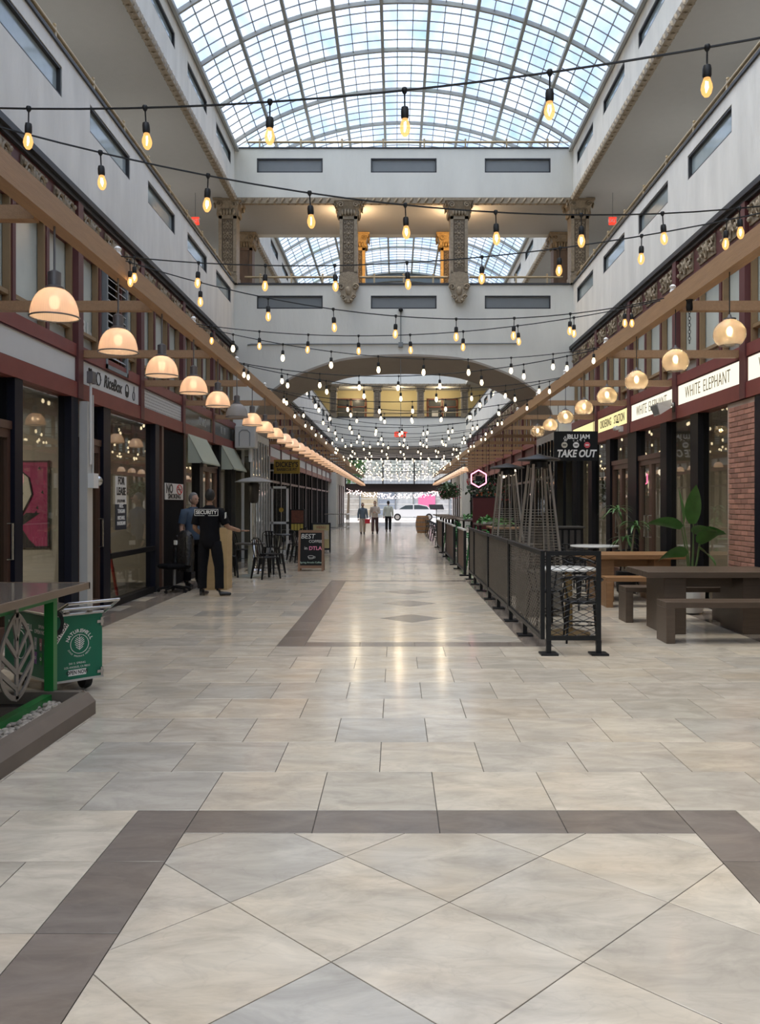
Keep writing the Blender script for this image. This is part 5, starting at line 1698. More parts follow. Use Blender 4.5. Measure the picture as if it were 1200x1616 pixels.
# print on the receding side (local -x face)
SR = (PI / 2, 0, -PI / 2)
text('lettering', 'SPRING', 0.04, M['text_white'], t, (-0.001, 0.20, 0.545), SR, extrude=0.0006)
text('lettering', 'OPEN NOW', 0.045, M['text_white'], t, (-0.001, 0.22, 0.50), SR, extrude=0.0006, bold=0.001)
arc = [(0.30, 0.38)]
text('lettering', 'NATUREWELL', 0.075, M['text_white'], t, (-0.001, 0.62, 0.52), SR, extrude=0.0006, bold=0.002)
MB().tube([(-0.001, 0.62 + 0.12 * math.cos(a), 0.36 + 0.12 * math.sin(a)) for a in [2 * PI * i / 28 for i in range(28)]], 0.005, 4, closed=True).build('logo_ring', M['text_white'], t)
cups = ((0.14, 0.40, (0.18, 0.008, 0.03)), (0.22, 0.40, (0.42, 0.22, 0.24)), (0.32, 0.40, (0.45, 0.5, 0.55)), (0.22, 0.28, (0.03, 0.30, 0.06)), (0.32, 0.28, (0.24, 0.12, 0.40)))
for i, (y, z, c) in enumerate(cups):
    MB().prism([(y - 0.026, z + 0.05), (y + 0.026, z + 0.05), (y + 0.018, z - 0.05), (y - 0.018, z - 0.05)], 'x', -0.002, 0.0).build('cup_print', mat('cup print %d' % i, c, 0.5), t)
    MB().tube([(-0.002, y + 0.012 * math.cos(a), z + 0.012 * math.sin(a)) for a in [2 * PI * j / 10 for j in range(10)]], 0.003, 4, closed=True).build('cup_badge', M['text_white'], t)

# ================================================================== CAFE SEATING
def bistro_chair(label, loc, rz, m_, group=None, name='metal_chair'):
    """pressed steel chair: slatted bent back, flared legs; faces local -y"""
    t = thing(name, label, 'chair', loc, rz, group)
    MB().cbox(-0.19, 0.19, -0.19, 0.18, 0.435, 0.455, 0.008).build('seat', m_, t)
    for sx in (-1, 1):
        MB().tube([(sx * 0.17, -0.17, 0.44), (sx * 0.215, -0.215, 0.0)], [0.036, 0.020], 6).build('leg', m_, t, smooth=50)
        MB().tube([(sx * 0.165, 0.16, 0.44), (sx * 0.205, 0.235, 0.0)], [0.036, 0.020], 6).build('leg', m_, t, smooth=50)
    fr = MB().tube([(-0.175, 0.165, 0.44), (-0.185, 0.20, 0.62), (-0.165, 0.235, 0.80), (-0.09, 0.25, 0.86), (0.09, 0.25, 0.86), (0.165, 0.235, 0.80), (0.185, 0.20, 0.62), (0.175, 0.165, 0.44)], 0.012, 6)
    bf = fr.build('backrest', m_, t, smooth=50)
    for k in (-1, 0, 1):
        MB().add([(k * 0.06 - 0.018, 0.17, 0.45), (k * 0.06 + 0.018, 0.17, 0.45), (k * 0.075 + 0.02, 0.247, 0.855), (k * 0.075 - 0.02, 0.247, 0.855),
                  (k * 0.06 - 0.018, 0.175, 0.45), (k * 0.06 + 0.018, 0.175, 0.45), (k * 0.075 + 0.02, 0.252, 0.855), (k * 0.075 - 0.02, 0.252, 0.855)],
                 [(0, 1, 2, 3), (7, 6, 5, 4), (0, 4, 5, 1), (1, 5, 6, 2), (2, 6, 7, 3), (3, 7, 4, 0)]).build('slat', m_, bf)
    MB().bar((-0.19, -0.19, 0.22), (0.185, 0.19, 0.22), 0.012).build('cross_brace', m_, t)
    return t
M['pedestal'] = mat('pale green grey cast pedestal', (0.36, 0.37, 0.32), 0.5, var=0.1)
M['tabletop_dk'] = mat('dark grey table laminate', (0.055, 0.050, 0.047), 0.35, var=0.2)
def cafe_table(label, loc, r, h, top, base, group=None):
    t = thing('pedestal_table', label, 'table', loc, 0, group)
    MB().lathe([(r - 0.01, h - 0.03), (r, h - 0.025), (r, h - 0.005), (r - 0.008, h)], 28).build('table_top', top, t, smooth=40)
    MB().lathe([(0.055, 0.03), (0.05, 0.3), (0.045, h - 0.06), (0.10, h - 0.03)], 14).build('pedestal', base, t, smooth=40)
    MB().lathe([(0.26, 0.0), (0.26, 0.02), (0.20, 0.035), (0.07, 0.06)], 20).build('base', base, t, smooth=40)
    return t
G_L = 'black slatted chairs at the cafe tables'
cafe_table('dark round table on a pale pedestal beside the lectern', (-3.13, 18.1, 0), 0.32, 0.725, M['tabletop_dk'], M['pedestal'])
bistro_chair('black slatted chair in front of the pale pedestal table, its back to the walkway', (-2.72, 17.65, 0), 2.3, M['black'], G_L)
bistro_chair('black slatted chair behind the pale pedestal table', (-2.78, 18.85, 0), -0.5, M['black'], G_L)
bistro_chair('black slatted chair between the lectern and the pedestal table', (-3.62, 18.0, 0), 1.9, M['black'], G_L)
cafe_table('dark round table behind the patio heater', (-3.2, 22.9, 0), 0.38, 0.74, M['tabletop_dk'], M['pedestal'])
bistro_chair('black slatted chair beside the coffee chalkboard', (-2.55, 22.6, 0), 2.0, M['black'], G_L)
bistro_chair('black slatted chair in front of the table behind the heater', (-3.25, 21.9, 0), 3.1, M['black'], G_L)
bistro_chair('black slatted chair at the far side of the table behind the heater', (-2.75, 23.6, 0), -0.6, M['black'], G_L)
bistro_chair('black slatted chair against the white door frame', (-3.75, 20.7, 0), 1.5, M['black'], G_L)
cafe_table('dark round table beside the menu stand', (-3.3, 27.2, 0), 0.38, 0.74, M['tabletop_dk'], M['pedestal'])
bistro_chair('black slatted chair beside the menu stand table', (-2.8, 26.6, 0), 2.6, M['black'], G_L)

t = thing('patio_heater', 'steel mushroom patio heater with a wide cap beside the cafe tables', 'heater', (-3.30, 19.6, 0))
MB().lathe([(0.20, 0), (0.21, 0.02), (0.10, 0.06), (0.085, 0.10), (0.085, 0.70), (0.06, 0.74)], 20).build('base_column', M['steel'], t, smooth=40)
MB().lathe([(0.04, 0.70), (0.04, 1.70)], 12).build('pole', M['steel'], t, smooth=40)
MB().lathe([(0.07, 1.58), (0.10, 1.62), (0.12, 1.86), (0.13, 2.02), (0.10, 2.06)], 18).build('burner', mat('dark burner mesh', (0.05, 0.045, 0.04), 0.5, metal=0.6), t, smooth=40)
MB().lathe([(0.05, 2.055), (0.44, 2.065), (0.45, 2.075), (0.25, 2.15), (0.05, 2.19)], 28).build('cap', mat('dull aluminium cap', (0.36, 0.36, 0.35), 0.45, metal=0.4), t, smooth=40)

# chalkboard A-board
M['slate'] = mat('blackboard slate', (0.012, 0.013, 0.014), 0.7, var=0.2, spec=0.2)
M['boardwood'] = mat('oak board frame', (0.20, 0.11, 0.06), 0.5, var=0.2, scale=9, stretch=(1, 1, 4))
def a_board(label, loc, rz, w, h, frame, face, name):
    t = thing(name, label, 'sign', loc, rz)
    for s, nm in ((-1, 'front_panel'), (1, 'rear_panel')):
        f = MB()
        tilt = 0.16
        def P(x, z): return (x, s * (tilt * (1 - z / h)) * 1.0, z)
        for (xa, xb, za, zb) in ((-w / 2, -w / 2 + 0.05, 0, h), (w / 2 - 0.05, w / 2, 0, h), (-w / 2 + 0.05, w / 2 - 0.05, h - 0.06, h), (-w / 2 + 0.05, w / 2 - 0.05, 0.07, 0.13)):
            q = [P(xa, za), P(xb, za), P(xb, zb), P(xa, zb)]
            f.add([(p[0], p[1] - 0.012, p[2]) for p in q] + [(p[0], p[1] + 0.012, p[2]) for p in q], [(0, 1, 2, 3), (7, 6, 5, 4), (0, 4, 5, 1), (1, 5, 6, 2), (2, 6, 7, 3), (3, 7, 4, 0)])
        fo = f.build(nm, frame, t)
        q = [P(-w / 2 + 0.05, 0.13), P(w / 2 - 0.05, 0.13), P(w / 2 - 0.05, h - 0.06), P(-w / 2 + 0.05, h - 0.06)]
        MB().add([(p[0], p[1] - 0.006, p[2]) for p in q] + [(p[0], p[1] + 0.006, p[2]) for p in q], [(0, 1, 2, 3), (7, 6, 5, 4), (0, 4, 5, 1), (1, 5, 6, 2), (2, 6, 7, 3), (3, 7, 4, 0)]).build('board_face', face, fo)
    return t
t = a_board('oak framed chalkboard with best coffee lettering on the walkway', (-1.98, 19.75, 0), 0.0, 0.60, 0.95, M['boardwood'], M['slate'], 'chalkboard')
TI = PI / 2 - math.atan(0.16 / 0.95)
chalk = mat('white chalk', (0.62, 0.62, 0.60), 0.9)
pink = mat('pink chalk', (0.65, 0.22, 0.33), 0.9)
def on_board(body, size, m_, x, z, **kw):
    text('chalk_lettering', body, size, m_, t, (x, -0.16 * (1 - z / 0.95) - 0.009, z), (TI, 0, 0), **kw)
on_board('BEST', 0.155, chalk, -0.08, 0.80, shear=0.15)
on_board('COFFEE', 0.09, chalk, 0.10, 0.685)
on_board('in', 0.11, chalk, -0.12, 0.53)
on_board('DTLA', 0.12, pink, 0.10, 0.525, bold=0.003)
on_board('Spring Arcade Coffee', 0.058, mat('mint chalk', (0.45, 0.62, 0.52), 0.9), 0.0, 0.20)
on_board('since 1924', 0.03, chalk, 0.0, 0.155) if False else None
cupm = MB().tube([(0.0 + 0.07 * math.cos(a), -0.118, 0.335 + 0.025 * math.sin(a)) for a in [2 * PI * i / 14 for i in range(14)]], 0.006, 4, closed=True)
cupm.tube([(-0.065, -0.122, 0.33), (-0.04, -0.13, 0.285), (0.04, -0.13, 0.285), (0.065, -0.122, 0.33)], 0.006, 4)
cupm.tube([(0.065, -0.122, 0.335), (0.10, -0.122, 0.34), (0.10, -0.125, 0.31), (0.055, -0.126, 0.30)], 0.006, 4)
cupm.build('cup_drawing', chalk, t)

t = a_board('yellow and cream menu A-board farther along the walkway', (-2.43, 27.4, 0), 0.1, 0.62, 0.95, M['black'], mat('cream menu print', (0.55, 0.47, 0.22), 0.5, var=0.2, scale=25), 'menu_board')
MB().box(-0.24, 0.24, -0.14, -0.13, 0.42, 0.70).build('menu_print', mat('cream price print', (0.62, 0.58, 0.48), 0.5, var=0.25, scale=30), t)
text('lettering', 'MENU', 0.11, mat('red menu print', (0.4, 0.06, 0.03), 0.5), t, (0, -0.065, 0.80), (PI / 2 - 0.16, 0, 0))
t = thing('poster_stand', 'tall poster stand with a dark food picture over yellow panels', 'sign', (-2.92, 25.0, 0))
MB().box(-0.21, 0.21, -0.03, 0.03, 0.75, 1.40).build('poster_frame', M['black'], t)
MB().box(-0.18, 0.18, -0.04, -0.03, 1.0, 1.37).build('food_picture', mat('brown food picture', (0.14, 0.04, 0.02), 0.4, var=0.7, scale=18), t)
for k in range(4): MB().box(-0.18 + k * 0.092, -0.105 + k * 0.092, -0.04, -0.03, 0.78, 0.97).build('yellow_panel', mat('yellow price panel', (0.50, 0.38, 0.07), 0.5, var=0.2, scale=20) if k == 0 else bpy.data.materials['yellow price panel'], t)
for s in (-1, 1): MB().bar((s * 0.15, 0.0, 0.0), (s * 0.15, 0, 0.76), 0.03).build('leg', M['black'], t)
MB().box(-0.22, 0.22, -0.15, 0.15, 0, 0.02).build('foot', M['black'], t)

# projecting barbecue sign
t = thing('projecting_sign', "mustard yellow DICKEY'S barbecue sign projecting over the walkway", 'sign', (-3.62, 28.0, 2.80))
M['mustard'] = mat('mustard sign panel', (0.40, 0.27, 0.04), 0.5, var=0.1)
MB().box(-0.43, 0.43, -0.03, 0.03, -0.23, 0.23).build('panel', M['mustard'], t)
text('lettering', "DICKEY'S", 0.235, M['text_black'], t, (0, -0.034, 0.06), FACE_CAM, bold=0.006, sx=0.78)
text('lettering', 'BARBECUE PIT', 0.125, M['text_black'], t, (0, -0.034, -0.10), FACE_CAM, sx=0.82, bold=0.003)
MB().box(-0.67, -0.43, -0.025, 0.025, 0.10, 0.15).build('arm', M['greyframe'], t)
MB().box(-0.67, -0.43, -0.025, 0.025, -0.15, -0.10).build('arm', M['greyframe'], t)

# white air unit on the pier, vestibule door, rails
t = thing('air_unit', 'boxy white air conditioning unit on the pier of the cross wall', 'air conditioner', (-3.93, 22.34, 3.02))
MB().cbox(-0.27, 0.27, -0.40, 0.0, 0, 0.58, 0.02).build('casing', M['greyframe'], t)
MB().tube([(-0.15, -0.405, 0.05), (-0.15, -0.405, 0.40), (-0.08, -0.405, 0.47), (0.06, -0.405, 0.47), (0.13, -0.405, 0.40), (0.13, -0.405, 0.05)], 0.012, 5).build('front_recess', M['panel_grey'], t)
MB().tube([(0.10, -0.15, 0.0), (0.10, -0.15, -0.35)], 0.05, 8).build('duct', M['white'], t, smooth=50)
d = thing('door_40', 'white framed glass vestibule door beyond the air unit', 'door', (-3.78, 25.75, 0), kind='structure')
f = MB()
for q in ((-0.5, -0.43, 0, 2.1), (0.43, 0.5, 0, 2.1), (-0.03, 0.03, 0, 2.1), (-0.5, 0.5, 2.03, 2.1), (-0.5, 0.5, 0, 0.15), (-0.5, 0.5, 0.95, 1.02)):
    f.box(q[0], q[1], -0.03, 0.03, q[2], q[3])
f.build('door_frame', M['whitegloss'], d)
for a in (-0.43, 0.03): MB().box(a, a + 0.4, -0.004, 0.004, 0.15, 2.03).build('pane', M['pane_shop'], d)
MB().lathe([(0.0, 0), (0.07, 0), (0.07, 0.004), (0, 0.004)], 14, (0.28, -0.035, 1.38), axis='y').build('yellow_sticker', M['mustard'], d)
t = thing('queue_rail', 'pale steel railing by the far guard side shops', 'railing', (0, 0, 0))
for yy in (50.2, 51.6, 53.0): MB().bar((-2.95, yy, 0), (-2.95, yy, 0.98), 0.05).build('post', M['steel'], t)
for z in (0.15, 0.95): MB().bar((-2.95, 50.2, z), (-2.95, 53.0, z), 0.05).build('rail', M['steel'], t)
MB().bar((-2.95, 50.2, 0.95), (-4.25, 50.2, 0.95), 0.05).build('rail', M['steel'], t)
MB().bar((-2.95, 50.2, 0.15), (-4.25, 50.2, 0.15), 0.05).build('rail', M['steel'], t)

# lectern, office chair with jacket
M['ply'] = mat('pale birch plywood', (0.48, 0.34, 0.17), 0.5, var=0.14, scale=3, stretch=(1, 1, 6))
t = thing('lectern', 'pale birch plywood lectern beside the security guard', 'lectern', (-3.27, 15.55, 0))
MB().box(-0.20, 0.20, -0.25, -0.232, 0, 1.13).build('front_panel', M['ply'], t)
for s in (-1, 1): MB().box(s * 0.20, s * 0.182, -0.232, 0.25, 0, 1.13).build('side_panel', M['ply'], t)
MB().box(-0.182, 0.182, -0.23, 0.25, 1.10, 1.12).build('top_panel', M['ply'], t)
MB().box(-0.182, 0.182, -0.23, 0.25, 0.5, 0.52).build('shelf', M['ply'], t)
t = thing('office_chair', 'black swivel chair by the window with a jacket over its back', 'chair', (-3.93, 14.95, 0), -0.9)
for k in range(5):
    a = 2 * PI * k / 5 + 0.3
    l_ = MB().tube([(0, 0, 0.10), (0.28 * math.cos(a), 0.28 * math.sin(a), 0.065)], [0.03, 0.018], 6)
    lo = l_.build('base_leg', M['black'], t, smooth=50)
    MB().lathe([(0.012, -0.015), (0.03, -0.012), (0.03, 0.012), (0.012, 0.015)], 10, (0.28 * math.cos(a), 0.28 * math.sin(a), 0.031), axis='x').build('caster', M['black'], lo)
MB().lathe([(0.028, 0.08), (0.028, 0.42)], 10).build('gas_lift', M['greymetal'], t)
MB().cbox(-0.23, 0.23, -0.23, 0.23, 0.42, 0.50, 0.03).build('seat', M['blackmatte'], t, smooth=60)
MB().cbox(-0.21, 0.21, 0.20, 0.27, 0.54, 1.02, 0.03).build('backrest', M['blackmatte'], t, smooth=60)
MB().bar((0, 0.1, 0.44), (0, 0.24, 0.6), 0.06, 0.02).build('back_bar', M['black'], t)
M['jacket'] = mat('black padded nylon', (0.012, 0.012, 0.014), 0.38, var=0.5, scale=14, bump=0.9, bscale=22)
t = thing('jacket', 'black padded jacket with a white patch draped over the swivel chair', 'jacket', (-3.95, 14.98, 0.36), -0.9)
j = MB()
prof = [(0.02, 0.0, 0.10), (0.26, 0.0, 0.10), (0.27, 0.30, 0.12), (0.25, 0.55, 0.11), (0.20, 0.68, 0.09), (0.06, 0.73, 0.05)]
n = 18
vs = []
for (hx, z, hy) in prof:
    for i in range(n):
        a = 2 * PI * i / n
        wob = 1 + 0.08 * math.sin(5 * a + z * 9)
        vs.append((max(hx, 0.05) * math.cos(a) * wob, 0.22 + hy * math.sin(a) * wob, z))
fs = []
for k in range(len(prof) - 1):
    for i in range(n): fs.append((k * n + i, k * n + (i + 1) % n, k * n + n + (i + 1) % n, k * n + n + i))
fs.append(tuple(range((len(prof) - 1) * n, len(prof) * n)))
j.add(vs, fs).build('body', M['jacket'], t, smooth=80)
for s in (-1, 1):
    MB().tube([(s * 0.18, 0.20, 0.62), (s * 0.27, 0.17, 0.40), (s * 0.26, 0.15, 0.12)], [0.07, 0.07, 0.05], 8).build('sleeve', M['jacket'], t, smooth=80)
MB().box(-0.20, -0.08, 0.085, 0.105, 0.47, 0.55).build('white_patch', M['text_white'], t)
# ================================================================== MESH SCREENS ALONG THE DINING AREA
M['meshmetal'] = mat('bronze black expanded metal', (0.17, 0.15, 0.13), 0.45, metal=0.3, var=0.3, scale=18)
def expanded(w, h, cw=0.060, ch=0.030, t=0.0048, d=0.006):
    """expanded metal sheet in the x-z plane"""
    m_ = MB()
    nx, nz = int(w / cw), int(h / ch)
    cw, ch = w / nx, h / nz
    for i in range(nx):
        for j in range(nz):
            x0, z0 = i * cw, j * ch
            up = (i + j) % 2 == 0
            for (a, b) in ((((x0, z0), (x0 + cw, z0 + ch)) if up else ((x0, z0 + ch), (x0 + cw, z0))),):
                dx, dz = b[0] - a[0], b[1] - a[1]
                L_ = math.hypot(dx, dz); nx_, nz_ = -dz / L_ * t, dx / L_ * t
                m_.add([(a[0] - nx_, -d / 2, a[1] - nz_), (b[0] - nx_, -d / 2, b[1] - nz_), (b[0] + nx_, d / 2, b[1] + nz_), (a[0] + nx_, d / 2, a[1] + nz_),
                        (a[0] - nx_, d / 2, a[1] - nz_), (b[0] - nx_, d / 2, b[1] - nz_)],
                       [(0, 1, 2, 3), (3, 2, 5, 4), (0, 4, 5, 1)])
    return m_
def screen(label, p0, p1, h0, h1, fine=False, feet=(0.03, 0.97), sheet=None):
    p0 = Vector(p0); p1 = Vector(p1)
    L_ = (p1 - p0).length
    a = math.atan2(p1.y - p0.y, p1.x - p0.x)
    t = thing('mesh_screen', label, 'screen', (p0.x, p0.y, 0), a, 'expanded metal screens around the dining area')
    b = 0.045
    MB().box(0, L_, -b / 2, b / 2, h1 - b, h1).build('top_rail', M['black'], t)
    MB().box(0, L_, -b / 2, b / 2, h0, h0 + b).build('bottom_rail', M['black'], t)
    for x in (0, L_ - b):
        MB().box(x, x + b, -b / 2, b / 2, h0 + b, h1 - b).build('stile', M['black'], t)
    g = expanded(L_ - 2 * b, h1 - h0 - 2 * b, 0.036 if fine else 0.060, 0.02 if fine else 0.030, 0.0042 if fine else (0.0032 if sheet else 0.0046))
    g.build('mesh_sheet', sheet or M['meshmetal'], t, (b, 0, h0 + b))
    for f in feet:
        x = b / 2 + f * (L_ - b)
        MB().box(x - 0.025, x + 0.025, -0.025, 0.025, 0.02, h0).build('leg', M['black'], t)
        MB().cbox(x - 0.09, x + 0.09, -0.09, 0.09, 0.0, 0.02, 0.003).build('foot_plate', M['black'], t)
    return t
SX = 1.535
screen('short black mesh screen closing the near end of the dining area', (SX + 0.03, 8.76, 0), (2.13, 8.76, 0), 0.15, 1.075, feet=(0.0, 1.0), sheet=M['black'])
screen('long mesh screen beside the walkway, nearest one', (SX, 8.80, 0), (SX, 11.36, 0), 0.15, 1.075, False, (0.48, 0.97))
screen('long mesh screen beside the walkway, second one', (SX, 11.40, 0), (SX, 13.92, 0), 0.15, 1.075, True, (0.48, 0.97))
screen('long mesh screen beside the walkway, third one', (SX, 13.96, 0), (SX, 16.42, 0), 0.15, 1.075, True, (0.48, 0.97))
screen('short mesh screen at the far end of the row', (SX, 16.46, 0), (SX, 17.5, 0), 0.15, 1.075, True, (0.97,))

# pyramid patio heaters
M['quartz'] = glass('quartz heater tube', (0.86, 0.84, 0.82), 1.6, 0.05, 1.5)
def pyramid_heater(label, loc, rz):
    t = thing('pyramid_heater', label, 'heater', loc, rz)
    MB().cbox(-0.26, 0.26, -0.26, 0.26, 0.04, 0.62, 0.01).build('base_housing', mat('brown grey heater steel', (0.17, 0.16, 0.145), 0.35, metal=0.6) if 'brown grey heater steel' not in bpy.data.materials else bpy.data.materials['brown grey heater steel'], t)
    st = bpy.data.materials.get('champagne steel') or mat('champagne steel', (0.42, 0.39, 0.35), 0.3, metal=0.8)
    for sx in (-1, 1):
        for sy in (-1, 1):
            MB().bar((sx * 0.255, sy * 0.255, 0.6), (sx * 0.115, sy * 0.115, 2.12), 0.03).build('corner_post', st, t)
    MB().lathe([(0.065, 0.64), (0.065, 2.06)], 16, cap=False).build('quartz_tube', M['quartz'], t, smooth=60)
    for k in range(4):
        a = k * PI / 2
        g = MB()
        for i in range(22):
            f = i / 22
            z = 0.66 + f * 0.86
            hw = 0.255 - (0.14) * (z - 0.6) / 1.52
            c, s = math.cos(a), math.sin(a)
            p = [(-hw, -hw, z), (hw, -hw, z)]
            q = [(x * c - y * s, x * s + y * c, zz) for x, y, zz in p]
            g.bar(q[0], q[1], 0.006)
        for u in (-0.5, 0.0, 0.5):
            p = [(u * 0.5, -0.255, 0.62), (u * 0.24, -0.115, 2.1)]
            q = [(x * math.cos(a) - y * math.sin(a), x * math.sin(a) + y * math.cos(a), zz) for x, y, zz in p]
            g.bar(q[0], q[1], 0.012)
        g.build('grille', st, t)
    MB().lathe([(0.10, 2.06), (0.13, 2.08), (0.13, 2.16), (0.08, 2.18)], 16).build('burner_head', M['black'], t, smooth=40)
    MB().lathe([(0.05, 2.17), (0.29, 2.175), (0.305, 2.185), (0.28, 2.205), (0.06, 2.255), (0.02, 2.27)], 28).build('reflector_cap', M['black'], t, smooth=40)
    return t
pyramid_heater('tall pyramid patio heater with a black disc cap, nearer one behind the mesh screen', (2.02, 11.9, 0), 0.15)
pyramid_heater('tall pyramid patio heater with a black disc cap, farther one beside the red booth', (1.93, 14.6, 0), 0.1)

# white round tables and black chairs behind the screens
M['marble'] = mat('white laminate table top', (0.66, 0.66, 0.64), 0.18, var=0.06)
M['brass'] = mat('dull brass pedestal', (0.30, 0.21, 0.10), 0.35, metal=0.7)
cafe_table('white round table on a brass pedestal behind the near mesh screen', (2.08, 10.15, 0), 0.33, 0.80, M['marble'], M['brass'])
cafe_table('large white round table beyond the oak picnic table', (3.78, 16.0, 0), 0.46, 0.78, M['marble'], M['black'])
def round_chair(label, loc, rz, group):
    """black bentwood style armchair with a curved rail back"""
    t = thing('bentwood_chair', label, 'chair', loc, rz, group)
    m_ = M['black']
    MB().lathe([(0.19, 0.44), (0.205, 0.45), (0.205, 0.465), (0.18, 0.475)], 18).build('seat', m_, t, smooth=50)
    for sx in (-1, 1):
        MB().tube([(sx * 0.15, -0.15, 0.45), (sx * 0.19, -0.20, 0.0)], [0.018, 0.013], 6).build('leg', m_, t, smooth=50)
        MB().tube([(sx * 0.15, 0.14, 0.45), (sx * 0.18, 0.22, 0.0)], [0.018, 0.013], 6).build('leg', m_, t, smooth=50)
    pts = [(0.23 * math.cos(a), 0.23 * math.sin(a), 0.70 + 0.05 * math.sin(a)) for a in [(-0.15 + i / 14 * 1.3) * PI for i in range(15)]]
    MB().tube(pts, 0.016, 6).build('back_rail', m_, t, smooth=50)
    for a in (0.15, 0.4, 0.6, 0.85):
        A = a * PI
        MB().tube([(0.17 * math.cos(A), 0.17 * math.sin(A), 0.46), (0.23 * math.cos(A), 0.23 * math.sin(A), 0.70 + 0.05 * math.sin(A))], 0.011, 5).build('spindle', m_, t)
    MB().tube([(0.18 * math.cos(a), 0.185 * math.sin(a), 0.20) for a in [2 * PI * i / 14 for i in range(14)]], 0.008, 5, closed=True).build('foot_ring', m_, t)
    return t
G_R = 'black rail back chairs behind the mesh screens'
round_chair('black rail back chair seen through the end screen, in front of the white table', (2.12, 9.62, 0), 3.0, G_R)
round_chair('black rail back chair tucked against the far side of the near white table', (1.92, 10.82, 0), 0.2, G_R)
round_chair('black rail back chair beside the nearer pyramid heater', (2.75, 12.6, 0), 0.5, G_R)
round_chair('black rail back chair in front of the large white table', (3.35, 15.3, 0), 2.6, G_R)
round_chair('black rail back chair at the window side of the large white table', (4.2, 15.55, 0), -2.4, G_R)
round_chair('black rail back chair at the far side of the large white table', (3.45, 16.75, 0), 0.5, G_R)
cafe_table('black round table behind the heaters', (2.55, 13.7, 0), 0.36, 0.75, M['tabletop_dk'], M['black'])
cafe_table('black round table in front of the red booth', (2.6, 17.2, 0), 0.38, 0.75, M['tabletop_dk'], M['black'])
round_chair('black rail back chair by the black table behind the heaters', (2.6, 14.5, 0), 0.3, G_R)
round_chair('black rail back chair in front of the red booth', (2.3, 17.9, 0), 0.8, G_R)
round_chair('black rail back chair beside the black table near the red booth', (3.15, 17.5, 0), -1.2, G_R)

t = thing('service_counter', 'low black slatted service counter under the take out board', 'counter', (3.40, 19.0, 0))
MB().box(-0.55, 0.75, -0.3, 0.3, 0.0, 1.02).build('body', M['black'], t)
MB().cbox(-0.6, 0.8, -0.35, 0.35, 1.02, 1.06, 0.005).build('worktop', M['tabletop_dk'], t)
for k in range(9): MB().box(-0.53 + k * 0.142, -0.44 + k * 0.142, -0.325, -0.30, 0.05, 0.98).build('slat', M['tabletop_dk'], t)

# ================================================================== PICNIC TABLES
M['walnut'] = mat('dark stained timber', (0.085, 0.058, 0.040), 0.38, var=0.3, scale=6, stretch=(0.7, 6, 6), bump=0.12)
M['oak'] = mat('reclaimed oak timber', (0.26, 0.135, 0.058), 0.42, var=0.4, scale=5, stretch=(0.8, 6, 6), bump=0.15)
def picnic_table(name, label, x0, x1, y0, y1, z, m_, lw=0.27):
    t = thing(name, label, 'table', ((x0 + x1) / 2, (y0 + y1) / 2, 0))
    L_, D_ = (x1 - x0) / 2, (y1 - y0) / 2
    nb = 4
    for k in range(nb):
        a = -D_ + k * 2 * D_ / nb
        MB().cbox(-L_, L_, a + 0.001, a + 2 * D_ / nb - 0.001, z - 0.07, z, 0.004).build('plank', m_, t)
    for s in (-1, 1):
        xa = -L_ + 0.22 if s < 0 else L_ - 0.22 - lw
        MB().cbox(xa, xa + lw, -D_ + 0.12, D_ - 0.12, 0, z - 0.07, 0.006).build('slab_leg', m_, t)
    MB().box(-L_ + 0.3, L_ - 0.3, -0.03, 0.03, z - 0.22, z - 0.07).build('stretcher', m_, t)
    return t
def picnic_bench(label, x0, x1, y0, y1, z, m_, lw=0.10):
    t = thing('picnic_bench', label, 'bench', ((x0 + x1) / 2, (y0 + y1) / 2, 0))
    L_, D_ = (x1 - x0) / 2, (y1 - y0) / 2
    for k in range(2):
        a = -D_ + k * D_
        MB().cbox(-L_, L_, a + 0.0008, a + D_ - 0.0008, z - 0.065, z, 0.004).build('plank', m_, t)
    for s in (-1, 1):
        xa = -L_ if s < 0 else L_ - lw
        MB().cbox(xa, xa + lw, -D_, D_, 0, z - 0.065, 0.005).build('slab_leg', m_, t)
    return t
picnic_table('picnic_table', 'dark stained chunky timber table nearest the front', 3.0, 4.66, 10.0, 10.95, 0.755, M['walnut'])
picnic_bench('dark stained timber bench on the front side of the dark table', 3.03, 4.64, 9.43, 9.79, 0.465, M['walnut'])
picnic_bench('dark stained timber bench between the two picnic tables', 3.03, 4.40, 11.10, 11.46, 0.465, M['walnut'])
picnic_table('picnic_table', 'honey oak timber table behind the dark one', 3.0, 4.62, 13.35, 14.35, 0.755, M['oak'])
picnic_bench('honey oak timber bench in front of the oak table', 3.18, 4.62, 12.72, 13.06, 0.455, M['oak'])

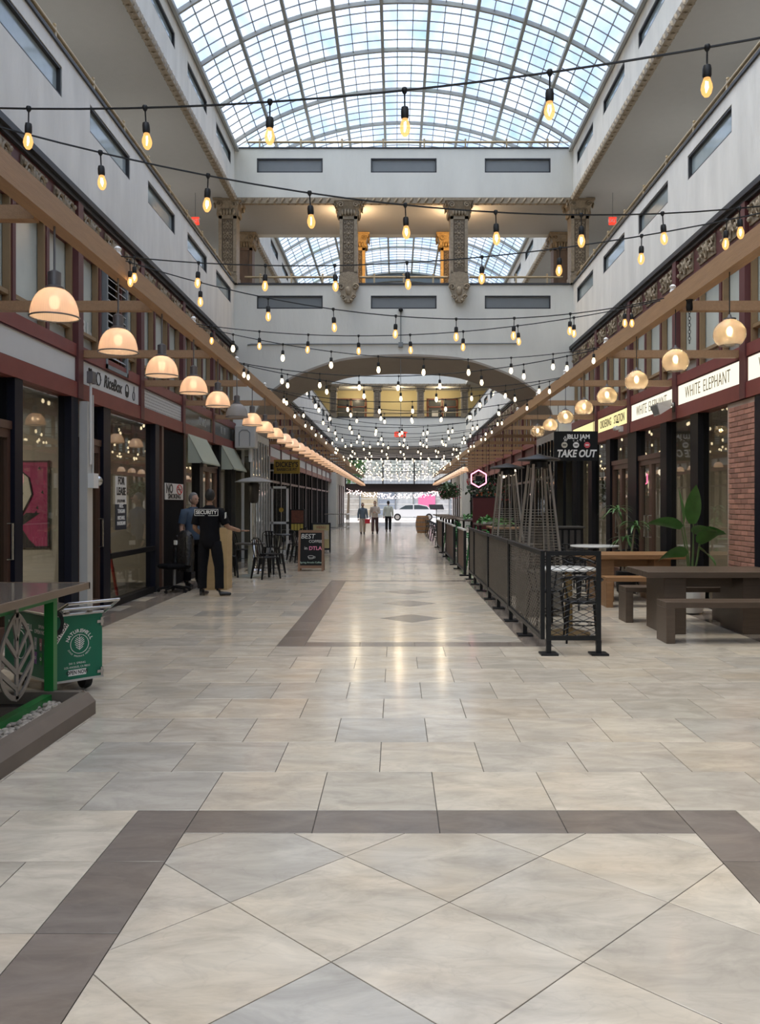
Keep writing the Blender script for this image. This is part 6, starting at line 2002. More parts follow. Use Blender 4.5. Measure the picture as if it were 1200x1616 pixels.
# ================================================================== PLANTS
M['leaf'] = mat('glossy deep green leaf', (0.055, 0.16, 0.035), 0.32, var=0.45, scale=7)
M['leaf2'] = mat('mid green strap leaf', (0.05, 0.13, 0.03), 0.4, var=0.4, scale=9)
M['stem'] = mat('green stem', (0.08, 0.13, 0.04), 0.5)
M['potwhite'] = mat('white glazed pot', (0.60, 0.59, 0.55), 0.35, var=0.05)
def leaf_blade(m_, base, d, length, width, droop, n=7, fold=0.25, roll=0.0):
    """broad blade growing from base along direction d and drooping"""
    d = Vector(d).normalized()
    side = d.cross(Vector((0, 0, 1)))
    side = side.normalized() if side.length > 0.05 else Vector((1, 0, 0))
    if roll: side = Matrix.Rotation(roll, 3, d) @ side
    p = Vector(base)
    vs = []
    cur = d.copy()
    for i in range(n + 1):
        s = i / n
        w = width * (math.sin(PI * (0.06 + 0.94 * s) ** 0.8) ** 0.8 if s < 1 else 0.02)
        nrm = side.cross(cur).normalized()
        vs += [p - side * w + nrm * w * fold, p, p + side * w + nrm * w * fold]
        cur = (cur + Vector((0, 0, -droop / n))).normalized()
        p = p + cur * (length / n)
    fs = []
    for i in range(n):
        a = i * 3
        fs += [(a, a + 1, a + 4, a + 3), (a + 1, a + 2, a + 5, a + 4)]
    return m_.add(vs, fs)
t = thing('bird_of_paradise', 'tall broad leaved plant in a white pot by the brick pillar', 'plant', (4.22, 12.05, 0))
MB().lathe([(0.10, 0.0), (0.155, 0.02), (0.19, 0.12), (0.195, 0.30), (0.185, 0.52), (0.17, 0.53), (0.165, 0.47)], 24).build('pot', M['potwhite'], t, smooth=50)
MB().lathe([(0.0, 0.47), (0.17, 0.47)], 20, cap=False).build('soil', M['soil'], t)
blades = [((0.02, 0, 0.5), (0.02, -0.04, 1.28), (0.04, -0.10, 1.0), 0.56, 0.15, 0.12, 0.0), ((0, 0, 0.5), (-0.09, 0.05, 1.30), (-0.10, 0.1, 1.0), 0.50, 0.12, 0.2, 0.3),
          ((-0.02, 0, 0.5), (-0.14, -0.02, 1.22), (-0.95, -0.1, 0.62), 0.56, 0.10, 0.9, 0.9), ((0.0, 0, 0.5), (-0.08, -0.06, 0.84), (-0.85, -0.2, 0.42), 0.50, 0.11, 1.2, 1.0),
          ((0.03, 0, 0.5), (0.10, -0.05, 1.0), (0.45, -0.25, 0.75), 0.40, 0.13, 1.1, -0.8), ((0.02, 0, 0.5), (0.10, -0.05, 0.92), (0.30, -0.5, -0.15), 0.36, 0.125, 0.9, -0.5),
          ((0.03, 0, 0.5), (0.14, -0.04, 1.12), (0.45, -0.35, 0.35), 0.36, 0.10, 0.9, -0.9), ((0.0, 0.02, 0.5), (0.04, 0.0, 1.14), (0.3, -0.5, 0.3), 0.42, 0.125, 0.7, -0.5)]
for b0, b1, d, ln, wd, dr, rl in blades:
    MB().tube([b0, ((b0[0] + b1[0]) / 2 + 0.01, (b0[1] + b1[1]) / 2, (b0[2] + b1[2]) / 2), b1], [0.014, 0.011, 0.008], 6).build('stalk', M['stem'], t, smooth=50)
    leaf_blade(MB(), b1, d, ln, wd, dr, 8, 0.2, rl).build('leaf', M['leaf'], t, smooth=80)
def dracaena(label, loc, heads, name='dracaena'):
    t = thing(name, label, 'plant', loc)
    MB().lathe([(0.13, 0), (0.17, 0.03), (0.19, 0.38), (0.17, 0.38)], 16).build('pot', M['black'], t, smooth=40)
    rs = random.Random(3)
    for (hx, hy, hz) in heads:
        MB().tube([(hx * 0.3, hy * 0.3, 0.36), (hx * 0.7, hy * 0.7, hz * 0.7), (hx, hy, hz)], [0.022, 0.018, 0.014], 6).build('cane', mat('grey cane', (0.16, 0.13, 0.09), 0.7) if 'grey cane' not in bpy.data.materials else bpy.data.materials['grey cane'], t)
        for k in range(16):
            a = k * 2.4; e = rs.uniform(0.2, 1.2)
            leaf_blade(MB(), (hx, hy, hz - 0.05 + 0.1 * k / 16), (math.cos(a), math.sin(a), e), rs.uniform(0.28, 0.42), 0.022, 1.6, 5).build('leaf', M['leaf2'], t, smooth=80)
    return t
dracaena('bushy strap leaved dracaena in a dark pot beside the double door', (4.05, 14.80, 0), [(-0.15, 0.1, 1.45), (0.12, -0.1, 1.18), (0.05, 0.2, 0.95)])

# ================================================================== TAKE OUT BOARD
t = thing('takeout_board', 'black hanging board with a cafe logo and TAKE OUT lettering', 'sign', (3.66, 17.13, 2.74))
MB().cbox(-0.445, 0.445, -0.02, 0.02, -0.30, 0.30, 0.006).build('board', M['slate'], t)
for s in (-1, 1): MB().tube([(s * 0.36, 0, 0.30), (s * 0.36, 0, 0.83)], 0.006, 5).build('hanger', M['black'], t)
text('lettering', 'BLU JAM', 0.125, M['text_white'], t, (0.06, -0.022, 0.185), FACE_CAM, bold=0.004, sx=0.95)
text('lettering', 'C A F E', 0.05, M['text_white'], t, (0.06, -0.022, 0.105), FACE_CAM, spacing=1.6)
text('lettering', 'TAKE OUT', 0.205, M['text_white'], t, (0.0, -0.022, -0.16), FACE_CAM, bold=0.007, sx=0.80, shear=0.22)
lg = MB().tube([(-0.24, -0.022, 0.10), (-0.20, -0.022, 0.14), (-0.22, -0.022, 0.20), (-0.25, -0.022, 0.15), (-0.20, -0.022, 0.10), (-0.17, -0.022, 0.15), (-0.17, -0.022, 0.24)], 0.008, 5)
lg.build('logo', M['text_white'], t)
for k, (x, m_) in enumerate(((-0.235, mat('cream badge', (0.55, 0.52, 0.42), 0.5)), (0.0, M['text_white']), (0.225, mat('coral badge', (0.65, 0.10, 0.12), 0.5)))):
    MB().lathe([(0.0, -0.026), (0.062, -0.026), (0.062, -0.02)], 20, (x, 0, 0.02), axis='y').build('badge', m_, t)
    MB().box(x - 0.035, x + 0.035, -0.029, -0.026, 0.008, 0.032).build('badge_print', M['text_black'] if k < 2 else M['text_white'], t)
# brown hanging banner in the window beyond
t = thing('window_banner', 'brown BLU JAM banner hanging inside the far shop window', 'banner', (wX(1, -0.25), 20.0, 1.45))
MB().box(-0.005, 0.005, -0.25, 0.25, 0.0, 1.05).build('cloth', mat('brown banner cloth', (0.10, 0.065, 0.045), 0.8), t)
text('lettering', 'BLU JAM', 0.12, M['text_white'], t, (-0.008, 0, 0.25), FACE_R, sx=0.8)
text('lettering', 'CAFE', 0.07, M['text_white'], t, (-0.008, 0, 0.12), FACE_R)
MB().tube([(-0.008, 0.08, 0.95), (-0.008, 0.0, 0.70), (-0.008, -0.08, 0.60), (-0.008, -0.02, 0.48), (-0.008, 0.06, 0.58)], 0.014, 5).build('logo', M['text_white'], t)

# ================================================================== FARTHER ALONG THE PICNIC SIDE
M['slatwood'] = mat('grey brown slat timber', (0.16, 0.105, 0.080), 0.6, var=0.3, scale=8, stretch=(1, 1, 0.3))
M['stoolgreen'] = mat('garden green metal', (0.035, 0.22, 0.06), 0.4, var=0.15)
def slat_barrier(label, y0, y1, h=0.98):
    t = thing('slat_barrier', label, 'barrier', (1.50, (y0 + y1) / 2, 0), 0, 'timber slat barriers along the walkway')
    L_ = (y1 - y0) / 2
    for s in (-1, 1):
        MB().box(-0.03, 0.03, s * L_ - 0.03, s * L_ + 0.03, 0.03, h).build('post', M['black'], t)
        MB().box(-0.12, 0.12, s * L_ - 0.06, s * L_ + 0.06, 0, 0.03).build('foot', M['black'], t)
    MB().box(-0.035, 0.035, -L_ - 0.03, L_ + 0.03, h, h + 0.035).build('top_rail', M['greyframe'], t)
    MB().box(-0.03, 0.03, -L_ + 0.03, L_ - 0.03, 0.10, 0.15).build('bottom_rail', M['black'], t)
    n = max(4, int((y1 - y0) / 0.2))
    for k in range(n):
        yy = -L_ + 0.06 + (2 * L_ - 0.12) * (k + 0.5) / n
        MB().box(-0.012, 0.012, yy - 0.05, yy + 0.05, 0.15, h).build('slat', M['slatwood'], t)
    return t
slat_barrier('timber slat barrier beside the green stools, first after the mesh screens', 18.3, 20.2)
slat_barrier('timber slat barrier beside the green stools, second', 21.6, 25.0)
slat_barrier('timber slat barrier beside the green stools, third and farthest', 27.0, 30.2)
def green_stool(label, loc, rz):
    t = thing('bar_stool', label, 'stool', loc, rz, 'green metal bar stools')
    m_ = M['stoolgreen']
    MB().cbox(-0.16, 0.16, -0.16, 0.16, 0.73, 0.76, 0.01).build('seat', m_, t)
    for sx in (-1, 1):
        for sy in (-1, 1):
            MB().tube([(sx * 0.13, sy * 0.13, 0.74), (sx * 0.20, sy * 0.20, 0)], [0.022, 0.015], 5).build('leg', m_, t)
    MB().tube([(0.175 * sx, 0.175 * sy, 0.25) for sx, sy in ((-1, -1), (1, -1), (1, 1), (-1, 1))], 0.010, 5, closed=True).build('foot_rail', m_, t)
    MB().tube([(-0.15, 0.15, 0.75), (-0.14, 0.19, 0.95), (0.14, 0.19, 0.95), (0.15, 0.15, 0.75)], 0.012, 5).build('low_back', m_, t)
    return t
for i, (x, y, d) in enumerate(((1.86, 18.7, 'behind the first slat barrier'), (1.9, 19.7, 'at the far end of the first slat barrier'), (1.80, 20.9, 'in the gap after the first slat barrier'), (1.95, 22.4, 'behind the second slat barrier'),
                               (1.85, 23.6, 'halfway along the second slat barrier'), (1.8, 25.9, 'in the gap before the third slat barrier'), (1.9, 27.6, 'behind the third slat barrier'), (1.9, 29.0, 'at the far end of the third slat barrier'))):
    green_stool('green metal bar stool ' + d, (x, y, 0), -PI / 2 + 0.3 * math.sin(i * 2.0))
for i, (y0, y1) in enumerate(((18.4, 20.1), (21.9, 23.4), (27.2, 30.0))):
    t = thing('bar_table', 'high timber bar table behind the %s slat barrier' % ORD[i], 'table', (2.45, (y0 + y1) / 2, 0))
    L_ = (y1 - y0) / 2
    for k in range(3): MB().cbox(-0.3 + k * 0.2, -0.102 + k * 0.2, -L_, L_, 1.0, 1.04, 0.003).build('plank', M['oak'] if i == 0 else M['walnut'], t)
    for sx in (-1, 1):
        for sy in (-1, 1): MB().box(sx * 0.25 - 0.03, sx * 0.25 + 0.03, sy * (L_ - 0.1) - 0.03, sy * (L_ - 0.1) + 0.03, 0, 1.0).build('leg', M['black'], t)
# green leafy runners on the tables
M['greenery'] = mat('bright leaf green', (0.07, 0.22, 0.045), 0.5, var=0.5, scale=12)
M['greenery_dk'] = mat('dark hanging foliage', (0.035, 0.075, 0.025), 0.6, var=0.6, scale=10)
def foliage(name, label, loc, size, n, m_, leaf=0.09, flowers=None, seed=1, hang=False):
    t = thing(name, label, 'plant', loc)
    rs = random.Random(seed)
    g = MB()
    for i in range(n):
        while True:
            p = Vector((rs.uniform(-1, 1), rs.uniform(-1, 1), rs.uniform(-1, 1)))
            if p.length < 1: break
        q = (p.x * size[0], p.y * size[1], p.z * size[2])
        leaf_blade(g, q, (rs.uniform(-1, 1), rs.uniform(-1, 1), rs.uniform(-0.6, 0.8)), leaf * rs.uniform(0.7, 1.4), leaf * 0.32, 0.8, 3)
    g.build('leaves', m_, t, smooth=80)['kind'] = 'stuff'
    if flowers:
        f = MB()
        for i in range(flowers[0]):
            p = Vector((rs.uniform(-1, 1), rs.uniform(-1, 1), rs.uniform(-1, 0.6)))
            f.sphere((p.x * size[0], p.y * size[1], p.z * size[2]), 0.028, 5, 3)
        f.build('blossoms', flowers[1], t)['kind'] = 'stuff'
    return t
for i, (y, x) in enumerate(((19.2, 2.42), (22.4, 2.40), (27.9, 2.45))):
    t = foliage('table_greenery', 'low bright green planting on the %s high table' % ('first', 'second', 'third')[i] if i < 2 else 'low bright green planting on the farthest high table', (x, y, 1.13), (0.22, 0.5, 0.06), 160, M['greenery'], 0.12, None, i)
    MB().box(-0.12, 0.12, -0.45, 0.45, -0.09, -0.03).build('trough', M['greyframe'], t)
M['boothred'] = mat('oxblood panel', (0.085, 0.006, 0.008), 0.5, var=0.15)
t = thing('red_booth', 'oxblood red booth partition behind the pyramid heaters', 'partition', (2.55, 24.0, 0))
MB().box(-0.36, 0.36, -0.05, 0.05, 0, 1.74).build('front_panel', M['boothred'], t)
MB().box(0.30, 0.36, 0.05, 1.5, 0, 1.74).build('side_panel', M['boothred'], t)
MB().box(-0.38, 0.38, -0.07, 0.07, 1.74, 1.78).build('cap', M['black'], t)
foliage('ledge_planting', 'row of small plants along the top of the red booth', (2.55, 24.0, 1.86), (0.34, 0.06, 0.07), 60, M['greenery_dk'], 0.09, (14, mat('orange blossom', (0.5, 0.12, 0.04), 0.6)), 7)
M['neonpink'] = emis('pink neon tube', (1.0, 0.16, 0.30), 3.0)
t = thing('hexagon_neon', 'pink neon hexagon sign hanging above the red booth', 'sign', (2.42, 24.6, 2.30))
hx = [(0.25 * math.sin(PI / 3 * k), 0, 0.25 * math.cos(PI / 3 * k)) for k in range(6)]
for k in range(6): MB().tube([hx[k], hx[(k + 1) % 6]], 0.016, 6).build('neon_tube', M['neonpink'], t)
MB().box(-0.09, 0.09, -0.01, 0.02, -0.08, 0.08).build('centre_plate', M['black'], t)
for s in (-1, 1):
    MB().tube([(s * 0.09, 0.01, 0), (s * 0.2, 0.01, 0)], 0.008, 5).build('strut', M['black'], t)
    MB().tube([(s * 0.12, 0, 0.2), (s * 0.12, 0, 1.28)], 0.004, 4).build('wire', M['black'], t)
M['lantern'] = emis('lantern globe', (1.0, 0.86, 0.66), 1.2)
for i, (x, y) in enumerate(((CX + BX, 22.7), (CX + BX, 21.0))):
    t = thing('globe_lantern', '%s frosted globe lantern with a black cap near the red booth' % ('farther', 'nearer')[i], 'lamp', (x, y, 2.36), 0)
    MB().sphere((0, 0, 0), 0.105, 14, 9).build('globe', M['lantern'], t, smooth=70)
    MB().lathe([(0.11, 0.06), (0.08, 0.12), (0.03, 0.15)], 12).build('cap', M['black'], t, smooth=50)
    MB().tube([(0, 0, 0.15), (0, 0, 1.22)], 0.006, 5).build('stem', M['black'], t)
hp = foliage('hanging_plants', 'trailing dark plants with pink blossoms hung beyond the red booth', (2.30, 36.3, 2.15), (0.42, 1.0, 0.36), 420, M['greenery_dk'], 0.17, (40, mat('pink blossom', (0.60, 0.14, 0.20), 0.6)), 11)
hp2 = foliage('hanging_plants', 'trailing plants around the neon hexagon', (2.9, 26.6, 2.0), (0.7, 0.6, 0.42), 260, M['greenery_dk'], 0.15, (26, mat('red blossom', (0.5, 0.03, 0.05), 0.6)), 12)
sh1 = foliage('tall_shrub', 'tall potted shrub by the far picnic side pillar', (3.4, 34, 0.9), (0.35, 0.8, 0.75), 220, M['greenery_dk'], 0.2, None, 13)
sh2 = foliage('tall_shrub', 'dark potted shrub behind the second slat barrier', (3.3, 28.5, 1.0), (0.3, 0.9, 0.8), 220, M['greenery_dk'], 0.2, None, 14)
for q, dx in ((hp, 0.58), (hp2, 0.0)):
    for s in (-0.4, 0.4): MB().tube([(dx, s, -0.05), (dx, s, 1.6 if q is hp2 else 1.45)], 0.008, 4).build('wire', M['black'], q)
for q in (sh1, sh2):
    z0 = -q.location.z
    MB().lathe([(0.2, z0), (0.24, z0 + 0.05), (0.28, z0 + 0.45), (0.25, z0 + 0.45), (0.0, z0 + 0.40)], 16).build('pot', M['potwhite'], q, smooth=40)
# music stand, barrel, far bar furniture
t = thing('menu_stand', 'black tripod menu stand at the far end of the barriers', 'stand', (2.05, 42.5, 0), 0.2)
MB().tube([(0, 0, 0.25), (0, 0, 1.35)], 0.022, 6).build('pole', M['black'], t)
for k in range(3):
    a = 2 * PI * k / 3
    MB().tube([(0, 0, 0.45), (0.38 * math.cos(a), 0.38 * math.sin(a), 0.0)], 0.018, 5).build('tripod_leg', M['black'], t)
MB().add([(-0.36, -0.12, 1.28), (0.36, -0.12, 1.28), (0.36, 0.16, 1.50), (-0.36, 0.16, 1.50), (-0.36, -0.13, 1.31), (0.36, -0.13, 1.31), (0.36, 0.15, 1.53), (-0.36, 0.15, 1.53)],
         [(0, 1, 2, 3), (7, 6, 5, 4), (0, 4, 5, 1), (1, 5, 6, 2), (2, 6, 7, 3), (3, 7, 4, 0)]).build('desk', M['black'], t)
t = thing('wine_barrel', 'brown timber barrel beside the menu stand', 'barrel', (1.45, 45.5, 0))
bp2 = [(0.30, 0.0), (0.36, 0.2), (0.385, 0.45), (0.36, 0.72), (0.30, 0.92)]
for k in range(16):
    a0, a1 = 2 * PI * k / 16 + 0.01, 2 * PI * (k + 1) / 16 - 0.01
    g = MB(); vs = []
    for r, z in bp2: vs += [(r * math.cos(a0), r * math.sin(a0), z), (r * math.cos(a1), r * math.sin(a1), z)]
    for r, z in bp2: vs += [((r - 0.03) * math.cos(a0), (r - 0.03) * math.sin(a0), z), ((r - 0.03) * math.cos(a1), (r - 0.03) * math.sin(a1), z)]
    fs = []
    for i in range(4): fs += [(2 * i, 2 * i + 1, 2 * i + 3, 2 * i + 2), (10 + 2 * i, 10 + 2 * i + 2, 10 + 2 * i + 3, 10 + 2 * i + 1)]
    g.add(vs, fs).build('stave', M['oak'], t)
for z, r in ((0.12, 0.345), (0.34, 0.385), (0.58, 0.385), (0.80, 0.345)): MB().lathe([(r - 0.01, z - 0.02), (r + 0.005, z - 0.02), (r + 0.005, z + 0.02), (r - 0.01, z + 0.02)], 20, cap=False).build('hoop', M['greymetal'], t)
MB().lathe([(0.0, 0.90), (0.29, 0.90)], 20, cap=False).build('head', M['oak'], t)
for i in range(6):
    y = 32 + i * 2.2
    t = thing('dining_set', 'dark high table by the far walkway, %s beyond the barriers' % ORD[i], 'table', (2.3, y, 0), 0, 'dark high tables at the far end')
    MB().cbox(-0.4, 0.4, -0.4, 0.4, 0.98, 1.03, 0.005).build('table_top', M['walnut'], t)
    MB().box(-0.05, 0.05, -0.05, 0.05, 0.03, 0.98).build('column', M['black'], t); MB().box(-0.25, 0.25, -0.25, 0.25, 0, 0.03).build('base', M['black'], t)
    round_chair('dark chair pulled up to the %s far high table' % ORD[i], (1.72, y + 0.1, 0), 1.5, 'dark chairs at the far high tables')
# exit signs ------------------------------------------------------------
M['exitred'] = emis('exit letters', (1.0, 0.07, 0.04), 0.5)
t = thing('exit_sign', 'red EXIT sign hanging on a long rod under the arch', 'sign', (CX - 0.08, YC0 + 0.10, 3.32))
MB().cbox(-0.135, 0.135, -0.02, 0.02, 0, 0.19, 0.005).build('panel', mat('pale exit panel', (0.60, 0.42, 0.36), 0.5), t)
text('lettering', 'EXIT', 0.17, M['exitred'], t, (0, -0.023, 0.09), FACE_CAM, bold=0.006)
MB().tube([(0, 0, 0.19), (0, 0, 2.15)], 0.008, 5).build('rod', M['panel_grey'], t)
for s, d in ((-1, 'guard'), (1, 'picnic')):
    t = thing('exit_sign', 'small red EXIT sign in the gallery behind the %s side parapet' % d, 'sign', (wX(s, -0.9), YC0 - 0.6, 8.78))
    MB().cbox(-0.10, 0.10, -0.02, 0.02, 0, 0.2, 0.005).build('panel', M['exitred'], t)
    text('lettering', 'EXIT', 0.13, M['text_white'], t, (0, -0.022, 0.10), FACE_CAM)
    MB().tube([(0, 0, 0.2), (0, 0, 0.83)], 0.008, 5).build('rod', M['panel_grey'], t)
# ================================================================== PEOPLE
M['skin'] = mat('tan skin', (0.30, 0.165, 0.10), 0.5, var=0.08)
M['skin2'] = mat('light skin', (0.46, 0.28, 0.20), 0.5, var=0.06)
M['hairblack'] = mat('short black hair', (0.010, 0.009, 0.009), 0.6, var=0.4, scale=40)
M['hairgrey'] = mat('short grey hair', (0.20, 0.19, 0.18), 0.7, var=0.4, scale=40)
M['uniform'] = mat('black uniform cloth', (0.006, 0.006, 0.008), 0.8, var=0.4, scale=9, bump=0.5, bscale=9, spec=0.15)
M['shoe'] = mat('black leather shoe', (0.012, 0.011, 0.010), 0.35)
def skin_mesh(name, verts, edges, radii, mat_, parent, root=0, sub=2):
    me = bpy.data.meshes.new(name)
    me.from_pydata([tuple(v) for v in verts], edges, [])
    me.materials.append(mat_)
    o = bpy.data.objects.new(name, me)
    link(o, parent)
    if not me.skin_vertices:
        bm_ = None
        import bmesh
        b = bmesh.new(); b.from_mesh(me); b.verts.layers.skin.verify(); b.to_mesh(me); b.free()
    for i, r in enumerate(radii):
        sv = me.skin_vertices[0].data[i]
        sv.radius = r if isinstance(r, tuple) else (r, r)
        sv.use_root = (i == root)
    m1 = o.modifiers.new('Skin', 'SKIN'); m1.use_smooth_shade = True; m1.branch_smoothing = 0.6
    m2 = o.modifiers.new('Subdivision', 'SUBSURF'); m2.levels = sub; m2.render_levels = sub
    return o
def chainmesh(name, chains, mat_, parent, sub=2, root=None):
    """chains: list of lists of ((x,y,z), r); points at the same place are merged"""
    vs, rs, es, idx = [], [], [], {}
    for ch in chains:
        prev = None
        for p, r in ch:
            k = tuple(round(c, 4) for c in p)
            if k not in idx:
                idx[k] = len(vs); vs.append(p); rs.append(r)
            i = idx[k]
            if prev is not None and prev != i: es.append((prev, i))
            prev = i
    rt = idx[tuple(round(c, 4) for c in root)] if root else 0
    return skin_mesh(name, vs, es, rs, mat_, parent, rt, sub)

def head(parent, c, mat_skin, hair, tilt=(0, 0, 0), long_hair=False, mask=False, scale=1.0):
    """a face towards local -y: skull, jaw, nose, ears, eyes, mouth; hair cap"""
    h = bpy.data.objects.new('head', None)
    g = MB().sphere((0, 0, 0.02), 0.1, 16, 12)
    vs = []
    for x, y, z in g.v:
        s = 1.0
        if z < 0:
            f = min(1, -z / 0.1)
            x *= 1 - 0.32 * f; y = y * (1 - 0.12 * f) - 0.012 * f
        vs.append((x * 0.77, y * 0.98, z * 1.18))
    g.v = vs
    n0 = len(g.v)
    g.sphere((0, -0.098, -0.012), 0.018, 8, 5, sz=1.5, sx=0.8)
    for s in (-1, 1): g.sphere((s * 0.077, 0.008, 0.0), 0.022, 6, 5, sx=0.45, sz=1.4)
    for s in (-1, 1): g.sphere((s * 0.03, -0.084, 0.045), 0.02, 6, 4, sz=0.4)
    me = g.mesh('head', mat_skin, 80)
    o = bpy.data.objects.new('head', me); link(o, parent); o.location = c; o.rotation_euler = tilt; o.scale = (scale,) * 3
    for s in (-1, 1): MB().sphere((s * 0.03, -0.089, 0.022), 0.0085, 6, 4).build('eye', M['hairblack'], o)
    MB().sphere((0, -0.086, -0.056), 0.022, 8, 4, sz=0.28, sy=0.5).build('mouth', mat('lip tone', (0.30, 0.11, 0.08), 0.5) if 'lip tone' not in bpy.data.materials else bpy.data.materials['lip tone'], o)
    hg = MB().sphere((0, 0.012, 0.042), 0.105, 16, 10)
    hv = []
    for x, y, z in hg.v:
        if y < -0.02 and z < 0.085: y = -0.02 + (y + 0.02) * 0.25
        if z < -0.02 and not long_hair: z = -0.02 + (z + 0.02) * (0.35 if y < 0.02 else 0.85)
        if long_hair and z < 0: z = z * 2.6; y = max(y, -0.005)
        hv.append((x * 0.80, y * 1.0, z * 1.10))
    hg.v = hv
    hg.build('hair', hair, o, smooth=80)
    if mask:
        MB().sphere((0, -0.062, -0.045), 0.055, 10, 6, sz=0.75, sy=0.8).build('face_mask', mask, o, smooth=80)
    bpy.data.objects.remove(h)
    return o

def hand(parent, wrist, d, pal, mat_, open_=0.2, side=1):
    """palm with four fingers and a thumb as one skinned mesh; d: pointing direction, pal: palm normal"""
    d = Vector(d).normalized(); pal = Vector(pal).normalized()
    s = d.cross(pal).normalized()
    w = Vector(wrist)
    k = w + d * 0.045
    root = tuple(k)
    chains = [[(tuple(w), 0.026), (root, (0.034, 0.022))]]
    for i, (off, ln) in enumerate(((-0.030, 0.066), (-0.010, 0.076), (0.010, 0.072), (0.029, 0.056))):
        b = k + s * off * side + d * 0.045
        m1 = b + d * ln * 0.5 + pal * ln * open_ * 0.4
        m2 = b + d * ln * (1.0 - open_ * 0.5) + pal * ln * open_ * 1.1
        chains.append([(root, (0.034, 0.022)), (tuple(b), 0.0105), (tuple(m1), 0.0090), (tuple(m2), 0.0075)])
    tb = k - s * 0.036 * side - d * 0.008
    chains.append([(root, (0.034, 0.022)), (tuple(tb), 0.012), (tuple(tb - s * 0.016 * side + d * 0.035 + pal * 0.012), 0.010), (tuple(tb - s * 0.014 * side + d * 0.062 + pal * 0.022), 0.0085)])
    return chainmesh('hand', chains, mat_, parent, 1, root)

def person(label, loc, rz, H, J, skin, shirt, trousers, hair, shoe, sleeve='short', name='person', **hk):
    """J: joints in metres for a 1.80 m figure facing -y"""
    t = thing(name, label, 'person', loc, rz)
    t.scale = (H / 1.80,) * 3
    pel, wai, che, nek, hd = J['pelvis'], J['waist'], J['chest'], J['neck'], J['head']
    B = []
    B.append([(pel, (0.10, 0.08)), (wai, (0.10, 0.08)), (che, (0.11, 0.08)), (nek, (0.056, 0.058)), (tuple(Vector(nek) * 0.4 + Vector(hd) * 0.6), 0.052)])
    for s in ('l', 'r'):
        B.append([(che, (0.11, 0.08)), (J['sh_' + s], 0.052), (J['el_' + s], 0.045), (J['wr_' + s], 0.029)])
        B.append([(pel, (0.10, 0.08)), (J['hip_' + s], 0.07), (J['kn_' + s], 0.052), (J['an_' + s], 0.038)])
    chainmesh('body', B, skin, t, 2, pel)
    def loft(m_, rings, n=16):
        # rings: (centre, rx, ry); horizontal ellipses
        vs = []
        for c, rx, ry in rings:
            vs += [(c[0] + rx * math.cos(2 * PI * i / n), c[1] + ry * math.sin(2 * PI * i / n), c[2]) for i in range(n)]
        fs = [tuple(range(n - 1, -1, -1)), tuple(range((len(rings) - 1) * n, len(rings) * n))]
        for k in range(len(rings) - 1):
            for i in range(n): fs.append((k * n + i, k * n + (i + 1) % n, k * n + n + (i + 1) % n, k * n + n + i))
        return m_.add(vs, fs)
    def lerp(a, b, f): return tuple(Vector(a) * (1 - f) + Vector(b) * f)
    S = loft(MB(), [(lerp(pel, (pel[0], pel[1], 0), 0.06), 0.178, 0.135), (pel, 0.182, 0.138), (lerp(pel, wai, 0.6), 0.170, 0.130), (wai, 0.168, 0.128), (lerp(wai, che, 0.5), 0.182, 0.132), (che, 0.200, 0.135),
                    (lerp(che, nek, 0.45), 0.205, 0.118), (lerp(che, nek, 0.68), 0.165, 0.098), (lerp(che, nek, 0.85), 0.10, 0.080), (lerp(che, nek, 1.02), 0.072, 0.072)])
    for s in ('l', 'r'):
        sh, el, wr = J['sh_' + s], J['el_' + s], J['wr_' + s]
        inn = lerp(sh, (0, sh[1], sh[2] - 0.02), 0.35)
        if sleeve == 'short':
            S.tube([inn, sh, lerp(sh, el, 0.35), lerp(sh, el, 0.8)], [0.085, 0.083, 0.080, 0.074], 12)
        else:
            S.tube([inn, sh, lerp(sh, el, 0.5), el, lerp(el, wr, 0.5), lerp(el, wr, 0.96)], [0.082, 0.080, 0.072, 0.062, 0.054, 0.046], 12)
    S.build('shirt', shirt, t, smooth=75)
    T = loft(MB(), [((pel[0], pel[1], 0.80), 0.12, 0.105), ((pel[0], pel[1], 0.86), 0.168, 0.126), (pel, 0.170, 0.128), (lerp(pel, wai, 0.4), 0.160, 0.122)])
    for s in ('l', 'r'):
        hp, kn, an = J['hip_' + s], J['kn_' + s], J['an_' + s]
        T.tube([lerp(hp, pel, 0.3), hp, lerp(hp, kn, 0.5), kn, lerp(kn, an, 0.5), lerp(kn, an, 0.93)], [0.085, 0.098, 0.098, 0.082, 0.076, 0.076], 12)
    T.build('trousers', trousers, t, smooth=75)
    for s in ('l', 'r'):
        an = Vector(J['an_' + s]); f = Vector(J.get('toe_' + s, tuple(an + Vector((0, -0.19, 0)))))
        dd = f - an; dd.z = 0; dd.normalize()
        heel = an - dd * 0.05; heel.z = 0.052
        ball = an + dd * 0.12; ball.z = 0.045
        toe = an + dd * 0.20; toe.z = 0.036
        chainmesh('shoe', [[(tuple(an + Vector((0, 0, 0.02))), 0.048), (tuple(heel), 0.046), (tuple(ball), (0.047, 0.038)), (tuple(toe), (0.038, 0.028))]], shoe, t, 2, tuple(heel))
        wr, el = Vector(J['wr_' + s]), Vector(J['el_' + s])
        hand(t, wr, J.get('hd_' + s, tuple(wr - el)), J.get('pal_' + s, (0.3 if s == 'l' else -0.3, -1, 0)), skin, J.get('open_' + s, 0.35), 1 if s == 'l' else -1)
    head(t, hd, skin, hair, J.get('look', (0, 0, 0)), **hk)
    return t
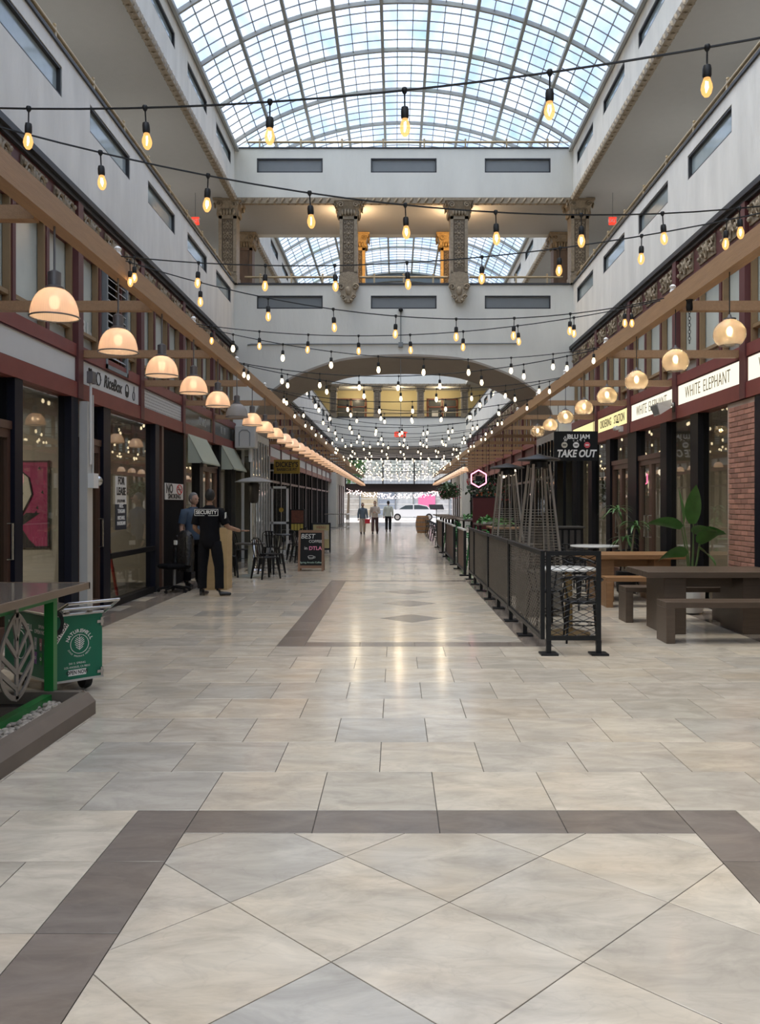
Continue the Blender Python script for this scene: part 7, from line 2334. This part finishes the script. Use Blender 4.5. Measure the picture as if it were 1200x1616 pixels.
STAND = dict(pelvis=(0, 0, 0.97), waist=(0, 0.0, 1.13), chest=(0, 0.01, 1.36), neck=(0, 0.01, 1.54), head=(0, -0.01, 1.665),
             sh_l=(-0.19, 0.01, 1.44), el_l=(-0.25, 0.03, 1.16), wr_l=(-0.26, -0.04, 0.92), sh_r=(0.19, 0.01, 1.44), el_r=(0.25, 0.03, 1.16), wr_r=(0.26, -0.04, 0.92),
             hip_l=(-0.10, 0, 0.90), kn_l=(-0.12, -0.01, 0.50), an_l=(-0.13, 0.02, 0.10), hip_r=(0.10, 0, 0.90), kn_r=(0.12, -0.01, 0.50), an_r=(0.13, 0.02, 0.10))
def pose(**kw):
    d = dict(STAND); d.update(kw); return d
# security guard: seen from behind, turned a little towards the lectern, one arm reaching out
# (local -y is his front; he is turned so that his back shows to the walkway)
g = person('security guard in black uniform seen from behind, one arm held out', (-3.17, 14.35, 0), PI - 0.22, 1.80,
           pose(sh_l=(-0.20, 0.01, 1.43), el_l=(-0.30, -0.05, 1.17), wr_l=(-0.46, -0.24, 1.10), hd_l=(-0.75, -0.6, 0.05), pal_l=(-0.1, 0.1, -1), open_l=0.15,
                sh_r=(0.20, 0.01, 1.43), el_r=(0.26, 0.05, 1.15), wr_r=(0.20, -0.16, 1.02), hd_r=(-0.3, -0.9, -0.2), pal_r=(-1, 0, 0),
                hip_l=(-0.11, 0, 0.90), kn_l=(-0.17, 0.0, 0.50), an_l=(-0.20, 0.05, 0.10), toe_l=(-0.40, -0.05, 0.05),
                hip_r=(0.10, 0, 0.90), kn_r=(0.13, 0.0, 0.50), an_r=(0.13, 0.02, 0.10), toe_r=(0.12, -0.2, 0.05), look=(0, 0, 0.35)),
           M['skin'], M['uniform'], M['uniform'], M['hairblack'], M['shoe'])
text('security_lettering', 'SECURITY', 0.085, M['text_white'], g, (0, 0.138, 1.42), (PI / 2, 0, PI), bold=0.002, extrude=0.002)
m_ = MB()
for q in ((-0.215, 0.215, 1.468, 1.476), (-0.215, 0.215, 1.364, 1.372), (-0.215, -0.207, 1.364, 1.476), (0.207, 0.215, 1.364, 1.476)): m_.box(q[0], q[1], 0.134, 0.139, q[2], q[3])
m_.build('lettering_border', M['text_white'], g)
MB().box(-0.045, 0.045, -0.004, 0.004, -0.05, 0.05).build('shoulder_patch', M['text_white'], g, (-0.31, 0.06, 1.37), rot=(0.1, 0.15, -0.85))
# second man, mostly hidden behind the guard
M['bluepolo'] = mat('slate blue shirt', (0.055, 0.085, 0.13), 0.75, var=0.2)
g = person('man in a slate blue shirt standing behind the security guard', (-3.83, 15.95, 0), 0.75, 1.76,
           pose(el_r=(0.27, -0.02, 1.17), wr_r=(0.14, -0.2, 1.12), look=(0, 0, 0.25)), M['skin2'], M['bluepolo'], M['uniform'], M['hairgrey'], M['shoe'])
MB().box(-0.04, 0.04, -0.004, 0.004, -0.045, 0.045).build('shoulder_patch', M['text_white'], g, (0.235, -0.075, 1.37), rot=(0, -0.15, 0.5))
# three walkers near the street end
WALK = pose(kn_l=(-0.10, -0.14, 0.53), an_l=(-0.10, -0.20, 0.12), kn_r=(0.10, 0.02, 0.50), an_r=(0.10, 0.24, 0.13), toe_l=(-0.1, -0.4, 0.05), toe_r=(0.1, 0.0, 0.05))
M['denim'] = mat('washed denim', (0.10, 0.14, 0.18), 0.8, var=0.3)
M['khaki'] = mat('khaki trousers', (0.42, 0.35, 0.28), 0.8, var=0.15)
M['cream'] = mat('cream top', (0.48, 0.42, 0.37), 0.8, var=0.2)
M['burgundy'] = mat('dark plum trousers', (0.06, 0.03, 0.03), 0.8)
M['sage'] = mat('sage white shirt', (0.50, 0.54, 0.50), 0.8)
g1 = person('walker in a denim jacket and khaki trousers carrying a red bag', (-1.70, 43.2, 0), 0.1, 1.60, WALK, M['skin2'], M['denim'], M['khaki'], M['hairblack'], M['shoe'], 'long', mask=M['hairblack'])
g2 = person('long haired walker in a cream top and plum trousers', (-1.08, 43.6, 0), -0.1, 1.70, pose(**{k: WALK[k] for k in ('kn_l', 'an_l', 'kn_r', 'an_r', 'toe_l', 'toe_r')}, el_r=(0.25, -0.04, 1.16), wr_r=(0.06, -0.2, 1.18)), M['skin2'], M['cream'], M['burgundy'], M['hairblack'], M['shoe'], 'long', long_hair=True, mask=M['white'])
g3 = person('walker in a sage white shirt and black trousers heading to the street', (-0.42, 46.8, 0), PI, 1.72, WALK, M['skin2'], M['sage'], M['uniform'], M['hairblack'], M['shoe'], 'long')
t = thing('shopping_bag', 'small red shopping bag held by the denim walker', 'bag', (-1.45, 43.05, 0.56))
MB().cbox(-0.13, 0.13, -0.05, 0.05, 0, 0.22, 0.01).build('body', mat('red bag', (0.55, 0.02, 0.04), 0.5), t)
MB().tube([(-0.06, 0, 0.21), (-0.05, 0, 0.27), (0.05, 0, 0.27), (0.06, 0, 0.21)], 0.008, 5).build('handle', M['white'], t)
# ================================================================== THE STREET BEYOND
G = MB().box(-30, 30, YEND + 0.25, 110, -0.15, -0.01).build('ground', M['asphalt'], None)
props(G, 'pale sunlit street beyond the arcade', 'street', kind='structure')
SB = thing('shop_building', 'grey shop building with glass fronts across the street', 'building', (0, 94, 0))
M['facade'] = mat('blue grey facade', (0.30, 0.33, 0.36), 0.7, var=0.1)
M['facade_lt'] = mat('pale facade', (0.75, 0.74, 0.70), 0.7, var=0.1)
MB().box(-16, 16, 0.3, 8, 0, 14).build('wall', M['facade_lt'], SB)
MB().box(-16, 16, -0.2, 0.3, 3.1, 4.1).build('fascia', M['facade'], SB)
M['shopbright'] = emis('lit shop interior', (0.95, 0.9, 0.82), 0.5)
M['postpink'] = mat('pink shop poster', (0.75, 0.18, 0.36), 0.5)
for k in range(8):
    x = -8 + k * 2.0
    w = MB().box(x + 0.1, x + 1.9, 0.1, 0.28, 0.3, 3.0).build('shop_window', mat('street glass %d' % k, [(0.28, 0.33, 0.38), (0.45, 0.42, 0.38), (0.5, 0.42, 0.3), (0.30, 0.34, 0.40), (0.52, 0.54, 0.55), (0.55, 0.58, 0.6), (0.5, 0.5, 0.5), (0.4, 0.4, 0.42)][k], 0.2, var=0.4, scale=2), SB)
    MB().box(x, x + 0.1, 0.0, 0.3, 0, 3.1).build('pier', M['facade'], SB)
    for j in range(3): MB().box(x + 0.1, x + 1.9, 0.05, 0.1, 0.9 + j * 0.6, 0.96 + j * 0.6).build('shelf', M['facade_lt'], w)
MB().box(2.5, 4.4, -0.1, 0.0, 0.9, 2.6).build('pink_poster', M['postpink'], SB)
for r in range(3):
    for k in range(9):
        x = -9 + k * 2.1
        MB().box(x, x + 1.3, 0.2, 0.32, 5.0 + r * 2.8, 6.8 + r * 2.8).build('upper_window', M['pane_clere'], SB)
# street tree
t = thing('street_tree', 'leafy street tree seen through the transom window', 'tree', (-4.8, 84, 0))
MB().tube([(0, 0, 0), (0.1, 0, 2.2), (0.0, 0.1, 4.5)], [0.16, 0.12, 0.08], 8).build('trunk', mat('bark', (0.12, 0.09, 0.06), 0.9), t)
g = MB(); rs = random.Random(4)
for i in range(700):
    while True:
        p = Vector((rs.uniform(-1, 1), rs.uniform(-1, 1), rs.uniform(-1, 1)))
        if p.length < 1: break
    leaf_blade(g, (p.x * 1.9, p.y * 1.6, 5.2 + p.z * 1.7), (rs.uniform(-1, 1), rs.uniform(-1, 1), rs.uniform(-1, 1)), 0.4, 0.14, 0.4, 2)
g.build('crown', M['greenery'], t)['kind'] = 'stuff'
# parked car, side on
t = thing('parked_car', 'white car parked side on at the street end', 'car', (1.75, 79.5, 0))
M['carwhite'] = mat('white car paint', (0.72, 0.74, 0.76), 0.2, var=0.02, coat=0.5)
M['carglass'] = mat('car glass', (0.06, 0.08, 0.09), 0.08, spec=0.8)
side = [(-3.6, 0.35), (-3.65, 0.75), (-3.3, 0.95), (-2.2, 1.02), (-1.2, 1.48), (0.6, 1.52), (1.6, 1.38), (2.2, 1.05), (2.9, 0.95), (3.0, 0.6), (2.9, 0.35)]
side = [(x * 0.72, z) for x, z in side]
MB().prism(side, 'y', -0.85, 0.85).build('body', M['carwhite'], t)
for q in ([(-1.5, 1.05), (-0.85, 1.42), (-0.15, 1.45), (-0.15, 1.05)], [(-0.05, 1.05), (-0.05, 1.45), (0.45, 1.45), (1.15, 1.30), (1.35, 1.05)]):
    MB().prism(q, 'y', -0.862, -0.85).build('side_window', M['carglass'], t)
for x in (-1.6, 1.35):
    w = MB().lathe([(0.12, -0.1), (0.30, -0.1), (0.33, -0.05), (0.33, 0.08), (0.2, 0.1)], 20, axis='y').build('wheel', M['black'], t, (x, -0.80, 0.33), smooth=40)
    MB().lathe([(0.0, -0.11), (0.2, -0.11), (0.2, -0.09)], 16, axis='y').build('hub_cap', M['steel'], w)
MB().box(-2.62, -2.5, -0.7, -0.5, 0.65, 0.78).build('lamp', M['lantern'], t)
# fairy lights over the street door
t = thing('fairy_lights', 'swag of tiny pink white fairy lights above the street entrance', 'string light', (CX, YEND - 0.5, 2.62))
MB().tube([(-4.3 + 8.6 * i / 24, 0, -0.42 * math.sin(PI * i / 24)) for i in range(25)], 0.012, 4).build('wire', M['cable'], t)
g = MB(); rs = random.Random(8)
for i in range(260):
    u = rs.random()
    g.sphere((-4.3 + 8.6 * u, rs.uniform(-0.1, 0.1), -0.42 * math.sin(PI * u) + rs.uniform(-0.22, 0.2)), 0.035, 5, 3)
M['fairy'] = emis('fairy light', (1.0, 0.66, 0.62), 3.0)
g.build('fairy_bulbs', M['fairy'], t)['kind'] = 'stuff'
